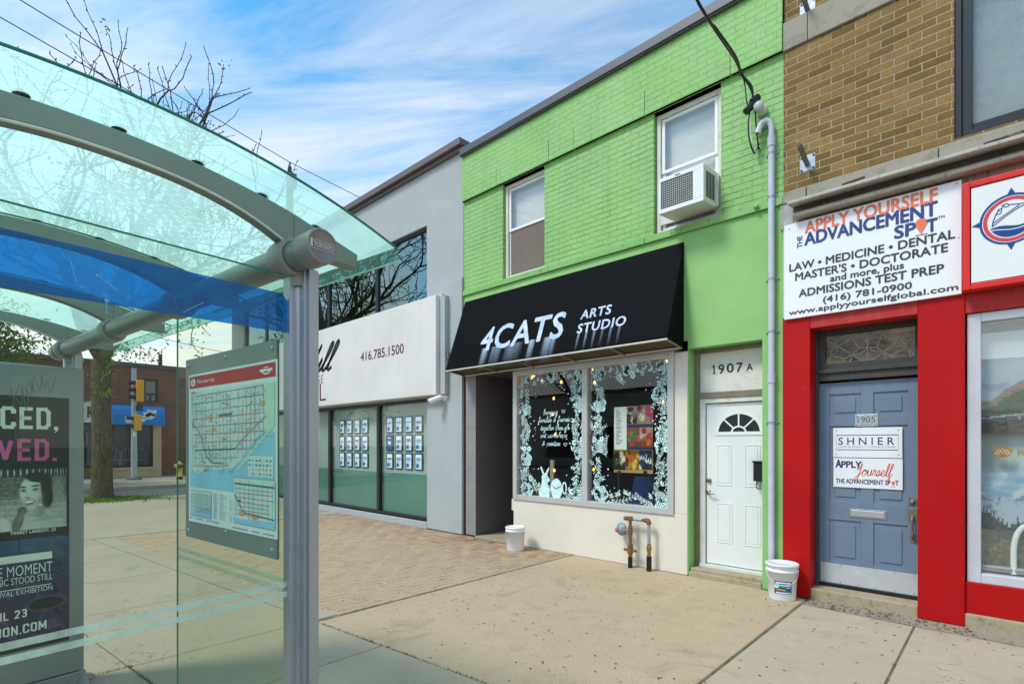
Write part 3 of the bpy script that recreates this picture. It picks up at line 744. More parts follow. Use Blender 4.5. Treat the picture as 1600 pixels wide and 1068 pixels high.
# lower front: stucco with the door recess, pilasters
PD = wallp(6.52)
DX0, DX1 = -2.905, -2.03
mb = MB(); mb.wall(PF, -2.912, GX1, 0.0, 4.283, [(DX0, DX1, -.01, 2.83)], .24)
mb.rect(PF, GX0, -2.912, 2.93, 4.283)
link('stucco_front', mb, green_m, green)
mb = MB(); mb.pbox(PF, -5.89, -2.914, .0, .755, -.25, .012)
mb.pbox(PF, -3.09, -2.914, .755, 2.8, -.25, .010); mb.pbox(PF, -5.89, -3.09, 2.82, 2.94, -.2, .008)
mb.pbox(PF, -5.93, -5.885, .55, .74, -.2, .015)
link('knee_wall', mb, cream_m, green, bevel=.01)
# entrance alcove
mb = MB()
mb.pbox(PF, GX0 + .06, -6.8, 0.03, 2.9, -2.3, -.0, 0)
mb.pbox(PF, -5.97, -5.892, 0.03, 2.9, -2.3, -.255, 1)
mb.pbox(PF, -6.8, -5.97, 0.03, 2.9, -2.4, -2.3, 1)
mb.pbox(PF, GX0 + .06, -5.892, 2.85, 2.94, -2.3, 0, 1)
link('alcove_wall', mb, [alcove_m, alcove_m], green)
mb = MB()
for k in range(12): mb.pbox(PF, GX0 + .062, -6.802, .03 + k * .236, .03 + k * .236 + .233, .0, .008)
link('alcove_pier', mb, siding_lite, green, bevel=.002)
mb = MB(); mb.pbox(PF, -6.65, -6.08, .06, 2.4, -2.31, -2.28); link('alcove_door', mb, flat('dark_door', (.02, .02, .022), .4), green)
# shell, roof
mb = MB()
mb.quad((GX0, 6.3, 0), (GX0, 6.3, 6.8), (GX0, 18, 6.8), (GX0, 18, 0)); mb.quad((GX1, 6.3, 0), (GX1, 18, 0), (GX1, 18, 6.8), (GX1, 6.3, 6.8))
mb.quad((GX0, 18, 0), (GX0, 18, 6.8), (GX1, 18, 6.8), (GX1, 18, 0)); mb.quad((GX0, 6.3, 6.6), (GX1, 6.3, 6.6), (GX1, 18, 6.6), (GX0, 18, 6.6))
link('roof_and_back', mb, far_brick, green)
# upper windows
def sash_window(x0, x1, screen, ac):
    w = MB(); P = PF
    f = .055; d0, d1 = -.11, -.055
    zb, zt = WZ0 + .015, WZ1 - .02
    w.pbox(P, x0, x0 + f, zb, zt, d0, d1); w.pbox(P, x1 - f, x1, zb, zt, d0, d1)
    w.pbox(P, x0 + f, x1 - f, zt - f, zt, d0, d1 - .001); w.pbox(P, x0 + f, x1 - f, zb, zb + .04, d0, d1 + .012)
    fr = link('window', w, offwhite, green, bevel=.004)
    zm = (zb + zt) / 2 + .03; xs0, xs1 = x0 + f + .012, x1 - f - .012; t = .04
    for (z0, z1, dd) in ((zm - .02, zt - f - .01, -.075), (zb + .045, zm + .02, -.095)):
        s_ = MB()
        s_.pbox(P, xs0, xs0 + t, z0, z1, dd - .022, dd); s_.pbox(P, xs1 - t, xs1, z0, z1, dd - .022, dd)
        s_.pbox(P, xs0 + t, xs1 - t, z1 - t, z1, dd - .022, dd - .001); s_.pbox(P, xs0 + t, xs1 - t, z0, z0 + t, dd - .022, dd - .001)
        link('sash', s_, white_m, fr, bevel=.003)
    for q4 in ((zm + .02, zt - f - .05, -.088), (zb + .085, zm - .02, -.108)): link('pane', MB().rect(P, xs0 + t, xs1 - t, *q4), dark_glass2, fr)
    b = MB(); b.rect(P, x0, x1, zb, zt, -.17); link('blind', b, blind_m, fr)
    if screen:
        q = MB(); q.rect(P, xs0 + t * .6, xs1 - t * .6, zb + .07, zm - .01, -.093); link('insect_screen', q, screen_m, fr)
dark_glass2 = glass('upper_glass', (0.90, 0.92, 0.92), 1.2, wav=.03, base=.05)
blind_m = flat('window_blind', srgb(218, 213, 206), .8, 0, .05, 3)
t = NT('insect_screen')
wv = t.n('ShaderNodeTexNoise', {'Vector': t.pos((220, 220, 18)), 'Scale': 1.0, 'Detail': 2.0})
c_ = t.mix(wv.outputs['Fac'], srgb(96, 84, 74), srgb(150, 138, 126)); screen_m = t.principled(c_, .9, 0, None, .1)
sash_window(x_l0 + .012, x_l1 + .075, True, False)
sash_window(x_r0 + .012, x_r1 + .0, False, True)
# shop window
SW0, SW1, SB, ST, SM0, SM1 = -5.885, -3.09, .735, 2.82, -4.515, -4.42
w = MB(); F_ = .085
w.pbox(PF, SW0, SW0 + F_, SB, ST, -.1, .035); w.pbox(PF, SW1 - F_, SW1, SB, ST, -.1, .035); w.pbox(PF, SM0, SM1, SB + F_, ST - F_, -.1, .03)
w.pbox(PF, SW0 + F_, SW1 - F_, ST - F_, ST, -.1, .034); w.pbox(PF, SW0 + F_, SW1 - F_, SB, SB + F_, -.1, .034)
shopwin = link('shop_window', w, flat('window_frame_grey', srgb(196, 194, 190), .4, .15, .05, 3), green, bevel=.006)
for q4 in ((SW0 + F_, SM0), (SM1, SW1 - F_)): link('pane', MB().rect(PF, q4[0], q4[1], SB + F_, ST - F_, -.02), shop_glass, shopwin)
# interior room
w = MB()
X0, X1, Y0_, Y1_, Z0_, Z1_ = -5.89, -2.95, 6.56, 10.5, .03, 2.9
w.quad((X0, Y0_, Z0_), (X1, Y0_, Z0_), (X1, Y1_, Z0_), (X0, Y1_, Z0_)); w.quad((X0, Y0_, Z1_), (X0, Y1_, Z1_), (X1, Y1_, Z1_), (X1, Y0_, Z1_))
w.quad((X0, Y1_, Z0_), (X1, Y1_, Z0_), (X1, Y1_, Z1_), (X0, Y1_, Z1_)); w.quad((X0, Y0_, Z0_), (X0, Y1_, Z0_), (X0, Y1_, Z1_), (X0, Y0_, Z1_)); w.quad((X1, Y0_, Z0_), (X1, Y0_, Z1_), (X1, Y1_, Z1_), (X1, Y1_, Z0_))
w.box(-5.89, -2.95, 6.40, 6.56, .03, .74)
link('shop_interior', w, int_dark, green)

# ---- white door and numbered transom
def P_d(u, v): return PD.pix(u, v)
w = MB()
w.pbox(PD, DX0, -2.84, .1, 2.83, -.02, .05); w.pbox(PD, -2.84, DX1, 2.21, 2.285, -.02, .05); w.pbox(PD, -2.84, DX1, 2.775, 2.83, -.02, .05)
link('door_frame', w, flat('bronze_trim', srgb(140, 128, 110), .5, .3, .1, 8), green, bevel=.004)
w = MB(); w.pbox(PD, -2.84, DX1, 2.285, 2.775, -.03, .02)
tp = link('transom_panel', w, offwhite, green)
Z = zp(1060, 500, 2.32); PT = PD.off(.02)
w = MB()
for ch, x0, x1, yb, cap in (('1', 123, 136, 195, 32), ('9', 146, 166, 193, 32), ('0', 176, 200, 189, 32), ('7', 211, 233, 186, 32), ('A', 247, 270, 182, 25)):
    if ch == '1':
        a_, b_ = PT.pix(*Z(x0, yb)); a2_, _ = PT.pix(*Z(x1, yb)); c_ = PT.pix(*Z(x0, yb - cap))[1] - b_; m_ = (a_ + a2_) / 2
        w.fill(PT, [(m_ - c_ * .06, b_), (m_ + c_ * .08, b_), (m_ + c_ * .08, b_ + c_), (m_ - c_ * .04, b_ + c_), (m_ - c_ * .26, b_ + c_ * .78), (m_ - c_ * .24, b_ + c_ * .70), (m_ - c_ * .06, b_ + c_ * .80)], .004); w.rect(PT, m_ - c_ * .2, m_ + c_ * .22, b_, b_ + c_ * .08, .0042)
    else: w.ptext(PT, ch, Z(x0, yb), Z(x1, yb), cap / 2.32, .004, bold=.012)
link('lettering', w, black_m, tp)
w = MB()
w.pbox(PD, -2.84, -2.775, .12, 2.21, -.02, .035); w.pbox(PD, -2.775, DX1, 2.15, 2.21, -.02, .035); w.pbox(PD, -2.84, DX1, .10, .14, -.02, .06)
link('door_jamb', w, offwhite, green, bevel=.004)
dz0, dz1, dx0, dx1 = .15, 2.14, -2.768, -1.91
w = MB(); w.pbox(PD, dx0, dx1, dz0, dz1, -.045, 0)
def panel_frame(w, pl, a0, a1, b0, b1, t=.014, d=.006):
    w.pbox(pl, a0, a1, b0, b0 + t, 0, d); w.pbox(pl, a0, a1, b1 - t, b1, 0, d); w.pbox(pl, a0, a0 + t, b0 + t, b1 - t, 0, d); w.pbox(pl, a1 - t, a1, b0 + t, b1 - t, 0, d)
    w.pbox(pl, a0 + .03, a1 - .03, b0 + .03, b1 - .03, 0, d * .8)
pa, pb = PD.pix(*Z(140, 450)), PD.pix(*Z(193, 600)); pc, pd = PD.pix(*Z(140, 660)), PD.pix(*Z(195, 810)); pe = PD.pix(*Z(240, 600)); 
wd = pb[0] - pa[0]; gapx = pe[0] - pa[0]
for k in range(2):
    panel_frame(w, PD, pa[0] + k * gapx, pb[0] + k * gapx, pb[1], pa[1]); panel_frame(w, PD, pc[0] + k * gapx, pd[0] + k * gapx, pd[1], pc[1])
wdoor = link('entry_door', w, flat('white_door_paint', srgb(232, 232, 230), .4, 0, .03, 2), green, bevel=.003)
wdoor['label'] = 'white panelled door with half round window'
ca, cb = (PD.pix(*Z(145, 408))[0] + PD.pix(*Z(297, 400))[0]) / 2, PD.pix(*Z(145, 408))[1]
rr = PD.pix(*Z(297, 400))[0] - ca
w = MB(); w.ell(PD, ca, cb, rr, rr * .92, .003, 0, 28, 0, 0, math.pi); 
fl = link('fanlight', w, flat('dark_pane', (.035, .04, .04), .08), wdoor)
w = MB(); w.ring(PD, ca, cb, rr + .02, rr * .92 + .02, .045, .008, 0, 28, 0, math.pi); w.rect(PD, ca - rr - .04, ca + rr + .04, cb - .03, cb + .012, .009)
w.ring(PD, ca, cb, rr * .34, rr * .3, .02, .006, 0, 16, 0, math.pi)
for an in (45, 90, 135): w.stroke(PD, [(ca + rr * .34 * math.cos(R(an)), cb + rr * .3 * math.sin(R(an))), (ca + rr * math.cos(R(an)), cb + rr * .92 * math.sin(R(an)))], .018, .0065)
link('fanlight_frame', w, white_m, wdoor)
w = MB(); hp = PD.pix(*Z(112, 580)); w.lathe(PD.pt(hp[0], hp[1]), [(0.001, .03), (.02, .03), (.028, .022), (.03, 0)], 20, 0, PD.n); link('deadbolt', w, flat('tarnished_nickel', srgb(150, 142, 128), .3, .9, .1, 20), wdoor); w = MB()
hp = PD.pix(*Z(110, 622)); w.lathe(PD.pt(hp[0], hp[1]), [(0.001, .016), (.028, .014), (.03, 0)], 20, 0, PD.n)
w.tube([PD.pt(hp[0], hp[1], 0), PD.pt(hp[0], hp[1], .05), PD.pt(hp[0] + .03, hp[1] - .004, .058), PD.pt(hp[0] + .1, hp[1] - .018, .055)], [.011, .011, .011, .008], 10)
link('handle', w, flat('tarnished_nickel', srgb(150, 142, 128), .3, .9, .1, 20), wdoor)
w = MB(); w.box(-2.9, -2.035, 6.33, 6.56, -.02, .10); w.box(-2.9, -2.035, 6.29, 6.33, -.02, .06)
link('doorstep', w, step_m, green, bevel=.012)

# ---- mailbox right of the white door
mbx = PD.pix(1187, 735)
mail = thing('mailbox', 'small black wall mailbox partly hidden beside the white door', 'mailbox', tuple(PD.pt(mbx[0], mbx[1] - .12, 0)))
w = MB(); w.pbox(PD, mbx[0] - .045, mbx[0] + .15, mbx[1] - .12, mbx[1] + .1, .006, .09); link('box', w, black_m, mail, bevel=.008)
w = MB(); w.pbox(PD, mbx[0] - .055, mbx[0] + .16, mbx[1] + .1, mbx[1] + .118, .006, .105); link('lid', w, black_m, mail, bevel=.004)
w = MB(); w.tube(smooth_pts([PD.pt(mbx[0] - .01, mbx[1] - .12, .05), PD.pt(mbx[0] - .02, mbx[1] - .18, .06), PD.pt(mbx[0] + .01, mbx[1] - .21, .07), PD.pt(mbx[0] + .04, mbx[1] - .19, .075)], 5), .006, 6); link('hook', w, black_m, mail)

# ================================================================== AWNING
AT, AB_, AY = 4.175, 2.905, 5.835
AX0, AX1 = -7.075, -2.962
awn = thing('shop_awning', 'black fabric awning with white painted shop name', 'awning', (-5, 6.29, 2.85))
sl = Vector((0, 6.295 - AY, AT - AB_)); PA = Plane((0, AY, AB_), (1, 0, 0), sl); SLN = sl.length
t = NT('black_awning_fabric')
spk = t.ramp(t.noise(30, 3, .6), .76, .80); sm_ = t.ramp(t.noise(2.2, 5, .6), .55, .8)
c_ = t.mix(t.math('MULTIPLY', sm_, .45), (.0032, .0038, .0055), (.008, .009, .012)); c_ = t.mix(t.math('MULTIPLY', spk, .25), c_, (.12, .12, .12))
awn_m = t.principled(c_, .62, 0, t.bump(t.noise(1.0, 3, .5, t.pos((2.2, 1.2, 1.2))), .05, .5, t.bump(t.noise(260, 2), .001, .5)), .05)
w = MB()
w.rect(PA, AX0, AX1, 0, SLN)
w.add([(AX1, AY, AB_), (AX1, 6.29, 2.84), (AX1, 6.295, AT)], [(0, 1, 2)]); w.add([(AX0, AY, AB_), (AX0, 6.295, AT), (AX0, 6.29, 2.84)], [(0, 1, 2)])
link('canopy', w, awn_m, awn)
w = MB()
for (p, q) in (((AX0, AY + .012, AB_ - .012), (AX1, AY + .012, AB_ - .012)), ((AX0 + .01, 6.27, 2.85), (AX1 - .01, 6.27, 2.85))): w.tube([p, q], .014, 8)
link('front_bar', w, offwhite, awn); w = MB()
for k in range(6):
    x = AX0 + .02 + k * (AX1 - AX0 - .04) / 5; link('soffit_rib', MB().tube([(x, AY + .012, AB_ - .006), (x, 6.28, 2.846)], .014, 8), flat('awning_frame', srgb(150, 138, 118), .6), awn)
w = MB(); w.quad((AX0, AY, AB_ + .02), (AX0, 6.29, 2.87), (AX1, 6.29, 2.87), (AX1, AY, AB_ + .02)); link('soffit', w, flat('awning_soffit', srgb(92, 80, 64), .8, 0, .1, 4), awn)
Z = zp(690, 360, 3.902)
w = MB(); bl = .035
letters = [('4', 215, 300, 712, 110), ('C', 322, 440, 716, 116), ('A', 425, 538, 692, 118), ('T', 575, 665, 670, 122), ('S', 655, 770, 652, 128)]
for ch, x0, x1, yb, cap in letters:
    a0, b0 = PA.pix(*Z(x0, yb)); a1, _ = PA.pix(*Z(x1, yb - cap * .5)); 
A0 = PA.pix(*Z(215, 735)); A1 = PA.pix(*Z(770, 500)); bb0 = PA.pix(*Z(240, 735))[1]; bb1 = PA.pix(*Z(690, 655))[1]; base = (bb0 + bb1) / 2
top = PA.pix(*Z(720, 495))[1]
cap4 = top - base - .03
w.text(PA, '4CATS', A0[0] + .06, A1[0] - .02, base, cap4, .004, bold=.02, shear=.0, space=1.08)
ar0, ar1 = PA.pix(*Z(835, 550)), PA.pix(*Z(1030, 500)); st0, st1 = PA.pix(*Z(815, 630)), PA.pix(*Z(1118, 575))
capa = PA.pix(*Z(1000, 460))[1] - PA.pix(*Z(1000, 512))[1]
w.text(PA, 'ARTS', ar0[0] + .03, ar1[0], PA.pix(*Z(1000, 512))[1], capa, .004, bold=.024, space=1.12)
w.text(PA, 'STUDIO', st0[0] + .03, st1[0], PA.pix(*Z(830, 626))[1], capa, .004, bold=.024, space=1.12)
t = NT('sun_bleached_lettering'); c_ = t.mix(t.ramp(t.noise(8, 5, .6), .3, .7), srgb(160, 178, 206), srgb(216, 224, 236))
let_m = t.principled(c_, .7, 0, None, .2)
link('lettering', w, let_m, awn)
# chalky run-off streaks that have washed down from the letters
t = NT('chalky_runoff')
tcn = t.n('ShaderNodeAttribute', attribute_name='fade'); tr = t.n('ShaderNodeBsdfTransparent'); df = t.n('ShaderNodeBsdfDiffuse', {'Color': (.42, .50, .62, 1)})
st = t.ramp(t.noise(1.0, 2, .5, t.pos((14, .3, .3))), .25, .65, (.25, .25, .25, 1))
f_ = t.math('MULTIPLY', t.math('MULTIPLY', tcn.outputs['Fac'], st), .9)
m_x = t.n('ShaderNodeMixShader', {0: f_, 1: tr.outputs[0], 2: df.outputs[0]}); t.l(m_x.outputs[0], t.out.inputs['Surface']); run_m = t.m
w = MB(); fade = []
def streak(a0, a1, b1, ln, k=1.0):
    n = 5
    for i in range(n):
        w.rect(PA, a0, a1, b1 - ln * (i + 1) / n, b1 - ln * i / n, .0015)
    return [(k * (1 - i / n), k * (1 - (i + 1) / n)) for i in range(n)]
fv = []
def addst(a0, a1, b1, ln, k=1.0):
    n = 6
    for i in range(n):
        for (s0, s1, e0, e1) in ((0, .25, 0, 1), (.25, .75, 1, 1), (.75, 1, 1, 0)):
            q0, q1 = a0 + (a1 - a0) * s0, a0 + (a1 - a0) * s1; h1, h0 = k * (1 - i / n) ** 1.3, k * (1 - (i + 1) / n) ** 1.3
            w.rect(PA, q0, q1, b1 - ln * (i + 1) / n, b1 - ln * i / n, .0015); fv.extend([h0 * e0, h0 * e1, h1 * e1, h1 * e0])
span = A1[0] - A0[0]
for (s0, s1, k) in ((.06, .17, 1), (.19, .33, .8), (.36, .58, .6), (.64, .72, 1), (.80, .95, .9)):
    addst(A0[0] + span * s0, A0[0] + span * s1, base + cap4 * .1, .42, k)
sp2 = st1[0] - st0[0]
for k_ in range(6): addst(st0[0] + sp2 * (.05 + k_ * .165), st0[0] + sp2 * (.11 + k_ * .165), PA.pix(*Z(830, 626))[1] + .02, .32, .8 - .06 * k_)
o = link('runoff_stain', w, run_m, awn)
at = o.data.attributes.new('fade', 'FLOAT', 'CORNER'); at.data.foreach_set('value', fv)

# ================================================================== AIR CONDITIONER
ac = thing('air_conditioner', 'white window air conditioner with dark grille on green wall', 'air conditioner', (-2.85, 6.25, 4.47))
ax0, ax1, ay0, ay1, az0, az1 = -3.13, -2.562, 5.95, 6.40, 4.455, 4.885
tl_ = .10
def acp(x, y, z): return (x, y, z + (y - 6.25) * tl_ + .03)
w = MB(); w.hexa([acp(ax0, ay0 + .02, az0), acp(ax1, ay0 + .02, az0), acp(ax1, ay1, az0), acp(ax0, ay1, az0), acp(ax0, ay0 + .02, az1), acp(ax1, ay0 + .02, az1), acp(ax1, ay1, az1), acp(ax0, ay1, az1)])
link('casing', w, flat('cream_enamel', srgb(222, 220, 214), .45, 0, .04, 4), ac, bevel=.008)
PAC = Plane(acp(0, ay0 + .02, 0), (1, 0, 0), (0, 0, 1))
def acl(z): return z
zz0, zz1 = az0, az1
w = MB(); w.pbox(PAC, ax0, ax1, az0, az0 + .05, 0, .02); w.pbox(PAC, ax0, ax1, az1 - .045, az1, 0, .02); w.pbox(PAC, ax0, ax0 + .03, az0 + .05, az1 - .045, 0, .02); w.pbox(PAC, ax1 - .13, ax1, az0 + .05, az1 - .045, 0, .02)
link('front_frame', w, plastic_w, ac, bevel=.004)
gx0, gx1, gz0_, gz1_ = ax0 + .03, ax1 - .13, az0 + .05, az1 - .045
w = MB(); w.rect(PAC, gx0, gx1, gz0_, gz1_, .002); 
n_ = 16
gr = MB()
for k in range(n_ + 1): x = gx0 + (gx1 - gx0) * k / n_; gr.pbox(PAC, x - .0022, x + .0022, gz0_, gz1_, .004, .012)
for k in range(13): z = gz0_ + (gz1_ - gz0_) * k / 12; gr.pbox(PAC, gx0, gx1, z - .0022, z + .0022, .0042, .0125)
link('coil', w, flat('dark_coil', (.055, .055, .06), .7, .2, .2, 60), ac); link('grille', gr, flat('grille_paint', srgb(196, 196, 192), .5), ac)
PS = Plane((ax1, 0, 0), (0, 1, 0), (0, 0, 1)); w = MB()
for i in range(3):
    for k in range(22):
        y0 = 6.02 + i * .085; z = az0 + .07 + k * .014
        w.pbox(PS, y0, y0 + .07, z - .004 + (y0 - 6.25) * tl_ + .03, z + .004 + (y0 - 6.25) * tl_ + .03, .001, .003)
link('side_louvres', w, black_m, ac)
w = MB(); w.text(PAC, 'FRIGID', ax0 + .21, ax0 + .29, az1 - .028, .012, .0215, bold=.02) if False else w.pbox(PAC, ax0 + .215, ax0 + .285, az1 - .030, az1 - .018, .02, .022)
link('badge', w, flat('badge_grey', (.08, .08, .09), .5), ac)
link('side_filler', MB().box(-2.56, -2.53, 6.3, 6.42, 4.5, 4.87), offwhite, ac); link('side_filler', MB().box(-3.36, -3.13, 6.36, 6.40, 4.5, 4.87), offwhite, ac)

# ================================================================== CONDUIT, CABLES
cx = PF.pix(1207.5, 500)[0]; topz = PF.pix(1207, 215)[1]
con = thing('electrical_conduit', 'pale grey conduit pipe running down the green wall', 'conduit', (cx, 6.25, 0))
w = MB(); w.tube([(cx, 6.25, .18), (cx, 6.25, topz)], .034, 16); link('pipe', w, pipe_w, con)
for z0_, z1_ in ((2.32, 2.42), (topz - .12, topz - .02)): link('coupling', MB().tube([(cx, 6.25, z0_), (cx, 6.25, z1_)], .041, 16), pipe_w, con)
w = MB(); w.tube(smooth_pts([(cx, 6.25, topz - .02), (cx, 6.25, topz + .1), (cx - .03, 6.24, topz + .17), (cx - .1, 6.23, topz + .16), (cx - .135, 6.215, topz + .06)], 6), [.030] * 13 + [.034] * 12, 14); link('weatherhead', w, pipe_w, con)
for v in (242, 310, 437, 519, 660, 880):
    z = PF.pix(1207, v)[1]; w = MB(); w.tube([(cx, 6.25, z - .012), (cx, 6.25, z + .012)], .038, 16); w.pbox(PF, cx - .07, cx + .07, z - .012, z + .012, 0, .01)
    for s_ in (-.058, .058): w.lathe(PF.pt(cx + s_, z, .01), [(.009, 0), (.008, .008), (.001, .01)], 8, 0, PF.n)
    link('clamp', w, galv, con)
cab = thing('service_cable', 'black overhead service cable looping down to the conduit head', 'cable', tuple(at_depth(1160, 130, 5.9)))
Z = zp(1130, 100, 6.675)
def zc(X, Y, k=5.93): u, v = Z(X, Y); return at_depth(u, v, k)
w = MB()
main = [at_depth(1175, 170, 5.95), zc(300, 250), zc(195, 110, 5.9), at_depth(1149, 88, 5.6), at_depth(1119, 45, 5.15), at_depth(1089, 0, 4.75), Vector((-1.95, 2.0, 5.9)), Vector((-1.7, -6, 6.6)), Vector((-1.5, -16, 8.2))]
w.tube(smooth_pts(main, 6), .0125, 8)
w.tube(smooth_pts([zc(310, 330), zc(270, 230), zc(215, 150), zc(180, 90, 5.88), at_depth(1147, 92, 5.58), at_depth(1117, 48, 5.12), at_depth(1090, 5, 4.76)], 6), .009, 8)
w.tube(smooth_pts([zc(255, 430), zc(240, 360), zc(228, 230), zc(205, 130, 5.9)], 6), .007, 8)
link('overhead_span', w, black_m, cab)
w = MB(); hd = Vector((cx - .14, 6.2, topz + .1))
w.tube(smooth_pts([zc(278, 500), zc(262, 620), zc(268, 760), zc(295, 870), zc(330, 935, 5.98), zc(360, 870, 6.0), zc(400, 720, 6.02), hd], 6), .0085, 8)
w.tube(smooth_pts([zc(345, 420), zc(335, 520), zc(348, 680), zc(365, 850), zc(378, 878, 6.0), zc(400, 790, 6.02), zc(440, 660, 6.04), hd + Vector((.01, 0, -.01))], 6), .0085, 8)
link('drip_loop', w, black_m, cab)
w = MB(); w.tube(smooth_pts([zc(330, 460), zc(295, 560), zc(280, 700), zc(310, 850), zc(340, 925, 5.97), zc(380, 860, 6.0), zc(430, 690, 6.02), hd + Vector((-.01, 0, .0))], 6), .0075, 8); link('neutral_wire', w, flat('white_wire', srgb(214, 212, 206), .5), cab)
w = MB()
for (p, q) in (((300, 400), (365, 345)), ((235, 500), (305, 430)), ((285, 440), (345, 400))):
    w.tube([zc(*p), zc(*q)], .042, 6, sm=False)
link('splice_cover', w, flat('black_rubber', (.012, .012, .012), .6), cab, bevel=.006)
w = MB(); w.tube(smooth_pts([zc(150, 80), zc(200, 60), zc(190, 120), zc(160, 110), zc(215, 95)], 5), .006, 6); link('tie_wire', w, black_m, cab)
ip = PF.pix(1192, 175)
ins = thing('wall_insulator', 'small grey white insulator knob on green wall behind the cable splice', 'insulator', tuple(PF.pt(ip[0], ip[1], 0)))
w = MB(); w.lathe(PF.pt(ip[0], ip[1], 0), [(.03, 0), (.055, .01), (.055, .06), (.035, .07), (.035, .10), (.05, .11), (.05, .16), (.03, .18), (.001, .18)], 18, 0, PF.n); link('body', w, flat('porcelain', srgb(206, 206, 204), .3), ins)
ip = PF.pix(1184, 325)
wk = tag(link('pipe_stub', MB().lathe(PF.pt(ip[0], ip[1], 0), [(.035, 0), (.03, .015), (.018, .02), (.018, .05), (.03, .055), (.024, .075), (.001, .08)], 12, 0, PF.n), ledge_m), 'small green painted pipe stub on the wall left of the conduit', 'pipe stub')

# ================================================================== THINGS IN THE GREEN SHOP'S WINDOW
bulb_m = emit('warm_bulb', (1.0, .36, .07), 5.0)
mint = flat('mint_window_paint', srgb(212, 246, 242), .8, 0, .12, 14)
mint_dim = flat('thin_window_paint', srgb(206, 232, 226), .8, 0, .25, 20)
ink = flat('dark_gap', (.022, .045, .045), .7)
PW = PF.off(-.0225)          # paint on the inner face of the glass
PW = PF.off(-.017)
w = MB()
def rose(a, b, r):
    n = 26; ph = rnd.uniform(0, 6)
    pts = [(a + r * (1 + .10 * math.sin(5 * 2 * math.pi * i / n * 1.0 + ph)) * math.cos(2 * math.pi * i / n), b + r * (1 + .10 * math.sin(5 * 2 * math.pi * i / n + ph)) * math.sin(2 * math.pi * i / n)) for i in range(n)]
    w.fill(PW, pts, 0, 0)
    for (q, m, ww) in ((.74, 5, .055), (.50, 4, .06), (.28, 3, .06)):
        for k in range(m):
            t0 = ph + q * 7 + 2 * math.pi * k / m
            arc = [(a + r * q * (1 + .16 * math.sin(math.pi * j / 7)) * math.cos(t0 + 2 * math.pi / m * .86 * j / 7), b + r * q * (1 + .16 * math.sin(math.pi * j / 7)) * math.sin(t0 + 2 * math.pi / m * .86 * j / 7)) for j in range(8)]
            w.stroke(PW, arc, r * ww * 1.3, .0012, 1)
    w.ell(PW, a, b, r * .10, r * .07, .0012, 1, 10)
def leaflet(a, b, ang, ln, wd, mi=0):
    c, s_ = math.cos(ang), math.sin(ang); up = []; dn = []
    for i in range(7):
        t = i / 6; x = ln * t; y = wd * math.sin(math.pi * t) * .5
        up.append((a + c * x - s_ * y, b + s_ * x + c * y)); dn.append((a + c * x + s_ * y, b + s_ * x - c * y))
    w.fill(PW, dn + up[1:-1][::-1], 0, mi)
def spray(a, b, ang, ln, n=7, curl=.8, size=.06, mi=2):
    pts = []; x, y, t = a, b, ang
    for i in range(n + 2):
        pts.append((x, y)); x += math.cos(t) * ln / (n + 1); y += math.sin(t) * ln / (n + 1); t += curl / (n + 1)
    w.stroke(PW, pts, .006, .0006, mi)
    for i in range(1, n + 2):
        dd = math.atan2(pts[i][1] - pts[i - 1][1], pts[i][0] - pts[i - 1][0]); sz = size * (1 - .4 * i / (n + 1))
        for sg in (1, -1): leaflet(pts[i][0], pts[i][1], dd + sg * .75, sz, sz * .24, mi)
def dots(a, b, sp, n):
    for _ in range(n):
        r = rnd.uniform(.005, .014); w.ell(PW, a + rnd.gauss(0, sp), b + rnd.gauss(0, sp), r, r, rnd.uniform(.0002, .0005), rnd.choice((0, 2)), 7)
def flower(a, b, r):
    for k in range(5):
        t_ = 2 * math.pi * k / 5; w.ell(PW, a + r * .6 * math.cos(t_), b + r * .6 * math.sin(t_), r * .45, r * .45, .0001 * k, 0, 10)
    w.ell(PW, a, b, r * .25, r * .25, .0014, 1, 8)
L0, L1, M0, M1, BB, TT = SW0 + F_, SM0, SM1, SW1 - F_, SB + F_, ST - F_
Z1_ = zp(800, 540, 4.108); Z2_ = zp(915, 540, 3.956)
def W1(X, Y): return PW.pix(*Z1_(X, Y))
def W2(X, Y): return PW.pix(*Z2_(X, Y))
for (X, Y, rp) in ((95, 205, 26), (255, 195, 28), (432, 185, 34), (440, 375, 32), (94, 410, 26), (92, 725, 32), (100, 930, 32), (437, 665, 34), (425, 945, 34)):
    p = W1(X, Y); rose(p[0], p[1], rp * .0035)
for (X, Y, rp) in ((85, 168, 36), (268, 135, 40), (472, 132, 32), (454, 302, 36), (88, 366, 36), (84, 622, 32), (95, 915, 40), (484, 570, 42), (480, 978, 40), (460, 645, 22)):
    p = W2(X, Y); rose(p[0], p[1], rp * .0029)
for (X, Y, an, ln, cu) in ((100, 250, -95, .5, .4), (95, 470, -85, .6, -.4), (115, 580, 110, .35, .4), (90, 770, -100, .5, .5), (400, 200, -100, .35, .6), (430, 430, -110, .45, .5), (440, 480, -70, .5, -.5), (430, 720, -105, .5, .5), (300, 190, 30, .3, -.4), (150, 990, 20, .3, .6), (330, 990, 25, .35, .6), (300, 960, 160, .25, -.4), (160, 950, 100, .35, .8), (410, 500, -100, .35, .7)):
    p = W1(X, Y); spray(p[0], p[1], R(an), ln, 7, cu, .085)
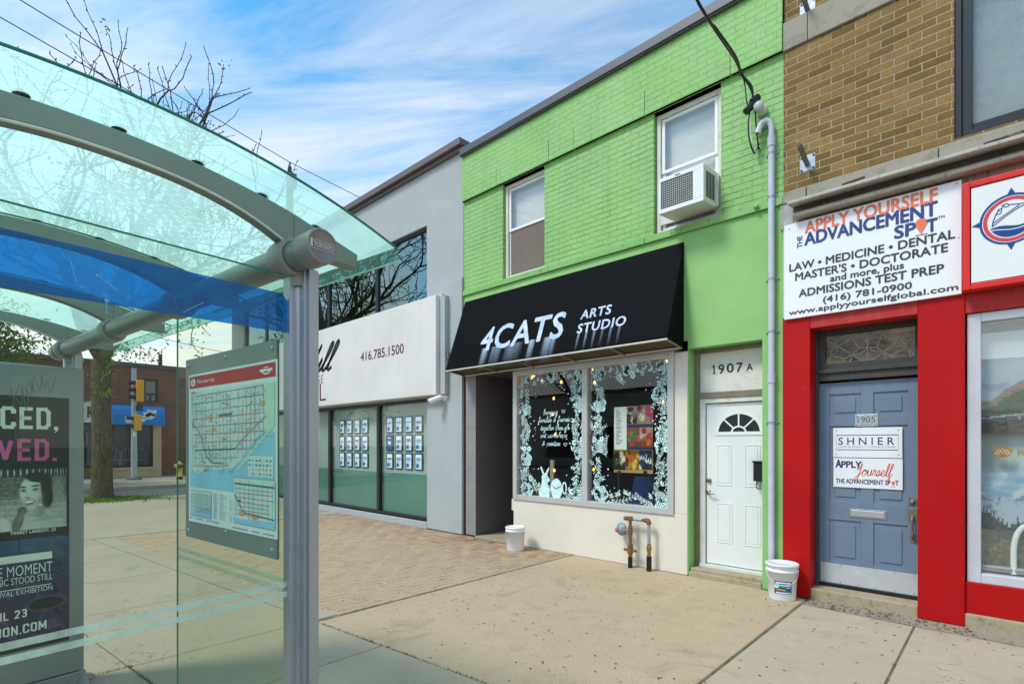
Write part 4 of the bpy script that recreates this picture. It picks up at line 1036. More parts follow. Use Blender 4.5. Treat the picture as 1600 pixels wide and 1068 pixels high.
for (X, Y, an, ln, cu) in ((110, 130, 20, .35, -.6), (320, 110, 10, .35, .3), (500, 170, -110, .45, .3), (470, 190, -100, .4, -.3), (85, 240, -70, .3, -.4), (85, 410, -95, .3, .4), (75, 690, -80, .4, -.5), (130, 690, 110, .3, -.8), (490, 690, -120, .55, .7), (500, 690, -80, .5, -.4), (140, 960, -5, .45, .8), (430, 990, 170, .3, -.6), (190, 170, -60, .18, .4), (440, 1000, 200, .25, .5), (470, 440, 60, .3, .5)):
    p = W2(X, Y); spray(p[0], p[1], R(an), ln, 7, cu, .075)
for (X, Y) in ((120, 850), (110, 660), (400, 620), (450, 600), (380, 935), (80, 660), (450, 960), (430, 1000)): p = W1(X, Y); flower(p[0], p[1], .045)
for (X, Y) in ((100, 575), (72, 860), (292, 185), (440, 610), (500, 640), (55, 580)): p = W2(X, Y); flower(p[0], p[1], .04)
for (X, Y, n) in ((100, 330, 14), (110, 560, 16), (110, 840, 14), (400, 330, 12), (410, 580, 16), (400, 880, 14), (330, 170, 12), (160, 190, 10), (250, 980, 16), (360, 980, 12)): p = W1(X, Y); dots(p[0], p[1], .09, n)
for (X, Y, n) in ((70, 310, 12), (70, 480, 12), (110, 800, 12), (200, 140, 12), (440, 240, 12), (500, 450, 14), (500, 760, 14), (130, 930, 12), (470, 880, 10), (400, 100, 8)): p = W2(X, Y); dots(p[0], p[1], .07, n)
for (ac, sgn) in ((L0 + .10, 1), (SM0 - .13, -1), (SM1 + .10, 1), (M1 - .12, -1)):
    b = BB + .06
    while b < TT - .05:
        a = ac + rnd.gauss(0, .035); k = rnd.random()
        if k < .55:
            an = R(90 + rnd.uniform(-70, 70))
            for q in (-1, 0, 1): leaflet(a, b, an + q * .62, rnd.uniform(.05, .095), .026, rnd.choice((0, 2, 2)))
        elif k < .8: spray(a, b, R(90 + rnd.uniform(-60, 60)), rnd.uniform(.14, .24), 5, rnd.uniform(-.8, .8), .055)
        else: dots(a, b, .05, 9)
        b += rnd.uniform(.05, .085)
for (a0_, a1_) in ((L0 + .1, SM0 - .1), (SM1 + .1, M1 - .1)):
    for bb_ in (BB + .10, TT - .10):
        a = a0_
        while a < a1_:
            an = R(rnd.choice((20, 160)) + rnd.uniform(-25, 25)); b = bb_ + rnd.gauss(0, .03)
            for q in (-1, 0, 1): leaflet(a, b, an + q * .6, rnd.uniform(.05, .09), .024, rnd.choice((0, 2, 2)))
            if rnd.random() < .5: dots(a, b + .04, .04, 5)
            a += rnd.uniform(.07, .12)
# rabbit and teapot
def poly1(ptsz, mi=0, d=.0003): w.fill(PW, [tuple(q.xy) for q in smooth_pts([(*W1(*p), 0) for p in ptsz], 4, True)], d, mi)
poly1([(178, 962), (172, 930), (186, 900), (192, 860), (190, 838), (196, 822), (186, 792), (182, 776), (192, 778), (204, 812), (214, 816), (228, 790), (238, 778), (236, 796), (226, 826), (238, 848), (242, 866), (228, 880), (236, 920), (240, 968), (205, 970)])
poly1([(258, 960), (250, 905), (254, 875), (268, 858), (286, 850), (304, 862), (318, 890), (322, 930), (310, 970), (280, 978)])
w.ring(PW, *W1(336, 912), .035, .085, .022, .0004, 0, 20); w.stroke(PW, [W1(262, 900), W1(280, 916), (W1(316, 902))], .012, .0016, 1)
w.ell(PW, *W1(222, 846), .008, .012, .0016, 1, 8)
# handwriting
CUR = {'a': (.9, [(.75, .85), (.35, 1), (.05, .5), (.3, 0), (.65, .35), (.75, .95), (.75, .15), (.95, .1)]), 'b': (.75, [(0, .2), (.3, 1.3), (.35, 2), (.15, 1.9), (.12, .15), (.4, 0), (.65, .4), (.5, .85), (.2, .7), (.75, .5)]),
 'd': (.9, [(.7, .85), (.3, 1), (.05, .5), (.3, 0), (.65, .4), (.75, 2), (.72, .15), (.95, .1)]), 'e': (.7, [(0, .35), (.45, .6), (.45, .95), (.2, .95), (.08, .4), (.3, 0), (.7, .3)]),
 'f': (.6, [(0, .4), (.35, 1.5), (.4, 2), (.2, 1.9), (.15, 0), (.15, -.9), (.35, -.8), (.3, 0), (.6, .4)]), 'g': (.85, [(.7, .85), (.3, 1), (.05, .5), (.3, .05), (.65, .4), (.72, .95), (.68, -.8), (.3, -.9), (.3, -.5), (.9, .2)]),
 'h': (.85, [(0, .2), (.3, 1.4), (.35, 2), (.15, 1.9), (.12, 0), (.2, .7), (.5, 1), (.62, .6), (.62, .1), (.85, .15)]), 'i': (.4, [(0, .2), (.2, 1), (.15, .2), (.25, 0), (.4, .2)]), 'k': (.8, [(0, .2), (.3, 1.4), (.35, 2), (.15, 1.9), (.12, 0), (.2, .5), (.55, 1), (.5, .6), (.25, .55), (.6, 0), (.8, .2)]),
 'l': (.45, [(0, .2), (.3, 1.4), (.32, 2), (.14, 1.9), (.12, .3), (.25, 0), (.45, .2)]), 'm': (1.2, [(0, .2), (.12, 1), (.12, 0), (.25, .8), (.42, 1), (.5, .6), (.5, 0), (.62, .8), (.8, 1), (.9, .6), (.9, .1), (1.15, .15)]),
 'n': (.85, [(0, .2), (.12, 1), (.12, 0), (.25, .8), (.48, 1), (.6, .6), (.6, .1), (.85, .15)]), 'o': (.8, [(.5, .95), (.2, .95), (.05, .5), (.25, 0), (.55, .15), (.6, .7), (.45, 1), (.5, .8), (.85, .8)]),
 'p': (.8, [(0, .3), (.15, 1), (.12, -1), (.15, .5), (.4, 1), (.65, .6), (.5, .05), (.2, .1), (.8, .2)]), 'r': (.6, [(0, .2), (.15, 1), (.2, .9), (.4, .95), (.35, .2), (.6, .15)]), 's': (.6, [(0, .2), (.3, 1), (.42, .4), (.25, 0), (.05, .1), (.6, .2)]),
 't': (.55, [(0, .3), (.25, 1.2), (.25, 1.7), (.2, .2), (.35, 0), (.55, .2)]), 'u': (.85, [(0, .3), (.1, 1), (.1, .3), (.3, 0), (.55, .3), (.62, 1), (.6, .2), (.85, .15)]), 'w': (1.0, [(0, .4), (.1, 1), (.12, .2), (.3, 0), (.48, .3), (.5, .9), (.52, .2), (.72, 0), (.88, .5), (.85, 1), (1.0, .8)]),
 '&': (.9, [(.8, .1), (.2, 1.1), (.4, 1.6), (.5, 1.2), (.1, .4), (.3, 0), (.8, .7)]), 'Y': (1.1, [(0, 1.8), (.15, 2.1), (.25, 1.5), (.35, 1.0), (.65, 1.2), (.85, 2.1), (.75, .6), (.55, -.7), (.2, -.9), (.25, -.4), (1.0, .4)]), 'H': (1.3, [(0, 1.6), (.35, 2.0), (.3, 1.2), (.15, 0), (.25, 1.0), (.85, 1.1), (1.0, 2.1), (.85, 1.0), (.8, .05), (1.0, .15)])}
def cursive(mbx_, pl, s_, a0, a1, b, xh, wd, d=.0004, mi=0, shear=.25):
    tot = sum(.7 if c == ' ' else CUR[c][0] for c in s_); k = (a1 - a0) / tot; x = 0; run = []
    def flush():
        if len(run) > 1: mbx_.stroke(pl, [tuple(q.xy) for q in smooth_pts([(a0 + (p[0] + shear * p[1]) * k, b + p[1] * xh, 0) for p in run], 4)], wd, d, mi)
        run.clear()
    for c in s_:
        if c == ' ': flush(); x += .7; continue
        for p in CUR[c][1]: run.append((x + p[0], p[1]))
        if c == 't': mbx_.stroke(pl, [(a0 + (x + .0 + shear * 1.25) * k, b + 1.2 * xh), (a0 + (x + .55 + shear * 1.25) * k, b + 1.3 * xh)], wd, d + .0002, mi)
        x += CUR[c][0]
    flush()
for s_, X0_, X1_, Y in (('bringing', 200, 292, 440), ('families & friends', 168, 372, 488), ('together through', 182, 364, 540), ('art workshops', 182, 352, 588), ('& parties', 192, 308, 640)):
    p, q = W1(X0_, Y), W1(X1_, Y); cursive(w, PW, s_, p[0], q[0], (p[1] + q[1]) / 2, .042, .0075)
for (X, Y) in ((330, 420), (342, 632)):
    p = W1(X, Y); h = .028
    w.stroke(PW, [(p[0] + h * 1.1 * math.sin(t_) ** 3, p[1] + h * (.8 * math.cos(t_) - .3 * math.cos(2 * t_) - .12 * math.cos(3 * t_))) for t_ in [6.283 * i / 22 for i in range(22)]], .007, .0004, 0, True)
link('window_painting', w, [mint, ink, mint_dim], shopwin)

# string lights hanging inside the glass
PL = PF.off(-.16)
for idx, (zf, pts_, lab) in enumerate(((Z1_, [(128, 205), (193, 228), (316, 234), (268, 338), (278, 570), (272, 800), (235, 1008), (436, 1028), (262, 440), (140, 192)], 'string of small warm lights inside the left shop pane with the handwriting'),
                                       (Z2_, [(42, 150), (55, 228), (500, 96), (275, 152), (512, 372), (528, 664), (50, 764), (60, 496), (480, 350), (30, 148)], 'string of small warm lights inside the right shop pane with the menu posters'))):
    sl_ = thing('string_light', lab, 'string lights', tuple(PL.pt(*PL.pix(*zf(250, 600)))), 'string lights in the shop window')
    cpts = [PL.pt(*PL.pix(*zf(*p))) for p in pts_]
    order = sorted(cpts, key=lambda q: -q.z)
    q = MB(); q.tube(order, .002, 5); link('wire', q, black_m, sl_)
    for p in cpts:
        q = MB(); q.lathe(p - Vector((0, 0, .02)), [(.001, 0), (.014, .008), (.017, .018), (.012, .032), (.006, .048)], 10); link('bulb', q, bulb_m, sl_)

# poster board behind the right pane
PP = PF.off(-.12)
pbm = thing('menu_board', 'clipped poster board with food photos and a white price list behind the right pane', 'poster board', tuple(PP.pt(*PP.pix(*Z2_(290, 780)))))
def p2(X, Y): return PP.pix(*Z2_(X, Y))
b0, b1 = p2(175, 790), p2(416, 365)
w = MB(); w.pbox(PP, b0[0], b1[0], p2(300, 785)[1], p2(300, 372)[1], -.012, 0); link('board', w, flat('kraft_board', srgb(190, 150, 98), .7), pbm)
pal = [srgb(120, 40, 30), srgb(226, 170, 60), srgb(90, 150, 40), srgb(230, 210, 180), srgb(70, 40, 26), srgb(214, 60, 110), srgb(50, 60, 90), srgb(238, 238, 230), srgb(216, 110, 40)]
pm = [flat('print_%s' % n_, c, .35, 0, .03) for n_, c in zip(('maroon', 'amber', 'leaf', 'cream', 'cocoa', 'rose', 'navy', 'paper', 'orange'), pal)]
w = MB()
q0, q1 = p2(178, 640), p2(254, 380); w.rect(PP, q0[0], q1[0], p2(215, 640)[1], p2(215, 378)[1], .003, 7)
for k in range(26):
    z = p2(215, 400 + k * 8.4)[1]; ln = rnd.uniform(.3, .8); w.rect(PP, q0[0] + .03, q0[0] + .03 + (q1[0] - q0[0] - .06) * ln, z, z + .006, .004, 6)
cells = [(255, 318, 378, 480, (4, 0, 3)), (320, 416, 365, 475, (3, 0, 5)), (255, 333, 505, 622, (2, 2, 5)), (334, 416, 505, 622, (8, 5, 3)), (172, 246, 645, 765, (4, 3, 2)), (248, 330, 645, 765, (1, 8, 0)), (332, 412, 645, 765, (6, 3, 6))]
for ci, (xa, xb, ya, yb, cc) in enumerate(cells):
    e0, e1 = p2(xa, (ya + yb) / 2)[0], p2(xb, (ya + yb) / 2)[0]; f0, f1 = p2((xa + xb) / 2, yb)[1], p2((xa + xb) / 2, ya)[1]
    cr = random.Random(40 + ci); bl2 = [(cr.uniform(.05, .95), cr.uniform(.1, .9), cr.uniform(.08, .24), cr.uniform(.7, 1.4), pal[cr.choice(cc)], cr.uniform(.6, 1.15)) for _ in range(13)]
    def food(x, y, bl2=bl2, ci=ci, cc=cc):
        n = fnoise(x * 6, y * 6, ci * 3.1); c = lerp3(tuple(v * .35 for v in pal[cc[0]]), tuple(v * .8 for v in pal[cc[2]]), sm(y + .3 * n, .1, .9) * .5)
        for (cx, cy, r, asp, col, lum) in bl2:
            d_ = math.hypot((x - cx) / r, (y - cy) / (r * asp)); m = 1 - sm(d_, .8, 1.05)
            if m > 0: c = lerp3(c, tuple(min(1, v * lum * (1.15 - .55 * d_ + .35 * n)) for v in col), m)
        return c
    printed('food_print', PP, e0, e1, f0, f1, .0034, 22, 24, food, pbm)
for (xa, xb, ya, yb) in ((255, 416, 482, 503), (255, 416, 624, 642)):
    e0, e1 = p2(xa, ya)[0], p2(xb, ya)[0]; w.rect(PP, e0, e1, p2(330, yb)[1], p2(330, ya)[1], .0032, 6)
link('print', w, pm, pbm)
w = MB()
for X in (208, 370): q = p2(X, 785); link('clip', MB().pbox(PP, q[0] - .025, q[0] + .025, q[1] - .015, q[1] + .03, 0, .012), black_m, pbm)
w = MB(); q = p2(300, 785)[1]; 
for a in (b0[0] + .06, b1[0] - .06): w.tube([PP.pt(a, q, -.02), PP.pt(a, .74, -.05)], .012, 8)
link('stand', w, black_m, pbm)
# blue chair, table, easel post
chx, chz = PF.off(-.5).pix(*Z2_(330, 950))
ch = thing('desk_chair', 'dark blue plastic chair behind the right shop pane', 'chair', (chx, 6.9, .03))
w = MB(); w.hexa([(chx - .2, 6.85, .72), (chx + .2, 6.85, .72), (chx + .2, 6.88, .72), (chx - .2, 6.88, .72), (chx - .13, 6.9, 1.16), (chx + .18, 6.9, 1.16), (chx + .18, 6.93, 1.16), (chx - .13, 6.93, 1.16)]); link('backrest', w, flat('blue_plastic', srgb(24, 60, 130), .4), ch, bevel=.01)
w = MB(); w.box(chx - .2, chx + .2, 6.88, 7.28, .47, .5); link('seat', w, MATS['blue_plastic'], ch, bevel=.01)
for sx in (-.17, .17):
    for sy in (6.91, 7.25): w = MB(); w.tube([(chx + sx, sy, .03), (chx + sx * .9, sy, .48)], .012, 8); link('leg', w, black_m, ch)
tbx = thing('work_table', 'dark work table deep inside the green shop', 'table', (-4.4, 8.6, .03))
w = MB(); w.box(-5.3, -3.4, 8.2, 9.0, .72, .76); link('tabletop', w, flat('table_wood', srgb(120, 84, 56), .5), tbx)
for sx in (-5.2, -3.5):
    for sy in (8.28, 8.92): w = MB(); w.box(sx - .03, sx + .03, sy - .03, sy + .03, .03, .72); link('leg', w, black_m, tbx)
for k, (x, z, wd_, ht, col, lab) in enumerate(((-5.35, 2.0, .5, .7, srgb(120, 124, 126), 'pale sheet hanging at the back left of the green shop'), (-4.0, 2.05, .42, .5, srgb(96, 110, 112), 'grey framed picture on the back wall of the green shop, left one'), (-3.45, 2.05, .42, .5, srgb(96, 110, 112), 'grey framed picture on the back wall of the green shop, right one'))):
    o = link('wall_picture', MB().box(x - wd_ / 2, x + wd_ / 2, 10.42, 10.46, z - ht / 2, z + ht / 2), flat('picture_%s' % ('sheet', 'left', 'right')[k], col, .6)); tag(o, lab, 'picture', 'pictures on the back wall')
pw = PF.off(-.3).pix(*Z1_(255, 840))
o = link('easel_post', MB().box(pw[0] - .035, pw[0] + .035, 6.6, 6.64, .73, 1.38), flat('pine', srgb(170, 160, 140), .6)); tag(o, 'pale upright wooden post standing behind the painted teapot', 'post')

# ================================================================== GAS PIPES
Z = zp(960, 790, 9.71); PG = PF.off(.13)
def g_(X, Y, d=0): a, b = PG.pix(*Z(X, Y)); return PG.pt(a, b, d)
gas = thing('gas_pipe', 'rusty gas pipe loop with grey regulator on the cream wall', 'gas pipe', tuple(g_(240, 945)))
w = MB(); xl = g_(240, 600).x; xr = g_(525, 600).x; yy = PG.o.y
def gz_(Y, x_): return g_(240 if x_ == xl else 530, Y).z
ztop = (g_(240, 195).z + g_(520, 220).z) / 2
w.tube([(xl, yy, .06), (xl, yy, ztop)], .021, 12); w.tube([(xl - .06, yy, ztop), (xr, yy, ztop)], .021, 12)
link('pipe_run', w, rust, gas)
w = MB(); w.tube([(xr, yy, ztop), (xr, yy, .1)], .021, 12); w.tube([(xl + .06, yy, ztop), (xr - .1, yy, ztop)], .0225, 12); link('galvanised_pipe', w, galv, gas)
w = MB()
for (x, z, r_, h) in ((xl, ztop, .032, .03), (xl, g_(240, 370).z, .032, .055), (xl, g_(240, 600).z, .034, .02), (xl, g_(240, 670).z, .040, .035), (xl, g_(240, 640).z, .03, .05), (xl, g_(240, 705).z, .03, .03)):
    link('fitting', MB().lathe((x, yy, z), [(.0, -h), (r_, -h), (r_ * 1.08, 0), (r_, h), (0, h)], 8, sm=False), rust, gas)
w.tube([(xl - .09, yy, g_(240, 668).z), (xl + .09, yy, g_(240, 668).z)], .022, 6, sm=False)
w.lathe((xl - .06, yy, ztop), [(0, -.02), (.03, -.02), (.03, .025), (0, .03)], 8, axis=(-1, 0, 0), sm=False)
link('fitting', w, rust, gas); w = MB()
w.tube(smooth_pts([(xr - .06, yy, ztop), (xr - .01, yy, ztop - .005), (xr, yy, ztop - .05)], 5), .031, 10)
link('elbow', w, rust, gas)
w = MB()
zc1, zc2 = g_(530, 640).z, g_(530, 720).z
w.lathe((xr, yy, zc1), [(0, -.035), (.028, -.035), (.036, 0), (.028, .035), (0, .035)], 8, sm=False); w.tube([(xr, yy, zc2 - .06), (xr, yy, zc1 + .06)], .0245, 10)
link('union', w, brass, gas)
w = MB()
for x in (xl, xr): link('plastic_sleeve', MB().tube([(x, yy, -.02), (x, yy, .145 if x == xl else .19)], .031 if x == xl else .034, 12), flat('black_sleeve', (.012, .012, .013), .45), gas)
w = MB(); zr = g_(240, 370).z; w.tube([(xl, yy, zr), (xl - .06, yy - .01, zr)], .018, 10)
w.lathe((xl - .13, yy + .045, zr), [(0, 0), (.06, .0), (.085, .02), (.088, .034), (.085, .048), (.06, .06), (.045, .085), (.03, .09), (0, .09)], 22, axis=(-.25, -1, 0))
link('regulator', w, flat('regulator_grey', srgb(142, 152, 158), .55, .2, .12, 30), gas)
w = MB(); w.lathe((xl - .175, yy - .02, zr - .01), [(0, 0), (.03, 0), (.03, .03), (.02, .035), (0, .035)], 14, axis=(-.6, -1, 0)); link('vent_cap', w, flat('faded_red_cap', srgb(170, 110, 100), .6), gas)

# ================================================================== BUCKETS
def bucket(loc, label, sticker, rot=0.0):
    b = thing('bucket', label, 'bucket', tuple(loc), 'white plastic buckets on the pavement')
    x, y, z = loc
    w = MB(); w.lathe(loc, [(0, .0), (.128, .0), (.131, .006), (.146, .29), (.156, .292), (.156, .312), (.147, .314), (.148, .338), (.158, .340), (.158, .352), (.149, .353), (.149, .365), (.142, .365), (.126, .02), (0, .015)], 40); link('body', w, plastic_w, b)
    if sticker:
        w = MB(); w.lathe(loc, [(.152, .352), (.162, .352), (.163, .372), (.158, .377), (.146, .377), (.143, .366), (.02, .366), (0, .366)], 40); link('lid', w, plastic_w, b)
    w = MB()
    cxy = Vector((x, y, z)); ax_ = Vector((math.cos(rot), math.sin(rot), 0)); pe_ = Vector((-ax_.y, ax_.x, 0))
    w.tube([cxy + ax_ * (.153 * math.cos(t_)) - pe_ * (.16 * math.sin(t_)) + Vector((0, 0, .30 - .13 * math.sin(t_))) for t_ in [math.pi * i / 20 for i in range(21)]], .0028, 6); link('handle', w, galv if not sticker else plastic_w, b)
    for s_ in (1, -1):
        w = MB(); w.lathe(cxy + ax_ * s_ * .146 + Vector((0, 0, .30)), [(.016, 0), (.014, .012), (0, .014)], 10, axis=ax_ * s_); link('handle_lug', w, plastic_w, b)
    if sticker:
        # paper label wrapped on the side facing the street
        d = Vector((0 - x, 0 - y, 0)).normalized(); a0 = math.atan2(d.y, d.x) + .08
        def wrap(mb_, u0, u1, v0, v1, mi, e=.0015, n=8):
            for i in range(n):
                q = []
                for (uu, vv) in ((u0 + (u1 - u0) * i / n, v0), (u0 + (u1 - u0) * (i + 1) / n, v0), (u0 + (u1 - u0) * (i + 1) / n, v1), (u0 + (u1 - u0) * i / n, v1)):
                    r = .131 + .015 * (vv - .006) / .284 + e; q.append((x + r * math.cos(a0 + uu), y + r * math.sin(a0 + uu), z + vv))
                mb_.add(q, [(0, 1, 2, 3)], mi)
        w = MB(); wrap(w, -.62, .62, .075, .205, 0)
        for (u0, u1, v0, v1, mi) in ((-.62, .62, .18, .205, 1), (-.62, .62, .075, .1, 1), (-.5, .5, .183, .198, 3), (-.5, .56, .08, .094, 3), (-.45, .15, .108, .124, 2), (-.45, .1, .108, .116, 4), (-.6, -.3, .135, .17, 3), (.1, .6, .16, .168, 3), (-.1, .5, .15, .156, 5), (.2, .55, .14, .145, 3), (-.3, .1, .150, .172, 5)):
            wrap(w, u0, u1, v0, v1, mi, .0022 + .0002 * mi)
        link('paper_label', w, [flat('label_teal', srgb(20, 110, 130), .4), flat('label_navy', srgb(24, 40, 90), .4), flat('label_gold', srgb(220, 180, 70), .4), flat('label_white', srgb(230, 236, 240), .4), flat('label_red', srgb(200, 60, 40), .4), flat('label_sky', srgb(90, 180, 200), .4)], b)
    return b
bl_ = ground_at(802.5, 859); bucket((bl_.x, bl_.y + .04, 0.0), 'open white plastic bucket without label beside the dark alcove', False, .4)
br_ = ground_at(1221, 934); bucket((br_.x, br_.y + .02, 0.0), 'lidded white bucket with teal paper label at the foot of the red pillar', True, .35)

# ================================================================== GREY OFFICE
HX0, HX1 = -18.6, -7.12
gry = thing('grey_office_building', 'two storey grey stucco office building with wide shop windows', 'building', (-12.8, 6.3, 0))
UW0, UW1, UZ0, UZ1 = -17.6, -8.2, 3.3, 5.87
GW0, GW1, GZ0, GZ1 = -17.4, -8.14, .13, 2.52
w = MB(); w.wall(PF, HX0, HX1 - .01, 0, 6.9, [(UW0, UW1, UZ0, UZ1), (GW0, GW1, GZ0, GZ1)], .18)
w.quad((HX0, 6.3, 0), (HX0, 6.3, 6.9), (HX0, 18, 6.9), (HX0, 18, 0)); w.quad((HX0, 18, 0), (HX0, 18, 6.9), (HX1, 18, 6.9), (HX1, 18, 0)); w.quad((HX0, 6.3, 6.7), (HX1, 6.3, 6.7), (HX1, 18, 6.7), (HX0, 18, 6.7))
link('wall', w, grey_stucco, gry)
w = MB(); w.pbox(PF, -8.138, HX1 - .005, .02, 4.62, -.02, .045); w.pbox(PF, -8.138, HX1 - .005, 4.62, 4.632, -.02, .03); link('pier', w, grey_stucco, gry, bevel=.004)
w = MB(); w.pbox(PF, HX0 - .08, HX1 + .03, 6.97, 7.09, -.3, .13); w.pbox(PF, HX0 - .06, HX1 + .02, 6.90, 6.97, -.3, .06); link('coping', w, brownflash, gry, bevel=.006)
w = MB(); w.pbox(PF, GW0, GW1, .0, .13, -.1, .05); link('window_ledge', w, grey_stucco, gry, bevel=.006)
def mullion_window(name, x0, x1, z0, z1, cuts, glass_m, depth):
    cuts = sorted(cuts)
    w = MB(); f = .06
    w.pbox(PF, x0, x0 + f, z0, z1, -depth - .03, -depth + .05); w.pbox(PF, x1 - f, x1, z0, z1, -depth - .03, -depth + .05)
    w.pbox(PF, x0 + f, x1 - f, z0, z0 + f, -depth - .03, -depth + .049); w.pbox(PF, x0 + f, x1 - f, z1 - f, z1, -depth - .03, -depth + .049)
    for c in cuts: w.pbox(PF, c - .05, c + .05, z0 + f, z1 - f, -depth - .03, -depth + .048)
    fr = link(name, w, dark_frame, gry, bevel=.004)
    w = MB(); e = [x0 + f] + [q for c in cuts for q in (c - .05, c + .05)] + [x1 - f]
    for i in range(0, len(e), 2): link('pane', MB().rect(PF, e[i], e[i + 1], z0 + f, z1 - f, -depth + .01), glass_m, fr)
    return fr
ucuts = [PF.pix(585, 450)[0], PF.pix(513, 470)[0] - .1, -14.4, -16]
mullion_window('upper_window', UW0, UW1, UZ0, UZ1, ucuts, dark_glass, .10)
gcuts = [PF.pix(587, 720)[0], PF.pix(514, 720)[0] - .1, -14.6, -16]
gwn = mullion_window('shop_window', GW0, GW1, GZ0, GZ1, gcuts, glass('office_glass', (.84, .90, .88), .9, base=.02, wav=.04), .10)
w = MB(); w.rect(PF, GW0 + .06, GW1 - .06, 1.02, GZ1 - .06, -.155, 0); w.rect(PF, GW0 + .06, GW1 - .06, GZ0 + .06, 1.02, -.150, 1); link('frosted_film', w, [flat('grey_green_film', srgb(176, 190, 178), .6, 0, .10, .6), flat('teal_film', srgb(98, 146, 130), .5, 0, .10, .6)], gwn)
w = MB(); w.box(HX0 + .1, HX1 - .2, 6.9, 6.92, 0, 6.6); w.box(HX0 + .1, HX1 - .2, 6.5, 6.9, 2.75, 2.78)
link('office_interior', w, flat('office_back_wall', srgb(128, 134, 126), .9, 0, .2, .8), gry)
w = MB(); w.rect(PF, UW0 + .05, UW1 - .05, UZ0 + .05, UZ1 - .05, -.6); link('upper_fill_sheet', w, flat('office_fill_sheet', srgb(120, 138, 138), .8, 0, .1, .7), gry)  # plain blue-grey sheet added behind the panes to lighten their dark inside
w = MB(); w.rect(PF, -12.9, -11.6, UZ0 + .06, UZ1 - .06, -.17); 
t = NT('leaf_pattern_blind'); c_ = t.mix(t.ramp(t.noise(5, 2, .5), .48, .5), (.012, .013, .014), (.09, .085, .09)); link('patterned_blind', w, t.principled(c_, .7), gry)
# listing cards, one object each
paper_em = t = NT('backlit_paper')
e_ = t.n('ShaderNodeBsdfPrincipled', {'Base Color': (.66, .74, .80, 1), 'Roughness': .4, 'Emission Color': (.62, .85, 1, 1), 'Emission Strength': .30}); t.l(e_.outputs[0], t.out.inputs['Surface']); paper_em = t.m
blue_em = emit('backlit_blue', (.012, .08, .24), .35); navy_card = flat('card_frame', (.012, .035, .07), .3)
ordw = ('first', 'second', 'third', 'fourth'); roww = ('top', 'middle', 'bottom')
PCD = PF.off(-.132); Z = zp(520, 640, 8.9)
grids = [((92, 192, 298, 405), (165, 268, 378, 490), ((135, 330), (360, 565), (592, 795)), 'left'), ((742, 868, 1004, 1138), (838, 968, 1106, 1250), ((90, 315), (345, 572), (600, 828)), 'right')]
pics = [flat('card_photo_%s' % n_, c, .4) for n_, c in (('tan', srgb(190, 170, 150)), ('sky', srgb(150, 190, 220)), ('green', srgb(110, 150, 120)), ('rose', srgb(190, 140, 140)))]
for xs0, xs1, rows_, side in grids:
    for r_ in range(3):
        for c in range(4):
            ya, yb = rows_[r_]; tilt = (c - 1.5) * (-4)
            # the grid hangs square on the wall: rows share heights, columns share positions
            a0 = PCD.pix(*Z(xs0[c], 450))[0]; a1 = PCD.pix(*Z(xs1[c], 450))[0]
            zs_t = sum(PCD.pix(*Z((xs0[k] + xs1[k]) / 2, ya + tilt * 0 - (k - 1.5) * 7))[1] for k in range(4)) / 4
            zs_b = sum(PCD.pix(*Z((xs0[k] + xs1[k]) / 2, yb - (k - 1.5) * 2))[1] for k in range(4)) / 4
            blue = side == 'right' and r_ == 1 and c == 0
            lab = 'solid blue display card with a white emblem in the office window' if blue else 'backlit card, %s row, %s from left, %s pane of grey office' % (roww[r_], ordw[c], side)
            cd = thing('listing_card', lab, 'display card', tuple(PCD.pt((a0 + a1) / 2, zs_b, 0)), 'backlit listing cards in the office window')
            w = MB(); w.pbox(PCD, a0, a1, zs_b, zs_t, -.012, 0); link('frame', w, navy_card, cd)
            m_a, m_b = (a1 - a0) * .13, (zs_t - zs_b) * .07
            w = MB(); x0, x1, z0, z1 = a0 + m_a, a1 - m_a, zs_b + m_b, zs_t - m_b
            w.rect(PCD, x0, x1, z0, z1, .003, 1 if blue else 0); W_, H_ = x1 - x0, z1 - z0
            if blue:
                w.ell(PCD, (x0 + x1) / 2, z0 + H_ * .5, W_ * .3, H_ * .13, .004, 0, 16, 0, 0, math.pi); w.rect(PCD, x0 + W_ * .3, x1 - W_ * .3, z0 + H_ * .38, z0 + H_ * .5, .0042, 0); w.rect(PCD, x0 + W_ * .2, x1 - W_ * .2, z1 - H_ * .16, z1 - H_ * .1, .004, 0)
            else:
                w.rect(PCD, x0 + W_ * .08, x0 + W_ * .55, z0 + H_ * .08, z0 + H_ * .36, .004, 1)
                w.rect(PCD, x0 + W_ * .1, x1 - W_ * .1, z0 + H_ * rnd.uniform(.52, .6), z0 + H_ * rnd.uniform(.68, .8), .004, 2 + rnd.randrange(4))
                for k in range(4): w.rect(PCD, x0 + W_ * .62, x0 + W_ * rnd.uniform(.75, .95), z0 + H_ * (.10 + .07 * k), z0 + H_ * (.125 + .07 * k), .004, 1)
                for k in range(3): w.rect(PCD, x0 + W_ * .1, x0 + W_ * rnd.uniform(.5, .9), z0 + H_ * (.42 + .035 * k), z0 + H_ * (.435 + .035 * k), .004, 1)
            link('sheet', w, [paper_em, blue_em] + pics, cd)

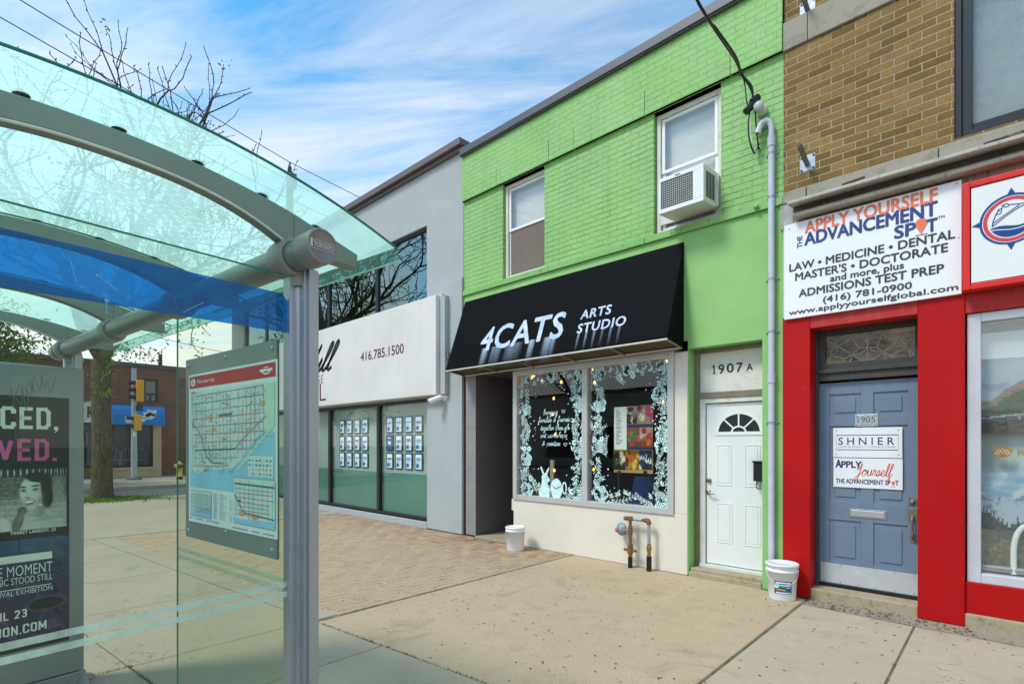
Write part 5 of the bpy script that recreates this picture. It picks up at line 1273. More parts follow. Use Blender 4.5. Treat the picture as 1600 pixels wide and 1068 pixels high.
# white fascia sign
FX1 = -7.78; PSG = wallp(6.08)
fx1, fz0 = PSG.pix(681, 616); _, fz1 = PSG.pix(681, 460)
sg = thing('fascia_sign', 'long white fascia sign with a dark red phone number', 'sign', (-12.5, 6.3, fz0))
w = MB(); w.box(-17.5, fx1, 6.08, 6.3, fz0, fz1); link('box', w, stained('sign_white', srgb(228, 223, 218), srgb(196, 188, 180), .25, 1.2, .5, .1, 30, True), sg, bevel=.012)
w = MB(); w.box(fx1 + .002, fx1 + .16, 6.16, 6.31, fz0 + .01, fz1 - .02); link('side_channel', w, grey_stucco, sg)
maroon = flat('maroon_lettering', srgb(96, 26, 40), .5); blk = flat('black_lettering', (.012, .012, .014), .5)
w = MB(); Z = zp(500, 340, 3.14)
w.ptext(PSG, '416.785.1500', Z(200, 703), Z(411, 665), 43 / 3.14, .004, bold=.004)
a, b = PSG.pix(*zp(430, 560, 7.63)(545, 505)); w.text(PSG, 'L', a - .06, a + .25, b, .42, .004, bold=-.012)
link('lettering', w, maroon, sg)
w = MB(); a, b = PSG.pix(*Z(-2, 760)); a1, _ = PSG.pix(*Z(50, 750)); 
xh = .30; cursive(w, PSG, 'Hill', a - .95, a1 + .02, b + .03, xh, .075, .004, 0, .42)
link('script_lettering', w, blk, sg)
w = MB(); Zg = zp(430, 560, 7.63); a, b = PSG.pix(*Zg(577, 288)); w.text(PSG, 'GE', a - .36, a, b, .2, .004, bold=-.01); link('small_lettering', w, flat('grey_lettering', srgb(120, 110, 112), .5), sg)

cdt = PF.off(.05).pix(692, 470)[0]
cg = thing('wall_conduit', 'thin white conduit with junction box on the grey pier', 'conduit', (cdt, 6.25, 2.6))
za, zb_ = PF.off(.05).pix(692, 458)[1], PF.off(.05).pix(692, 612)[1]
w = MB(); w.tube([(cdt, 6.235, zb_), (cdt, 6.235, za)], .016, 8); w.tube([(cdt + .13, 6.235, zb_ - .05), (cdt + .13, 6.235, PF.pix(698, 560)[1])], .013, 8); link('pipe', w, pipe_w, cg)
jb = PF.off(.05).pix(694, 556)[1]; w = MB(); w.lathe((cdt + .02, 6.25, jb), [(0.06, 0), (.075, .0), (.075, .06), (.06, .065), (0, .065)], 14, axis=(0, -1, 0)); w.box(cdt + .08, cdt + .2, 6.2, 6.25, jb - .05, jb + .05); link('junction_box', w, flat('box_taupe', srgb(150, 140, 128), .6), cg)
cp = PF.off(.05).pix(695, 620)
cm = thing('security_camera', 'small white security camera below the white fascia sign', 'security camera', tuple(PF.pt(cp[0], cp[1], .05)))
w = MB(); w.lathe(PF.pt(cp[0], cp[1], .045), [(.07, 0), (.065, .03), (.03, .05), (.025, .09), (0, .09)], 16, axis=PF.n); link('mount', w, plastic_w, cm)
w = MB(); q = PF.pt(cp[0], cp[1], .13); w.tube([q, q + Vector((-.16, -.16, -.09))], [.045, .05], 14); w.tube([q + Vector((-.16, -.16, -.09)), q + Vector((-.166, -.166, -.094))], .038, 14, 1); link('camera_body', w, [plastic_w, black_m], cm)

# ================================================================== BROWN BRICK BUILDING
BX0, BX1 = -1.803, 6.5
brn = thing('brown_brick_building', 'two storey brown brick building with bright red shop front', 'building', (1, 6.3, 0))
PB = wallp(6.29)
uwx = PB.pix(1491, 200)[0]; uwz = PB.pix(1500, 215)[1]
w = MB(); w.wall(PB, BX0, BX1, 4.385, 9.2, [(uwx, 2.6, uwz, 7.2)], .16)
w.quad((BX0, 6.29, 6.8), (BX0, 6.29, 9.2), (BX0, 18, 9.2), (BX0, 18, 6.8)); w.quad((BX1, 6.29, 0), (BX1, 18, 0), (BX1, 18, 9.2), (BX1, 6.29, 9.2)); w.quad((BX0, 18, 0), (BX0, 18, 9.2), (BX1, 18, 9.2), (BX1, 18, 0)); w.quad((BX0, 6.29, 9), (BX1, 6.29, 9), (BX1, 18, 9), (BX0, 18, 9))
link('wall', w, tan_brick, brn)
w = MB(); j1_ = PB.pix(1262.5, 50)[0]
for a, b in ((BX0, j1_ - .003), (j1_ + .003, 1.2), (1.206, 4), (4.006, BX1)): w.pbox(PB, a, b, 5.955, 6.262, -.05, .028)
link('stone_band', w, stone_m, brn, bevel=.006)
w = MB(); j1_ = PB.pix(1261, 290)[0]; j2_ = PB.pix(1467, 230)[0]
for a, b in ((BX0, j1_ - .004), (j1_ + .004, j2_ - .003), (j2_ + .003, 2.4), (2.41, BX1)): w.pbox(PB, a, b, 4.275, 4.392, -.05, .035)
link('stone_sill', w, stone_m, brn, bevel=.008)
w = MB(); f = .075
w.pbox(PB, uwx, uwx + .05, uwz, 7.2, -.14, -.02); w.pbox(PB, uwx + .05, uwx + .05 + f, uwz + .02, 7.1, -.14, -.05)
w.pbox(PB, uwx + .05, 2.6, uwz, uwz + .06, -.14, -.049); w.pbox(PB, uwx + .125, 2.5, uwz + .06, uwz + .12, -.14, -.07)
uw = link('upper_window', w, dark_frame, brn, bevel=.004)
w = MB(); w.rect(PB, uwx + .12, 2.6, uwz + .1, 7.2, -.10); link('pane', w, glass('pale_reflective_glass', (.62, .66, .65), .9, base=.04, milk=.45, milkcol=(.56, .62, .61)), uw)
w = MB(); w.rect(PB, uwx, 2.6, uwz, 7.2, -.2); link('blind', w, flat('pale_blind', srgb(196, 204, 204), .8), uw)
# rotted timber cornice
w = MB(); cz = 4.06; cx0 = PB.pix(1240, 330)[0]
PC = PB
w.pbox(PC, cx0 - .13, 5, 4.0, 4.275, -.02, .012, 0)
w.prism(Plane((cx0, 0, 0), (0, -1, 0), (0, 0, 1)), [(-6.26, 4.198), (-6.05, 4.172), (-6.045, 4.20), (-6.26, 4.236)], 0, -5, 2)
w.pbox(PC, cx0 + .02, 5, 4.108, 4.19, .012, .07, 1)
w.prism(Plane((cx0 + .03, 0, 0), (0, -1, 0), (0, 0, 1)), [(-6.25, 4.05), (-6.13, 4.05), (-6.12, 4.075), (-6.16, 4.108), (-6.25, 4.108)], 0, -5, 0)
for k in range(46):
    x = cx0 + .05 + k * .045 + rnd.uniform(-.006, .006); w.pbox(PC, x, x + rnd.uniform(.028, .042), 4.205 + rnd.uniform(-.01, .02), 4.265, .012, .035 + rnd.uniform(0, .02), rnd.choice((0, 0, 1)))
for k in range(14):
    x = rnd.uniform(cx0, cx0 + 2.2); z = rnd.uniform(4.17, 4.25); l_ = rnd.uniform(.05, .3); w.hexa([(x, 6.13, z), (x + l_, 6.13, z + .01), (x + l_, 6.18, z + .012), (x, 6.18, z), (x, 6.13, z + .008), (x + l_, 6.13, z + .022), (x + l_, 6.18, z + .024), (x, 6.18, z + .01)], rnd.choice((0, 1)))
link('timber_cornice', w, [oldwood, oldwood_shaded, stained('peeling_white_wood_lit', srgb(206, 200, 192), srgb(120, 108, 96), .8, 4, .8, .5, 60, True)], brn, bevel=.003)  # the shelf's lit edge and the shade below are put into the wood colours
w = MB(); w.pbox(PB, BX0 + .005, cx0, 4.0, 4.275, -.03, .02); link('cornice_end', w, flat('tin_grey', srgb(168, 170, 168), .6, .2, .15, 8), brn)
# red shop front
PR = wallp(6.25); PBD = wallp(6.51)
P1a, P1b, P2a, P2b = BX0 + .0, -1.533, -.622, -.283
w = MB()
w.pbox(PR, P1a, P1b, .0, 3.02, -.28, .0); w.pbox(PR, P2a, P2b, .0, 3.02, -.28, .0)
w.pbox(PR, P2b, BX1, .12, .40, -.28, -.03)
link('red_front', w, red_m, brn, bevel=.006)
w = MB(); w.pbox(PR, P1b, P2a, 2.87, 3.02, -.28, -.006); w.pbox(PR, P2b, BX1, 2.82, 3.1, -.2, -.02); link('red_lintel', w, red_faded, brn, bevel=.005)
w = MB(); w.pbox(PR, P2b, BX1, -.05, .12, -.3, .0); w.pbox(PR, P1b - .02, P2a, -.05, .105, -.3, -.03); link('base_step', w, step_m, brn, bevel=.012)
w = MB(); w.pbox(PR, BX0, BX1, 3.0, 4.3, -.3, -.03); link('fascia_backing', w, offwhite, brn)
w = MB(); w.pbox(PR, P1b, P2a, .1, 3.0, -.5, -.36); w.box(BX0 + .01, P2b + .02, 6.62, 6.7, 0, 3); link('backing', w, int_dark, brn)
# blue door with its transom
tz0, tz1 = 2.335, 2.87
wood_d = stained('dark_painted_wood', srgb(74, 72, 70), srgb(38, 34, 32), .6, 6, .6, .4, 40, True)
w = MB(); w.pbox(PBD, P1b, P1b + .03, .1, 2.87, -.06, .06); w.pbox(PBD, P1b + .03, -.6, 2.32, 2.40, -.06, .05); w.pbox(PBD, P1b + .03, -.6, 2.40, 2.44, -.06, .075); w.pbox(PBD, P1b + .03, -.6, 2.44, 2.505, -.06, .03)
w.pbox(PBD, P1b + .03, P1b + .09, 2.505, 2.87, -.06, .03); w.pbox(PBD, -.665, -.6, 2.505, 2.87, -.06, .03); w.pbox(PBD, P1b + .09, -.665, 2.81, 2.87, -.06, .029)
link('door_frame', w, wood_d, brn, bevel=.004)
w = MB(); w.rect(PBD, P1b + .09, -.665, 2.505, 2.81, -.01)
t = NT('brown_leaded_glass'); c_ = t.mix(t.ramp(t.noise(3.5, 4, .6), .4, .62), srgb(70, 58, 42), srgb(150, 128, 96)); trn = link('transom_window', w, t.principled(c_, .15, 0, t.bump(t.noise(14, 3), .01, .6), .6), brn)
w = MB(); Z = zp(1265, 500, 8.889); 
def zt(X, Y): return PBD.off(-.008).pix(*Z(X, Y))
lead = lambda *p: w.stroke(PBD, [tuple(q.xy) for q in smooth_pts([(*zt(*q), 0) for q in p], 5)] if len(p) > 2 else [zt(*q) for q in p], .0085, -.006)
for ln in (((805, 180), (805, 530)), ((220, 275), (390, 365), (580, 470), (740, 570)), ((390, 365), (500, 300), (590, 262), (690, 400)), ((580, 470), (690, 400), (790, 375)), ((580, 470), (700, 470), (785, 400), (790, 375)), ((390, 365), (310, 430), (285, 490), (215, 630)), ((390, 365), (370, 440), (285, 490)), ((285, 490), (510, 540)), ((580, 470), (500, 540), (465, 610)), ((580, 470), (570, 560), (520, 610)), ((285, 490), (290, 560), (260, 640)),
           ((830, 380), (930, 380), (1030, 440)), ((830, 380), (890, 430), (1030, 440)), ((930, 380), (1025, 185), (1060, 240), (1150, 270), (1240, 265)), ((1030, 440), (1240, 275), (1370, 170)), ((1240, 275), (1270, 350), (1370, 380)), ((1240, 275), (1340, 330), (1370, 380), (1450, 480)), ((1370, 380), (1130, 480)), ((1030, 440), (1130, 500), (1170, 570)), ((1030, 440), (1060, 540), (1130, 585)), ((1030, 440), (870, 550)), ((1370, 380), (1390, 470), (1440, 540))): lead(*ln)
c0_ = zt(815, 600); w.ring(PBD, c0_[0], c0_[1], .05, .04, .0085, -.006, 0, 16, 0, math.pi)
link('leading', w, flat('lead_came', srgb(176, 158, 128), .5, .2), trn)
w = MB(); lx0, lx1, lz0, lz1 = -1.51, -.60, .135, 2.30
w.pbox(PBD, lx0, lx1, lz0, lz1, -.045, 0)
Z = zp(1200, 500, 2.135)
def zd(X, Y): return PBD.pix(*Z(X, Y))
bd = MB(); bd.pbox(PBD, lx0, lx1, lz0, lz1, -.045, -.014)
cols = [(zd(205, 500)[0], zd(310, 500)[0]), (zd(352, 500)[0], zd(467, 500)[0])]
rows = [(zd(310, 320)[1], zd(310, 243)[1]), (zd(310, 606)[1], zd(310, 352)[1]), (zd(310, 812)[1], zd(310, 672)[1])]
ex_ = [lx0, cols[0][0], cols[0][1], cols[1][0], cols[1][1], lx1]; ez_ = [lz0, rows[2][0], rows[2][1], rows[1][0], rows[1][1], rows[0][0], rows[0][1], lz1]
for k in (0, 2, 4): bd.pbox(PBD, ex_[k], ex_[k + 1], lz0, lz1, -.014, 0)
for k in (0, 2, 4, 6):
    for c in cols: bd.pbox(PBD, c[0], c[1], ez_[k], ez_[k + 1], -.014, -.0008)
for c in cols:
    for r_ in rows: bd.pbox(PBD, c[0] + .05, c[1] - .05, r_[0] + .045, r_[1] - .045, -.014, -.004)
bdoor = link('entry_door', bd, bluegrey, brn, bevel=.003); bdoor['label'] = 'blue grey panelled door with white plaques and kick plate'
w = MB(); w.pbox(PBD, lx0 + .02, lx1, lz0 + .015, zd(310, 822)[1], 0, .004); kp = link('kick_plate', w, flat('worn_kick_plate', srgb(196, 198, 200), .5, .2, .05, 8), bdoor)
w = MB()
for k in range(6):
    for z in (lz0 + .03, zd(310, 822)[1] - .015): w.lathe(PBD.pt(lx0 + .05 + k * .157, z, .004), [(.005, 0), (.004, .002), (0, .003)], 8, axis=PBD.n)
link('screw', w, black_m, bdoor)
w = MB(); w.pbox(PBD, lx0, lx1, .104, .14, -.03, .012); link('weather_strip', w, black_m, bdoor)
w = MB(); m0, m1 = zd(270, 656), zd(396, 630); w.pbox(PBD, m0[0], m1[0], zd(330, 660)[1], zd(330, 631)[1], 0, .006)
ms = link('mail_slot', w, silver, bdoor, bevel=.002)
w = MB(); w.pbox(PBD, m0[0] + .02, m1[0] - .02, zd(330, 660)[1] + .014, zd(330, 631)[1] - .014, .006, .011); link('flap', w, flat('slot_flap', srgb(206, 206, 204), .35, .6), ms, bevel=.002)
w = MB(); h0 = zd(483, 605); w.pbox(PBD, h0[0] - .034, h0[0] + .034, h0[1] - .034, h0[1] + .034, 0, .008); w.lathe(PBD.pt(h0[0], h0[1], .008), [(.022, 0), (.022, .012), (.016, .018), (0, .018)], 18, axis=PBD.n); link('deadbolt', w, flat('aged_bronze', srgb(140, 130, 116), .4, .45, .2, 30), bdoor); w = MB()
h1, h2 = zd(483, 650), zd(485, 728); w.pbox(PBD, h1[0] - .036, h1[0] + .036, h1[1] - .055, h1[1] + .06, 0, .008); w.pbox(PBD, h2[0] - .026, h2[0] + .026, h2[1] - .035, h2[1] + .04, 0, .007)
w.tube(smooth_pts([PBD.pt(h1[0], h1[1] - .01, .008), PBD.pt(h1[0], h1[1] - .03, .05), PBD.pt(h1[0], (h1[1] + h2[1]) / 2, .062), PBD.pt(h2[0], h2[1] + .02, .045), PBD.pt(h2[0], h2[1], .006)], 5), [.013] * 5 + [.011] * 11 + [.009] * 5, 10)
link('handle', w, flat('aged_bronze', srgb(140, 130, 116), .4, .45, .2, 30), bdoor)
w = MB()
for v in (232, 522, 775):
    q = zd(165, v); w.tube([PBD.pt(lx0 - .006, q[1] - .05, .012), PBD.pt(lx0 - .006, q[1] + .05, .012)], .008, 8)
link('hinge', w, rust, bdoor)

# plaques on the blue door
Z = zp(1290, 630, 5.3375); PQ = PBD.off(.001)
def zq(X, Y): return PQ.pix(*Z(X, Y))
def plaque(name, label, x0, x1, zb, zt_, th, mat, grp='plaques on the blue door'):
    o = thing(name, label, 'plaque', tuple(PQ.pt((x0 + x1) / 2, zb, 0)), grp)
    w = MB(); w.pbox(PQ, x0, x1, zb, zt_, 0, th); link('plate', w, mat, o, bevel=.0015); return o
silver_plate = flat('silver_plate', srgb(200, 206, 206), .3, .5, .03, 3); navy = flat('navy_lettering', srgb(40, 44, 92), .5); orange = flat('orange_lettering', srgb(238, 112, 70), .5)
a0, a1 = zq(245, 140)[0], zq(438, 140)[0]; zb = (zq(245, 192)[1] + zq(438, 188)[1]) / 2; zt_ = (zq(245, 95)[1] + zq(438, 85)[1]) / 2
p_ = plaque('number_plaque', 'small silver door plaque reading 1905', a0, a1, zb, zt_, .006, silver_plate)
w = MB(); H_ = zt_ - zb; W_ = a1 - a0
w.text(PQ, '1905', a0 + W_ * .12, a1 - W_ * .12, zb + H_ * .33, H_ * .48, .0065, 0, bold=-.004); w.text(PQ, '2nd Floor', a0 + W_ * .25, a1 - W_ * .25, zb + H_ * .1, H_ * .13, .0065, 1)
for sx in (.07, .93):
    for sz in (.12, .88): w.ell(PQ, a0 + W_ * sx, zb + H_ * sz, .006, .006, .0066, 0, 10)
link('lettering', w, [flat('plaque_grey', srgb(80, 84, 84), .5), flat('plaque_pale', srgb(140, 148, 148), .5)], p_)
a0, a1 = zq(64, 320)[0], zq(641, 320)[0]; zb = (zq(64, 449)[1] + zq(641, 453)[1]) / 2; zt_ = (zq(64, 206)[1] + zq(641, 195)[1]) / 2
p_ = plaque('law_office_plaque', 'white door plaque reading SHNIER inside a dark outline', a0, a1, zb, zt_, .008, plastic_w); W_, H_ = a1 - a0, zt_ - zb
w = MB(); w.stroke(PQ, [(a0 + W_ * .05, zb + H_ * .26), (a1 - W_ * .055, zb + H_ * .26), (a1 - W_ * .055, zb + H_ * .75), (a0 + W_ * .05, zb + H_ * .75)], .007, .009, 0, True)
w.text(PQ, 'S H N I E R', a0 + W_ * .085, a1 - W_ * .11, zb + H_ * .43, H_ * .24, .009, 0, bold=.004); w.text(PQ, 'LAW & POLICY CONSULTING', a0 + W_ * .085, a1 - W_ * .10, zb + H_ * .33, H_ * .055, .009, 1)
for sx in (.05, .95):
    for sz in (.1, .9): w.ell(PQ, a0 + W_ * sx, zb + H_ * sz, .006, .006, .0088, 1, 10)
link('lettering', w, [navy, flat('thin_grey_lettering', srgb(130, 134, 150), .5)], p_)
zb2 = (zq(68, 693)[1] + zq(641, 720)[1]) / 2; zt2 = zb - .008
p_ = plaque('tutoring_plaque', 'white door plaque reading APPLY Yourself in navy and orange', a0 + .003, a1 + .003, zb2, zt2, .008, plastic_w); H_ = zt2 - zb2
w = MB(); w.text(PQ, 'A', a0 + W_ * .045, a0 + W_ * .125, zb2 + H_ * .68, H_ * .26, .009, 0, bold=.03); w.text(PQ, 'PPLY', a0 + W_ * .13, a0 + W_ * .43, zb2 + H_ * .68, H_ * .21, .009, 0, bold=.03)
w.text(PQ, 'THE ADVANCEMENT SP', a0 + W_ * .045, a0 + W_ * .835, zb2 + H_ * .14, H_ * .15, .009, 0, bold=.02); w.text(PQ, 'T', a0 + W_ * .905, a0 + W_ * .95, zb2 + H_ * .14, H_ * .15, .009, 0, bold=.02)
def pin(w, pl, a, b, s_, d, mi):
    pts = [(a, b)] + [(a + s_ * .5 * math.cos(t_), b + s_ * 1.05 + s_ * .5 * math.sin(t_)) for t_ in [R(-25 + 230 * i / 16) for i in range(17)]]
    w.fill(pl, pts, d, mi)
pin(w, PQ, a0 + W_ * .877, zb2 + H_ * .11, H_ * .10, .0092, 1); w.stroke(PQ, [(a0 + W_ * .85, zb2 + H_ * .09), (a0 + W_ * .9, zb2 + H_ * .09)], .003, .009, 0)
cursive(w, PQ, 'Yourself', a0 + W_ * .32, a0 + W_ * .86, zb2 + H_ * .42, H_ * .2, .008, .0094, 1, .22)
link('lettering', w, [navy, orange], p_)

# big white tutoring board above the door
PS_ = wallp(6.215); Z = zp(1200, 260, 3.56)
tb0, tbt = PS_.pix(1225.4, 499.4), PS_.pix(1225.4, 352.7)
tbx1 = PS_.pix(1502.5, 370)[0]
tb = thing('tutoring_sign', 'white board sign above the blue door listing admissions test prep', 'sign', (-1, 6.25, tb0[1]))
w = MB(); w.pbox(PS_, tb0[0], tbx1, tb0[1], tbt[1], -.03, 0); link('board', w, flat('board_white', srgb(240, 240, 242), .4, 0, .02, 1), tb, bevel=.002)
w = MB(); grey_l = 2
w.ptext(PS_, 'APPLY YOURSELF', Z(207, 366), Z(942, 198), 62 / 3.56, .003, 1, bold=.026)
w.ptext(PS_, 'ADVANCEMENT', Z(205, 437), Z(940, 271), 66 / 3.56, .003, 0, bold=.031)
w.ptext(PS_, 'SP', Z(705, 400), Z(822, 380), 66 / 3.56, .003, 0, bold=.031)
w.ptext(PS_, 'T', Z(884, 366), Z(940, 356), 68 / 3.56, .003, 0, bold=.031)
w.ptext(PS_, 'TM', Z(944, 293), Z(982, 286), 15 / 3.56, .003, 0, bold=.01)
a, b = PS_.pix(*Z(853, 376)); pin(w, PS_, a, b, .095, .0032, 1); w.stroke(PS_, [(a - .045, b - .006), (a + .045, b - .006)], .006, .003, 2)
# THE, turned on its side
Pv = Plane(PS_.o, (0, 0, 1), (-1, 0, 0))
q0, q1 = PS_.pix(*Z(190, 450)), PS_.pix(*Z(190, 385)); w.text(Pv, 'THE', q0[1], q1[1], -q0[0], PS_.pix(*Z(190, 450))[0] - PS_.pix(*Z(163, 456))[0], .003, 0, bold=.02)
for s_, L, Rr, cap in (('LAW • MEDICINE • DENTAL', (120, 586), (1040, 397), 40), ("MASTER'S • DOCTORATE", (153, 636), (1000, 472), 40), ('and more, plus', (347, 641), (755, 566), 34), ('ADMISSIONS TEST PREP', (172, 726), (978, 589), 40), ('(416) 781-0900', (307, 755), (800, 679), 33), ('www.applyyourselfglobal.com', (117, 828), (1057, 684), 27)):
    w.ptext(PS_, s_, Z(*L), Z(*Rr), cap / 3.56, .003, 2, bold=.024)
for X, Y in ((120, 350), (1050, 95), (1060, 395)): a, b = PS_.pix(*Z(X, Y)); w.ell(PS_, a, b, .008, .008, .002, 3, 10)
link('lettering', w, [flat('sign_navy', srgb(48, 66, 130), .5), flat('sign_orange', srgb(240, 122, 84), .5), flat('sign_charcoal', srgb(62, 60, 62), .5), galv], tb)

# red framed light box
PLB = wallp(6.12); Z = zp(1500, 260, 3.56)
lx, lzt = PLB.pix(1503.5, 287); _, lzb = PLB.pix(1506, 454)
lb = thing('travel_light_box', 'white light box sign in red frame with blue ship emblem', 'sign', (1.2, 6.25, lzb))
lx1_ = 2.6
w = MB(); w.pbox(PLB, lx + .06, lx1_ - .06, lzb + .06, lzt - .06, -.13, -.012); link('face', w, flat('acrylic_face', srgb(232, 231, 229), .25, 0, .02, 1), lb)
w = MB(); f = .052; br = flat('bright_red_frame', (.72, .018, .012), .4, 0, .04, 2)
w.pbox(PLB, lx, lx + f, lzb, lzt, -.13, 0); w.pbox(PLB, lx1_ - f, lx1_, lzb, lzt, -.13, 0); w.pbox(PLB, lx + f, lx1_ - f, lzt - f, lzt, -.13, -.001); w.pbox(PLB, lx + f, lx1_ - f, lzb, lzb + f, -.13, -.001)
link('frame', w, br, lb, bevel=.008)
PE = PLB.off(-.010)
def ze(X, Y): return PE.pix(*Z(X, Y))
el, er_, et, eb = ze(108, 310), None, ze(285, 150), ze(285, 430)
cx_ = ze(285, 150)[0]; cz_ = (et[1] + eb[1]) / 2; ra = cx_ - el[0]; rb = (et[1] - eb[1]) / 2; 
w = MB(); cx_ += ra * .28 * 0
blu, redd = 0, 1
w.ring(PE, cx_, cz_, ra * .96, rb * .96, ra * .085, 0, blu, 48); w.ring(PE, cx_, cz_, ra * .82, rb * .82, ra * .13, .001, redd, 48)
for (X, Y, tx, ty) in ((cx_, cz_ + rb, 0, 1), (cx_, cz_ - rb, 0, -1), (cx_ - ra, cz_, -1, 0), (cx_ + ra, cz_, 1, 0)):
    s_ = ra * .17; w.fill(PE, [(X + ty * s_ * .7, Y + tx * s_ * .7), (X - ty * s_ * .7, Y - tx * s_ * .7), (X + tx * s_ * 1.5, Y + ty * s_ * 1.5)], .0005, blu)
zr = [cx_ - ze(178, 300)[0], 0]
def mir(pts): return pts
rx_ = ra * .70; ry_ = rb * .70
def inside(a): return ry_ * math.sqrt(max(0, 1 - ((a - cx_) / rx_) ** 2))
w0 = ze(176, 348)[1]
xsw = [cx_ - rx_ * .93 + rx_ * 1.86 * i / 24 for i in range(25)]
wv = [(x, w0 + ra * .05 * math.sin(i / 24 * 7.0)) for i, x in enumerate(xsw)]
w.fill(PE, wv + [(x, cz_ - inside(x)) for x in xsw[::-1]], .001, blu)
w.stroke(PE, [(x, w0 - ra * .13 + ra * .05 * math.sin(1.2 + i / 24 * 6.2)) for i, x in enumerate(xsw)], ra * .035, .0016, 2)
for ln in (((178, 336), (184, 305), (200, 268), (214, 240), (230, 234), (240, 214), (262, 206), (274, 212), (330, 207), (400, 196)), ((178, 336), (260, 272), (330, 225), (430, 180)), ((182, 318), (250, 268), (330, 212)), ((200, 268), (226, 262), (232, 234)), ((240, 214), (246, 226), (268, 222), (274, 212)), ((214, 240), (220, 250))):
    w.stroke(PE, [ze(*p) for p in ln], ra * .032, .0012, blu)
link('emblem', w, [flat('emblem_blue', srgb(20, 66, 140), .4), flat('emblem_red', srgb(222, 60, 72), .4), flat('emblem_white', srgb(236, 236, 236), .4)], lb)

# flag brackets
for (pl_u, pl_v, tip, lab) in ((1262, 255, (1238, 226), 'galvanised flagpole bracket just above the tutoring sign'), (1262, 14, (1252, -14), 'galvanised flagpole bracket above the upper stone band')):
    a, b = PB.pix(pl_u, pl_v)
    fb = thing('flag_bracket', lab, 'flag bracket', tuple(PB.pt(a, b, 0)), 'flag brackets on the brick wall')
    w = MB(); w.pbox(PB, a - .075, a + .075, b - .085, b + .085, 0, .008)
    link('plate', w, galv, fb, bevel=.002)
    w = MB()
    for sx in (-.058, .058):
        for sz in (-.066, .066): w.lathe(PB.pt(a + sx, b + sz, .008), [(.011, 0), (.011, .007), (0, .008)], 6, axis=PB.n, sm=False)
    link('bolt', w, flat('dark_bolt', (.05, .05, .05), .5, .5), fb)
    p0 = PB.pt(a, b - .02, .008); d_ = Vector((-.02, -.24, .13)) if pl_v > 100 else Vector((-.02, -.24, .15))
    w = MB(); w.tube([p0, p0 + d_], .024, 14); w.tube([p0 + d_ * .98, p0 + d_ * 1.004], .018, 14, 1); link('socket', w, [flat('tube_steel', srgb(120, 118, 118), .5, .5, .1, 10), black_m], fb)

# right-hand shop window
RW0, RZ0, RZ1 = P2b + .012, .40, 2.815
w = MB(); f = .095
w.pbox(PR, RW0, RW0 + f, RZ0, RZ1, -.2, -.05); w.pbox(PR, RW0 + f, 5.4, RZ0, RZ0 + .085, -.2, -.051); w.pbox(PR, RW0 + f, 5.4, RZ1 - .08, RZ1, -.2, -.051); w.pbox(PR, 2.6, 2.7, RZ0 + .085, RZ1 - .08, -.2, -.052)
rwn = link('shop_window', w, flat('window_frame_pale', srgb(206, 204, 210), .4, .15, .05, 3), brn, bevel=.006)
w = MB(); w.rect(PR, RW0 + f, 2.6, RZ0 + .085, RZ1 - .08, -.10); w.rect(PR, 2.7, 5.4, RZ0 + .085, RZ1 - .08, -.10)
link('pane', w, glass('travel_glass', (.95, .98, .97), 1.2, base=.12, wav=.05), rwn)
w = MB(); w.box(RW0, 5.4, 6.55, 6.6, 0, 3); link('window_backing', w, flat('pale_display_back', srgb(206, 218, 212), .8, 0, .03, 1), rwn)
PPo = wallp(6.45); Z = zp(1500, 480, 2.373)
def zpo(X, Y): return PPo.pix(*Z(X, Y))
lft = zpo(70, 300)[0]; rgt = lft + 1.5
def poster(name, label, zb, zt_, th=.01):
    o = thing(name, label, 'poster', tuple(PPo.pt((lft + rgt) / 2, zb, 0)), 'travel posters in the right window')
    w = MB(); w.pbox(PPo, lft, rgt, zb, zt_, -th, 0); link('sheet', w, flat('poster_sky', srgb(204, 214, 220), .5, 0, .06, 2.5), o); return o
zb, zt_ = zpo(70, 466)[1], zpo(70, 100)[1]
po = poster('train_poster', 'travel poster of a blue train below a rocky mountain', zb, zt_); H_ = zt_ - zb; W_ = rgt - lft
def rp(x, y): return (lft + W_ * x, zb + H_ * y)
def ridge(x): return .30 + .22 * sm(x, .0, .34) + .035 * fnoise(x * 9, 1.7, 0, 5) + .02 * sm(x, .38, .5) - .10 * sm(x, .6, 1.0)
def trainpic(x, y):
    n = fnoise(x * 9, y * 9, 2, 5); n2 = fnoise(x * 34, y * 30, 4, 3); hgt = ridge(x)
    sky_ = lerp3((.52, .60, .66), (.66, .70, .72), sm(y + .10 * n, .5, .95)); sky_ = lerp3(sky_, (.34, .44, .55), sm(fnoise(x * 3, y * 9, 8, 4), .05, .4) * sm(abs(y - .5), .16, .02)); c = sky_
    if y < hgt:
        dep = hgt - y; rock = lerp3((.42, .29, .23), (.30, .22, .19), sm(n2 + math.sin(y * 150 + n * 5) * .4, -.4, .6)); c = lerp3(rock, (.12, .15, .075), sm(dep + .03 * n2, .045, .10)); c = lerp3(c, (.06, .085, .05), sm(n2, .05, .5) * sm(dep, .08, .14)); c = lerp3(c, (.20, .19, .08), sm(n, .1, .5) * sm(dep, .10, .2) * .7)
    if y < .235 + .03 * n2: c = lerp3((.035, .05, .03), (.16, .14, .05), sm(n2, .0, .5))
    t0, t1 = .105 + .10 * x, .15 + .14 * x
    if t0 < y < t1:
        f = (y - t0) / (t1 - t0); lead = x > .27
        c = ((.05, .07, .15) if f < .45 else ((.45, .27, .07) if f < .72 else (.30, .32, .36))) if lead else ((.10, .12, .17) if f < .5 else (.46, .49, .53) if f > .7 else (.05, .06, .09))
        if lead and f < .45 and math.sin(x * 70) > .6: c = (.3, .32, .36)
    if y < .105 + .05 * n2 * .3 and y < t0: c = lerp3((.05, .04, .025), (.13, .09, .05), sm(n2, -.2, .5))
    return tuple(min(1, v * .85 + .07) for v in c)
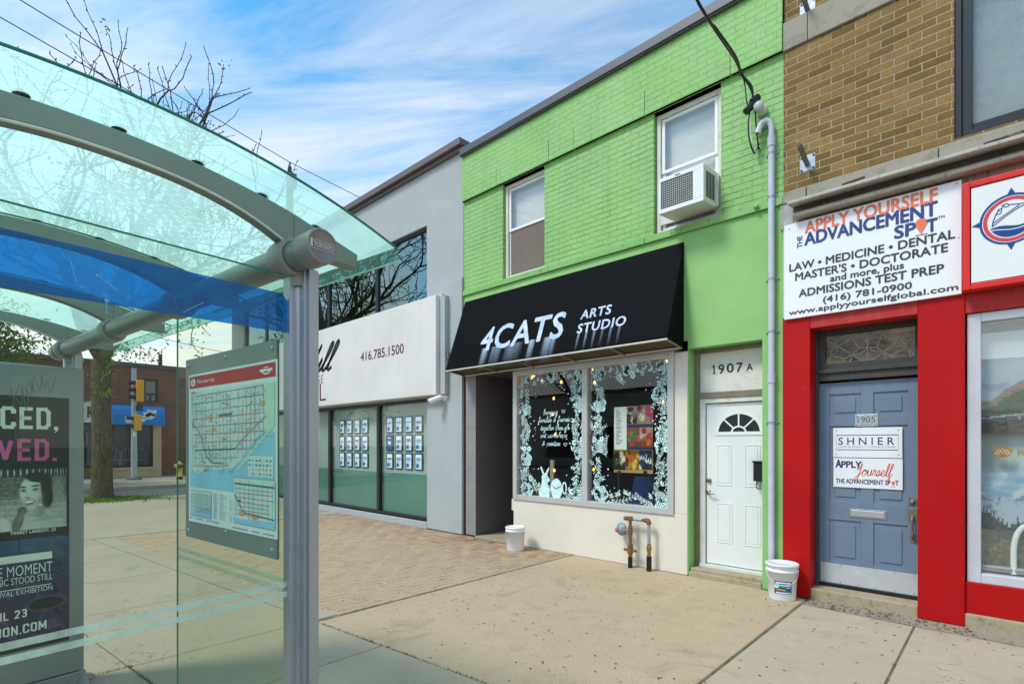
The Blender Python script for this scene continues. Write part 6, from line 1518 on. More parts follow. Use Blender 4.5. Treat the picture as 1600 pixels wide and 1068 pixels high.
printed('train_print', PPo, lft, lft + W_ * .62, zb, zt_, .002, 100, 84, trainpic, po)
w = MB()
w.text(PPo, 'A', lft + W_ * .285, lft + W_ * .325, zb + H_ * .90, H_ * .04, .004, 0, bold=.01); w.text(PPo, 'JOUR', lft + W_ * .21, lft + W_ * .40, zb + H_ * .815, H_ * .055, .004, 0, bold=.01)
link('lettering', w, [flat('poster_pale', srgb(222, 228, 230), .5), flat('poster_forest', srgb(128, 146, 92), .5, 0, .25, 12), flat('poster_rock', srgb(206, 160, 138), .5, 0, .3, 10), flat('poster_gold', srgb(176, 150, 70), .5), flat('poster_pine', srgb(50, 66, 50), .5), flat('poster_dark', srgb(66, 58, 46), .5, 0, .3, 10), flat('poster_train_blue', srgb(40, 52, 90), .4), flat('poster_train_gold', srgb(214, 160, 60), .4)], po)
zb, zt_ = zpo(70, 1000)[1], zpo(70, 610)[1]; H_ = zt_ - zb
po = poster('mountain_poster', 'travel poster of snowy mountains above dark pine trees', zb, zt_)
def alps(x, y):
    n = fnoise(x * 7, y * 7, 5, 5); n2 = fnoise(x * 30, y * 26, 9, 3); h1 = .74 + .16 * abs(fnoise(x * 3.4 + 2, .3, 1, 5)) + .06 * x
    c = lerp3((.36, .50, .62), (.60, .67, .72), sm(n, -.3, .4)); c = lerp3(c, (.20, .40, .60), sm(fnoise(x * 4, y * 10, 3), .1, .45) * .7)
    if y < h1: c = lerp3((.50, .55, .60), (.22, .27, .33), sm(n2 + n, -.1, .6))
    tl_ = .50 + .10 * (1 - sm(x, .05, .22)) + .05 * fnoise(x * 5, 2.2, 6, 3)
    tree_ = tl_ + .085 * max(0, 1 - abs((x * 34 + .8 * math.sin(x * 11)) % 1 - .5) * 3.2) * (.6 + .5 * fnoise(x * 20, 7, 1, 2))
    if y < tree_: c = lerp3((.035, .045, .040), (.075, .085, .06), sm(n2, -.2, .5))
    if y < .40 + .06 * n: c = lerp3((.10, .10, .05), (.21, .19, .10), sm(n2 + .5 * n, -.3, .5)); c = lerp3(c, (.05, .055, .03), sm(n, .12, .35) * .8)
    return tuple(min(1, v * .85 + .06) for v in c)
printed('mountain_print', PPo, lft, lft + W_ * .62, zb, zt_, .002, 96, 90, alps, po)
bg = zpo(158, 535)
dl = thing('window_decal', 'gold shield shaped logo decal between the two travel posters', 'decal', tuple(PPo.pt(bg[0], bg[1] - .1, 0)))
w = MB(); s_ = .065
w.fill(PPo, [(bg[0] - s_, bg[1] + s_ * .72), (bg[0], bg[1] + s_ * .8), (bg[0] + s_, bg[1] + s_ * .72), (bg[0] + s_ * .92, bg[1] - s_ * .45), (bg[0], bg[1] - s_ * .85), (bg[0] - s_ * .92, bg[1] - s_ * .45)], .003, 0)
w.stroke(PPo, [(bg[0] - s_ * .8, bg[1] - s_ * .35), (bg[0] - s_ * .35, bg[1] + s_ * .35), (bg[0] - .0, bg[1] - s_ * .2), (bg[0] + s_ * .35, bg[1] + s_ * .35), (bg[0] + s_ * .8, bg[1] - s_ * .35)], .008, .004, 1); w.stroke(PPo, [(bg[0] - s_ * .5, bg[1] - s_ * .45), (bg[0], bg[1] + s_ * .5), (bg[0] + s_ * .5, bg[1] - s_ * .45)], .007, .0043, 1)
a, b = zpo(214, 545); w.text(PPo, 'R', a, a + .052, b - .01, .05, .003, 0, bold=.02)
link('logo', w, [flat('gold_print', srgb(196, 150, 74), .5), MATS['poster_pale']], dl)
# bent white chair seen through the pane and a grey seat
ca_ = zpo(200, 990); chx = PPo.pt(*ca_)
wc = thing('bent_steel_chair', 'white tubular steel chair behind the right shop pane', 'chair', (chx.x + .2, 6.36, .05))
w = MB(); zt2 = zpo(225, 800)[1]
w.tube(smooth_pts([(chx.x, 6.40, .5), (chx.x, 6.40, zt2 - .2), (chx.x + .04, 6.40, zt2 - .05), (chx.x + .14, 6.40, zt2), (chx.x + .5, 6.40, zt2)], 6), .022, 10); link('tube_frame', w, white_m, wc)
w = MB(); w.box(chx.x - .22, chx.x + .5, 6.38, 6.43, .5, .56); link('seat', w, alu_grey, wc, bevel=.02)

# ================================================================== BUS SHELTER
LV = RT * -.79 + FW * .613; LV.normalize(); WV = RT * -.613 + FW * -.79; WV.normalize()
SN = RT * -.78 + FW * 1.85; SN.z = 0
def S(x, y, z=0.0): return SN + LV * x + WV * y + Vector((0, 0, z))
def PEnd(x): return Plane(S(x, 0), -WV, (0, 0, 1))
def PBack(y): return Plane(S(0, y), -LV, (0, 0, 1))
ROT = math.atan2(LV.y, LV.x)
SLEN, SWID, PZ = 2.9, 1.0, 2.295
sh = thing('bus_shelter', 'glass bus shelter with arched green roof and blue band', 'bus shelter', tuple(S(0, 0)), rotz=ROT)
def roof_z(y): return 2.515 - .21 * (y - .5) ** 2
def tubeS(w, pts, r, seg=16, mi=0): return w.tube([S(*p) for p in pts], r, seg, mi)
for (px, py, sg_) in ((0, -.045, 1), (SLEN, -.045, 1), (0, SWID + .045, -1), (SLEN, SWID + .045, -1)):
    w = MB(); tubeS(w, [(px, py, .02), (px, py, PZ - .02)], .043, 28)
    for (e0, e1, f0, f1) in ((-.02, .02, .03, .058), (-.062, -.03, -.028, .028), (-.075, -.06, -.016, .016)):
        c = [S(px + a_, py + sg_ * b_) for a_, b_ in ((e0, f0), (e1, f0), (e1, f1), (e0, f1))]
        if sg_ < 0: c = c[::-1]
        w.hexa([Vector((p.x, p.y, .02)) for p in c][::-1] + [Vector((p.x, p.y, PZ - .04)) for p in c][::-1])
    po_ = link('post', w, silver, sh)
    w = MB(); w.lathe(S(px, py, 0), [(0, 0), (.11, 0), (.11, .012), (.07, .02), (.06, .06), (.045, .065)], 24); link('base_plate', w, alu_grey, po_)
for py in (0.0, SWID):
    w = MB(); tubeS(w, [(-.13, py, PZ), (SLEN + .13, py, PZ)], .05, 28); link('purlin', w, shelter_grey, sh)
    for px in (0, .97, 1.93, SLEN):
        w = MB(); w.lathe(S(px, py, PZ), [(.052, -.045), (.064, -.045), (.066, -.03), (.066, .03), (.064, .045), (.052, .045)], 28, axis=LV); 
        if px in (0, SLEN): w.tube([S(px, py + (-.045 if py == 0 else .045), PZ - .09), S(px, py + (-.03 if py == 0 else .03), PZ)], [.056, .05], 24)
        link('collar', w, shelter_dark, sh)
    for e_, dirn in ((-.13, -1), (SLEN + .13, 1)):
        w = MB(); w.lathe(S(e_, py, PZ), [(.051, -.02), (.056, -.02), (.058, 0), (.058, .07), (.055, .076), (.05, .077), (.05, .072), (0, .072)], 36, axis=LV * dirn); ecap = link('end_cap', w, shelter_dark, sh)
        if py == 0 and dirn < 0:
            pe_ = PEnd(e_ - .0725); w = MB(); w.text(pe_, 'TORONTO', -.034, .040, PZ - .009, .016, .0022, bold=.02); w.rect(pe_, -.046, -.037, PZ - .011, PZ + .013, .002); w.stroke(pe_, [(-.049, PZ - .015), (.045, PZ - .015), (.045, PZ + .014), (-.049, PZ + .014)], .002, .0018, 0, True); link('lettering', w, flat('cap_lettering', srgb(206, 206, 202), .4, .2), ecap)
# arch beams
for px in (0, .97, 1.93, SLEN):
    w = MB(); n = 24; hw = .028
    vs = []
    for i in range(n + 1):
        y = .0 + SWID * i / n; t_ = abs(y - .5) / .5
        up = roof_z(y) - .014; lo = up - (.062 + .062 * t_ ** 3)
        vs += [S(px - hw, y, lo), S(px + hw, y, lo), S(px + hw, y, up), S(px - hw, y, up)]
    fs = []
    for i in range(n):
        for k in range(4): fs.append((4 * i + k, 4 * i + (k + 1) % 4, 4 * i + 4 + (k + 1) % 4, 4 * i + 4 + k))
    fs += [(0, 1, 2, 3)[::-1], (4 * n, 4 * n + 1, 4 * n + 2, 4 * n + 3)]
    w.add(vs, fs); 
    for y in (-.0, SWID):       # bracket tongue that carries the glass rim
        sgn = -1 if y == 0 else 1; yy0, yy1 = y, y + sgn * .262
        q = [S(px - hw, yy0, roof_z(yy0) - .13), S(px + hw, yy0, roof_z(yy0) - .13), S(px + hw, yy1, roof_z(yy1) - .068), S(px - hw, yy1, roof_z(yy1) - .068)]
        q2 = [S(px - hw, yy0, roof_z(yy0) - .014), S(px + hw, yy0, roof_z(yy0) - .014), S(px + hw, yy1, roof_z(yy1) - .014), S(px - hw, yy1, roof_z(yy1) - .014)]
        w.hexa(q + q2 if sgn > 0 else q[::-1] + q2[::-1])
    ab = link('arch_beam', w, shelter_grey, sh, bevel=.004)
    if px in (0, SLEN):
        w = MB(); w.tube([S(px - .03, SWID * i / n, roof_z(SWID * i / n) - .014 - (.062 + .062 * (abs(SWID * i / n - .5) / .5) ** 3) - .004) for i in range(n + 1)], .0045, 6); link('shiny_edge_strip', w, flat('pale_edge_strip', srgb(214, 220, 212), .5), ab)  # thin pale strip drawn in for the shiny white line along the beam
    w = MB()
    for i in range(7):
        y = -.1 + 1.2 * i / 6; w.lathe(S(px + .0, y, roof_z(y) + .0), [(.018, 0), (.016, .006), (0, .007)], 10)
    link('glass_fixing', w, black_m, sh)
# roof glass, one sheet per bay with an overhang at both ends
bays = [(-.2, .0), (.0, .97), (.97, 1.93), (1.93, SLEN), (SLEN, SLEN + .2)]
Y0R, Y1R = -.305, SWID + .305; n = 36
bays = [(-.2, .966), (.974, 1.926), (1.934, SLEN + .2)]
for (b0_, b1_) in bays:
    w = MB(); vs = []
    for i in range(n + 1):
        y = Y0R + (Y1R - Y0R) * i / n; vs += [S(b0_, y, roof_z(y)), S(b1_, y, roof_z(y))]
    w.add(vs, [(2 * i, 2 * i + 1, 2 * i + 3, 2 * i + 2) for i in range(n)], 0, True)
    rg = link('roof_glass', w, roof_glass, sh)
    w = MB()
    for (ee, sgn) in ((b0_, -1), (b1_, 1)):
        pts = [S(ee + sgn * .002, Y0R + (Y1R - Y0R) * i / n, roof_z(Y0R + (Y1R - Y0R) * i / n)) for i in range(n + 1)]; link('glass_edge', MB().tube(pts, .0042, 6), glass_edge, rg)
    for yy in (Y0R, Y1R):
        sg_ = -1 if yy < 0 else 1
        q = [S(b0_, yy, roof_z(yy)), S(b1_, yy, roof_z(yy)), S(b1_, yy + sg_ * .022, roof_z(yy) - .042), S(b0_, yy + sg_ * .022, roof_z(yy) - .042)]
        w = MB(); w.add(q, [(0, 1, 2, 3)]); link('drip_rim', w, rim_glass, rg)
        w = MB(); w.tube([q[0], q[1]], .003, 6); w.tube([q[2], q[3]], .003, 6); link('rim_edge', w, flat('bright_glass_edge', srgb(190, 240, 222), .2), rg)
# end walls of glass
def end_glass(x, band):
    pe_ = PEnd(x); w = MB(); top = [(-y, roof_z(y) - .15 if y < .12 or y > .88 else roof_z(y) - .10) for y in [SWID * i / 20 for i in range(21)]]
    w.fill(pe_, [(0, .12), (-SWID, .12)] + [(-SWID, PZ - .06)] + [(0, PZ - .06)]); eg = link('end_glass', w, shelter_glass, sh)
    w = MB(); w.tube([S(x, 0.002, .12), S(x, .002, PZ - .06)], .004, 6); w.tube([S(x, 0, PZ - .06), S(x, SWID, PZ - .06)], .003, 6); link('glass_edge', w, glass_edge, eg)
    if band:
        w = MB(); w.fill(pe_, [(0, 2.035), (0, 2.13), (-.03, 2.168), (-SWID, 2.168), (-SWID, 2.022)], .003); link('blue_band', w, blue_film, eg)
        w = MB()
        for z in (1.116, 1.150): w.rect(pe_, -SWID, 0, z, z + .019, .003)
        link('frosted_stripe', w, stripe_film, eg)
        w = MB()
        def ps(u, v): return pe_.pix(u, v)
        for (p, q, wd_) in (((150, 428), (182, 454), .003), ((107, 398), (118, 440), .002), ((165, 470), (166, 490), .003), ((285, 488), (318, 472), .002)):
            w.stroke(pe_, [ps(*p), ps(*q)], wd_, .0045)
        w.ell(pe_, *ps(166, 470), .006, .005, .0046, 0, 10); w.ell(pe_, *ps(151, 430), .004, .004, .0046, 0, 8)
        link('scratch', w, flat('pale_scratch', srgb(120, 180, 220), .6), eg)
        w = MB(); er = random.Random(9)
        for (u0, v0, n_) in ((14, 612, 9), (40, 600, 10), (20, 628, 6)):
            pts = [ps(u0 + i * 5 + er.uniform(-3, 3), v0 + (-9 if i % 2 else 9) + er.uniform(-5, 5)) for i in range(n_)]; w.stroke(pe_, [tuple(q.xy) for q in smooth_pts([(*p, 0) for p in pts], 4)], .0016, .0045)
        link('etched_scribble', w, flat('etched_glass', srgb(96, 116, 108), .7), eg)
    return eg
end_glass(0.0, True)
pb_ = PBack(0.0)
for (s0, s1) in ((.045, .985),):
    w = MB(); w.rect(pb_, -s1, -s0, .12, PZ - .055); bg_ = link('back_glass', w, shelter_glass, sh)
    w = MB(); w.tube([S(s1, 0, .12), S(s1, 0, PZ - .06)], .004, 6); link('glass_edge', w, glass_edge, bg_)
    w = MB()
    for z in (1.116, 1.150): w.rect(pb_, -s1, -s0, z, z + .019, -.003)
    link('frosted_stripe', w, stripe_film, bg_)
w = MB()
for s_ in (.3, .75):
    w.box(0, 0, 0, 0, 0, 0) if False else w.tube([S(s_, .0, .0), S(s_, .0, .125)], .02, 10)
link('glass_foot', w, alu_grey, sh)

# ------------------------------------------------------------------ transit map on the back glass
PM = PBack(.02)
Z = zp(280, 540, 3.1412)
def zm_(X, Y): return PM.pix(*Z(X, Y))
pa_, pb2 = zm_(32, 945), zm_(508, 1030)
m_r = -.055; m_l = zm_(32, 500)[0]; m_t = (zm_(40, 72)[1] + zm_(490, -40)[1]) / 2; m_b = (zm_(32, 945)[1] + zm_(500, 1040)[1]) / 2
mp_ = thing('transit_map', 'transit map poster with red header on the shelter glass', 'map', tuple(PM.pt((m_l + m_r) / 2, m_b, 0)), rotz=ROT)
w = MB(); w.pbox(PM, m_l, m_r, m_b, m_t, -.012, 0); link('backing_panel', w, flat('grey_map_panel', srgb(132, 142, 134), .4, .1, .04, 3), mp_, bevel=.002)
w = MB()
for (a, b) in ((m_l + .03, m_t - .03), (m_r - .03, m_t - .03), (m_l + .03, m_b + .03), (m_r - .03, m_b + .03), ((m_l + m_r) / 2, m_b + .06), ((m_l + m_r) / 2, m_t - .025)): w.lathe(PM.pt(a, b, 0), [(.009, 0), (.008, .003), (0, .004)], 10, axis=PM.n)
link('screw', w, galv, mp_)
p_l, p_r = zm_(50, 500)[0], zm_(484, 500)[0]; p_b = (zm_(45, 862)[1] + zm_(484, 942)[1]) / 2; p_t = (zm_(52, 142)[1] + zm_(484, 68)[1]) / 2
MW, MH = p_r - p_l, p_t - p_b
w = MB(); w.pbox(PM, p_l, p_r, p_b, p_t, 0, .002); link('map_sheet', w, flat('map_paper', srgb(226, 238, 236), .5, 0, .02, 2), mp_)
def mm(x, y): return (p_l + MW * x, p_b + MH * y)
hd0 = .905
w = MB(); w.rect(PM, p_l + MW * .015, p_r - MW * .015, p_b + MH * hd0, p_b + MH * .985, .003, 0)
w.ell(PM, *mm(.065, .944), MW * .032, MH * .026, .0036, 1, 20); w.rect(PM, p_l + MW * .058, p_l + MW * .072, p_b + MH * .93, p_b + MH * .952, .004, 0); w.ell(PM, *mm(.065, .959), MW * .008, MH * .004, .004, 0, 10)
w.text(PM, 'Plan your trip', p_l + MW * .12, p_l + MW * .34, p_b + MH * .934, MH * .024, .0036, 1, bold=.004)
ecx, ecy = mm(.90, .946)        # white transit emblem: shield with two wings
w.stroke(PM, [(ecx + MW * x, ecy + MH * y) for x, y in ((-.045, .012), (-.04, -.008), (0, -.02), (.04, -.008), (.045, .012))], .005, .0036, 1); w.stroke(PM, [(ecx + MW * x, ecy + MH * y) for x, y in ((-.06, .002), (.06, .002))], .008, .0037, 1); w.stroke(PM, [(ecx + MW * x, ecy + MH * y) for x, y in ((-.02, -.02), (-.02, .018), (.02, .018), (.02, -.02))], .004, .0038, 1, True)
link('header', w, [flat('map_red', srgb(196, 44, 44), .5), flat('map_white', srgb(240, 244, 240), .5)], mp_)
w = MB(); W_, Wt, G_, Gy, Rd, Dk, Or, Gn = range(8)
w.rect(PM, p_l + MW * .02, p_r - MW * .02, p_b + MH * .235, p_b + MH * .60, .003, Wt)
land = [(.03, .88), (.98, .88), (.98, .66), (.93, .62), (.80, .56), (.72, .50), (.64, .43), (.56, .385), (.44, .37), (.33, .36), (.26, .39), (.2, .345), (.12, .33), (.07, .35), (.03, .40)]
w.fill(PM, [mm(*p) for p in land], .0036, W_)
w.fill(PM, [mm(*p) for p in ((.90, .87), (.98, .87), (.98, .64), (.93, .60), (.90, .68))], .0039, Gn)
w.fill(PM, [mm(*p) for p in ((.60, .385), (.70, .46), (.82, .545), (.98, .64), (.98, .63), (.84, .53), (.72, .44), (.62, .37))], .0038, Gn)
lr = random.Random(3)
xx = [.06 + .043 * k for k in range(20)]; yy_ = [.85 - .052 * k for k in range(10)]
def shore(x): return .34 + max(0, x - .45) * .52 if x > .45 else .36
for k, x in enumerate(xx):
    y0 = max(shore(x) + lr.uniform(0, .03), .34); y1 = .86 - lr.choice((0, 0, .02, .06))
    if lr.random() < .9: w.stroke(PM, [mm(x, y0), mm(x + lr.uniform(-.006, .006), y1)], MW * .0032, .0042, lr.choice((Rd, Gy, Gy, Dk)))
    for _ in range(5):
        yb = lr.uniform(y0, y1); w.stroke(PM, [mm(x + lr.uniform(-.02, .02), yb), mm(x + lr.uniform(-.02, .02), yb + lr.uniform(.015, .06))], MW * .0020, .0041, lr.choice((Rd, Gy, Gy)))
for k, y in enumerate(yy_):
    xe = min(.9, .45 + (y - .34) / .52 + .0) if y < .66 else .9
    w.stroke(PM, [mm(.05 + lr.uniform(0, .06), y), mm(.45, y + .006), mm(max(.5, xe - .02), y + .014)], MW * .0042, .0043, lr.choice((Rd, Dk, Gy, Rd)))
    for _ in range(9):
        x = lr.uniform(.06, xe); w.stroke(PM, [mm(x, y - lr.uniform(.01, .04)), mm(x + lr.uniform(.02, .07), y - lr.uniform(.01, .04))], MW * .003, .0042, lr.choice((Rd, Gy, Gy)))
for _ in range(1500):
    x = lr.uniform(.05, .9); y = lr.uniform(shore(x) + .01, .86); r = lr.uniform(.0012, .0030); w.rect(PM, *[p_l + MW * (x - r), p_l + MW * (x + r * 2)], *[p_b + MH * y, p_b + MH * (y + r * .8)], .0045, lr.choice((Rd, Gy, Dk, Gy, Or)))
w.stroke(PM, [mm(.04, .67), mm(.14, .62), mm(.2, .53), mm(.24, .45), mm(.3, .41), mm(.44, .405)], MW * .006, .0047, Dk)
w.stroke(PM, [mm(.1, .485), mm(.58, .50)], MW * .007, .0048, G_); w.stroke(PM, [mm(.58, .50), mm(.7, .58), mm(.9, .69)], MW * .009, .0047, Gy)
w.stroke(PM, [mm(.30, .41), mm(.27, .52)], MW * .008, .0049, Gy); w.stroke(PM, [mm(.4, .71), mm(.55, .715)], MW * .012, .0048, Dk)
for (x, y, rx, ry) in ((.3, .7, .02, .03), (.33, .62, .02, .02), (.87, .76, .025, .02), (.07, .66, .014, .03)): w.ell(PM, *mm(x, y), MW * rx, MH * ry, .0037, Or, 12)
# legend blocks and inset maps
def inset(x0, x1, y0, y1, water):
    w.rect(PM, p_l + MW * x0, p_l + MW * x1, p_b + MH * y0, p_b + MH * y1, .0042, W_); w.stroke(PM, [mm(x0, y0), mm(x1, y0), mm(x1, y1), mm(x0, y1)], MW * .004, .0046, Gy, True)
    w.fill(PM, [mm(x0, y0), mm(x1, y0), mm(x1, y0 + (y1 - y0) * (.45 if water else .16)), mm(x0, y0 + (y1 - y0) * .10)], .0044, Wt)
    for k in range(9): x = x0 + (x1 - x0) * (k + .5) / 9; w.stroke(PM, [mm(x, y0 + (y1 - y0) * lr.uniform(.12, .3)), mm(x, y1 - (y1 - y0) * lr.uniform(.02, .2))], MW * .0035, .0048, lr.choice((Rd, Rd, Gy)) if not water else Gy)
    for k in range(8): y = y0 + (y1 - y0) * (.2 + .75 * k / 8); w.stroke(PM, [mm(x0 + .02, y), mm(x1 - lr.uniform(0, .12) * (x1 - x0), y + lr.uniform(-.004, .004))], MW * .0035, .0049, lr.choice((Rd, Gy, Rd)) if not water else Gy)
inset(.03, .30, .045, .215, True); inset(.57, .985, .05, .325, False)
w.stroke(PM, [mm(.58, .29), mm(.98, .285)], MW * .009, .005, G_); w.stroke(PM, [mm(.58, .22), mm(.68, .12), mm(.98, .105)], MW * .007, .0051, Dk); w.ell(PM, *mm(.66, .115), MW * .035, MH * .018, .0047, Or, 14); w.ell(PM, *mm(.79, .10), MW * .03, MH * .014, .0047, Or, 14); w.rect(PM, p_l + MW * .62, p_l + MW * .65, p_b + MH * .18, p_b + MH * .195, .0052, Dk)

for k in range(14):
    y = .205 - k * .0118; w.rect(PM, p_l + MW * .33, p_l + MW * (.33 + lr.choice((.03, .04, .05))), p_b + MH * y, p_b + MH * (y + .004), .0044, Rd if k == 8 else lr.choice((Gy, Dk, Gy)))
    w.rect(PM, p_l + MW * .40, p_l + MW * (.40 + lr.uniform(.03, .10)), p_b + MH * y, p_b + MH * (y + .0028), .0044, Gy); w.rect(PM, p_l + MW * .52, p_l + MW * (.52 + lr.uniform(.01, .04)), p_b + MH * y, p_b + MH * (y + .0028), .0044, Gy)
w.rect(PM, p_l + MW * .72, p_l + MW * .97, p_b + MH * .34, p_b + MH * .46, .0039, W_)
for r_ in range(4):
    for c in range(7): w.rect(PM, p_l + MW * (.73 + c * .034), p_l + MW * (.73 + c * .034 + lr.uniform(.012, .022)), p_b + MH * (.35 + r_ * .026), p_b + MH * (.36 + r_ * .026), .0044, lr.choice((Dk, Gy, Gn, Or, Dk)))
w.rect(PM, p_l + MW * .04, p_l + MW * .1, p_b + MH * .872, p_b + MH * .878, .0045, Dk)
for (x0, x1) in ((.02, .05), (.10, .2), (.24, .4)): w.rect(PM, p_l + MW * x0, p_l + MW * x1, p_b + MH * .024, p_b + MH * .030, .0044, Gy)
for (x0, x1) in ((.55, .72), (.76, .84), (.87, .98)): w.rect(PM, p_l + MW * x0, p_l + MW * x1, p_b + MH * .016, p_b + MH * .023, .0044, Gy)
link('map_print', w, [flat('map_land', srgb(206, 232, 228), .5), flat('map_water', srgb(146, 208, 230), .5), flat('map_green_line', srgb(40, 130, 100), .5), flat('map_grey', srgb(150, 164, 164), .5), flat('map_red_line', srgb(208, 116, 112), .5), flat('map_dark', srgb(112, 116, 114), .5), flat('map_orange', srgb(222, 170, 100), .5), flat('map_park', srgb(190, 226, 200), .5)], mp_)

# ------------------------------------------------------------------ advertising panel at the far end
PA0 = PEnd(2.70)
ad = thing('advertising_panel', 'tall grey framed advertising panel with dark exhibition poster', 'advertising panel', tuple(S(2.75, .55)), rotz=ROT)
def pz(u, v): return PA0.pix(u, v)
ar = pz(131.5, 800)[0]; at_ = pz(131, 576)[1]; ab_ = pz(131, 1044)[1]; al = -1.28
pr_ = pz(108, 800)[0]; ptop = (pz(107, 624)[1] + pz(0, 614)[1]) / 2; pbot = (pz(104, 1001)[1] + pz(0, 1022)[1]) / 2
w = MB(); w.pbox(PA0, al, ar, ab_, at_, -.15, 0); link('housing', w, alu_grey, ad, bevel=.008)
w = MB(); w.pbox(PA0, al + .06, ar - .02, -.0, ab_ - .012, -.13, -.02); w.pbox(PA0, al + .0, ar + .03, .0, .045, -.16, .03); link('plinth', w, alu_grey, ad, bevel=.01)
w = MB(); w.pbox(PA0, al + (ar - pr_), pr_, pbot, ptop, -.004, .0015); link('poster_sheet', w, flat('poster_black', (.010, .013, .012), .35, 0, .2, 3), ad)
PX = PA0.off(.002); w = MB(); pl_ = al + (ar - pr_)
MINT, PINK, GR1, GR2, GR3, GR4, NAVY_, MAG, PURP, WHITE_ = range(10)
Z = zp(0, 600, 4.45); z2 = zp(0, 820, 4.307)
def za_(X, Y): return PX.pix(*Z(X, Y))
def zb2_(X, Y): return PX.pix(*z2(X, Y))
# lower artwork: deep blue and purple with sweeping bands
yl, yh = pbot + .03, zb2_(300, 72)[1]
def artwork(x, y):
    n = fnoise(x * 2.2, y * 3.2, 2, 3); q = fnoise(x * 1.3 + n * .6, y * 2 - x * 1.6, 7, 4); band = math.sin((x * 2.6 + y * 5.2 + n * 1.6) * 2.3)
    c = lerp3((.030, .055, .13), (.045, .030, .085), sm(y, .95, .25)); c = lerp3(c, (.03, .12, .22), sm(y + n * .15, .72, 1.0) * .8)
    c = lerp3(c, (.26, .03, .07), sm(q, .02, .5) * (.25 + .75 * sm(x, .3, .9)) * sm(abs(y - .55), .5, .1)); c = lerp3(c, (.012, .012, .02), sm(abs(band), .25, .02) * .8); c = lerp3(c, (.16, .13, .22), sm(band, .88, 1) * .4)
    d_ = math.hypot((x - .66) / .26, (y - .36) / .055); c = lerp3(c, (.018, .020, .014), 1 - sm(d_, .85, 1.05)); c = lerp3(c, (.12, .09, .15), (1 - sm(abs(d_ - 1.15), .05, .2)) * .6)
    return c
X_0b = za_(0, 780)[0]
printed('artwork_print', PX, X_0b, pr_ - .004, yl, yh, .0006, 70, 84, artwork, ad); w.rect(PX, pl_, X_0b, yl, yh, .0005, NAVY_)
# photograph: smiling woman, black and white
gx0, gx1 = pl_, za_(462, 780)[0]; gy0, gy1 = za_(300, 1000)[1], za_(300, 585)[1]
X_0, X_1, Y_0, Y_1 = za_(0, 780)[0], za_(462, 780)[0], gy0, gy1
def woman(x, y):
    X = x * 462; Y = 1000 - y * 415                       # in the crop's own pixels
    def el(cx, cy, rx, ry, rot=0.0, soft=.25):
        dx_, dy_ = X - cx, Y - cy; c, q = math.cos(rot), math.sin(rot); u, v = (dx_ * c + dy_ * q) / rx, (-dx_ * q + dy_ * c) / ry
        return 1 - sm(math.hypot(u, v), 1 - soft, 1 + soft)
    n1 = fnoise(X * .045, Y * .06, 1); n2 = fnoise(X * .16, Y * .2, 5)
    g = .16 + .22 * sm(Y, 740, 860) + .10 * n1 + .10 * n2 * (1 - .5 * sm(Y, 760, 800))
    if Y < 640: g = .05 + .75 * sm(math.sin(X * .22) * math.sin(X * .071 + 1) + .3 * n2, .35, .6) * (1 - abs(Y - 608) / 34 if abs(Y - 608) < 34 else 0)
    g += .14 * sm(math.sin(Y * .16 + n1), .5, 1) * sm(Y, 760, 800)
    def mixg(v, m):
        nonlocal g
        g = g + (v - g) * min(1, max(0, m))
    hn = .035 * fnoise(X * .09, Y * .02, 3)
    mixg(.32 + hn * 2, .75 * el(385, 745, 48, 95, .2, .5))
    mixg(.025 + hn, el(262, 690, 96, 86, .1, .18)); mixg(.03 + hn, el(318, 765, 44, 95, -.1, .2))
    mixg(.50 + .09 * n1, el(275, 990, 165, 118, .06, .12)); mixg(.62, .6 * el(210, 985, 60, 90, .3, .5)); mixg(.28, .55 * el(330, 930, 120, 12, -.1, .6)); mixg(.34, .6 * el(250, 905, 70, 16, .1, .6))
    mixg(.30, el(262, 868, 46, 48, .3, .25)); mixg(.42, .7 * el(235, 880, 26, 34, .3, .5))
    mixg(.66, el(10, 960, 62, 52, .5, .25))
    mixg(.16, el(118, 945, 34, 70, .35, .2)); mixg(.13, el(148, 866, 36, 26, -.3, .25)); mixg(.24, .7 * el(140, 905, 16, 44, .4, .5))
    fm = el(212, 752, 82, 112, -.10, .10); sh_ = .66 - .34 * sm(X + (Y - 750) * .1, 225, 300) - .10 * sm(Y, 800, 865) + .02 * n2
    mixg(sh_, fm); mixg(.78, .55 * fm * el(196, 684, 42, 22, 0, .8)); mixg(.80, .55 * fm * el(158, 778, 20, 22, 0, .8)); mixg(.70, .45 * fm * el(252, 768, 24, 26, 0, .8))
    mixg(.03 + hn, el(248, 645, 84, 34, .10, .2)); mixg(.03, el(302, 720, 26, 74, -.12, .3))
    for (cx, cy, rx, ry, rt, v, k) in ((152, 708, 24, 6, .12, .05, .95), (238, 702, 28, 7, -.05, .05, .95), (154, 731, 19, 8, .1, .06, .9), (238, 726, 22, 8, -.05, .06, .9), (154, 742, 18, 5, 0, .36, .5), (238, 739, 22, 5, 0, .30, .5),
                                      (176, 742, 7, 34, -.2, .36, .35), (190, 752, 6, 30, -.2, .82, .5), (182, 782, 20, 8, .1, .16, .7), (150, 795, 8, 24, -.4, .40, .4), (262, 800, 8, 26, .4, .24, .5), (196, 811, 40, 17, -.12, .08, 1), (194, 809, 33, 9, -.12, .95, 1), (200, 831, 44, 6, -.12, .34, .6), (206, 858, 34, 12, -.1, .60, .4), (272, 834, 14, 6, .3, .90, .8), (300, 800, 14, 60, -.1, .06, .8)):
        mixg(v, k * el(cx, cy, rx, ry, rt, .35))
    g = max(.012, min(.98, g * 1.12)); return (g * .93, g, g * .93)
printed('portrait_print', PX, X_0, X_1, Y_0, Y_1, .0008, 120, 108, woman, ad)
w.rect(PX, gx0, X_0, gy0, gy1, .0006, GR2)
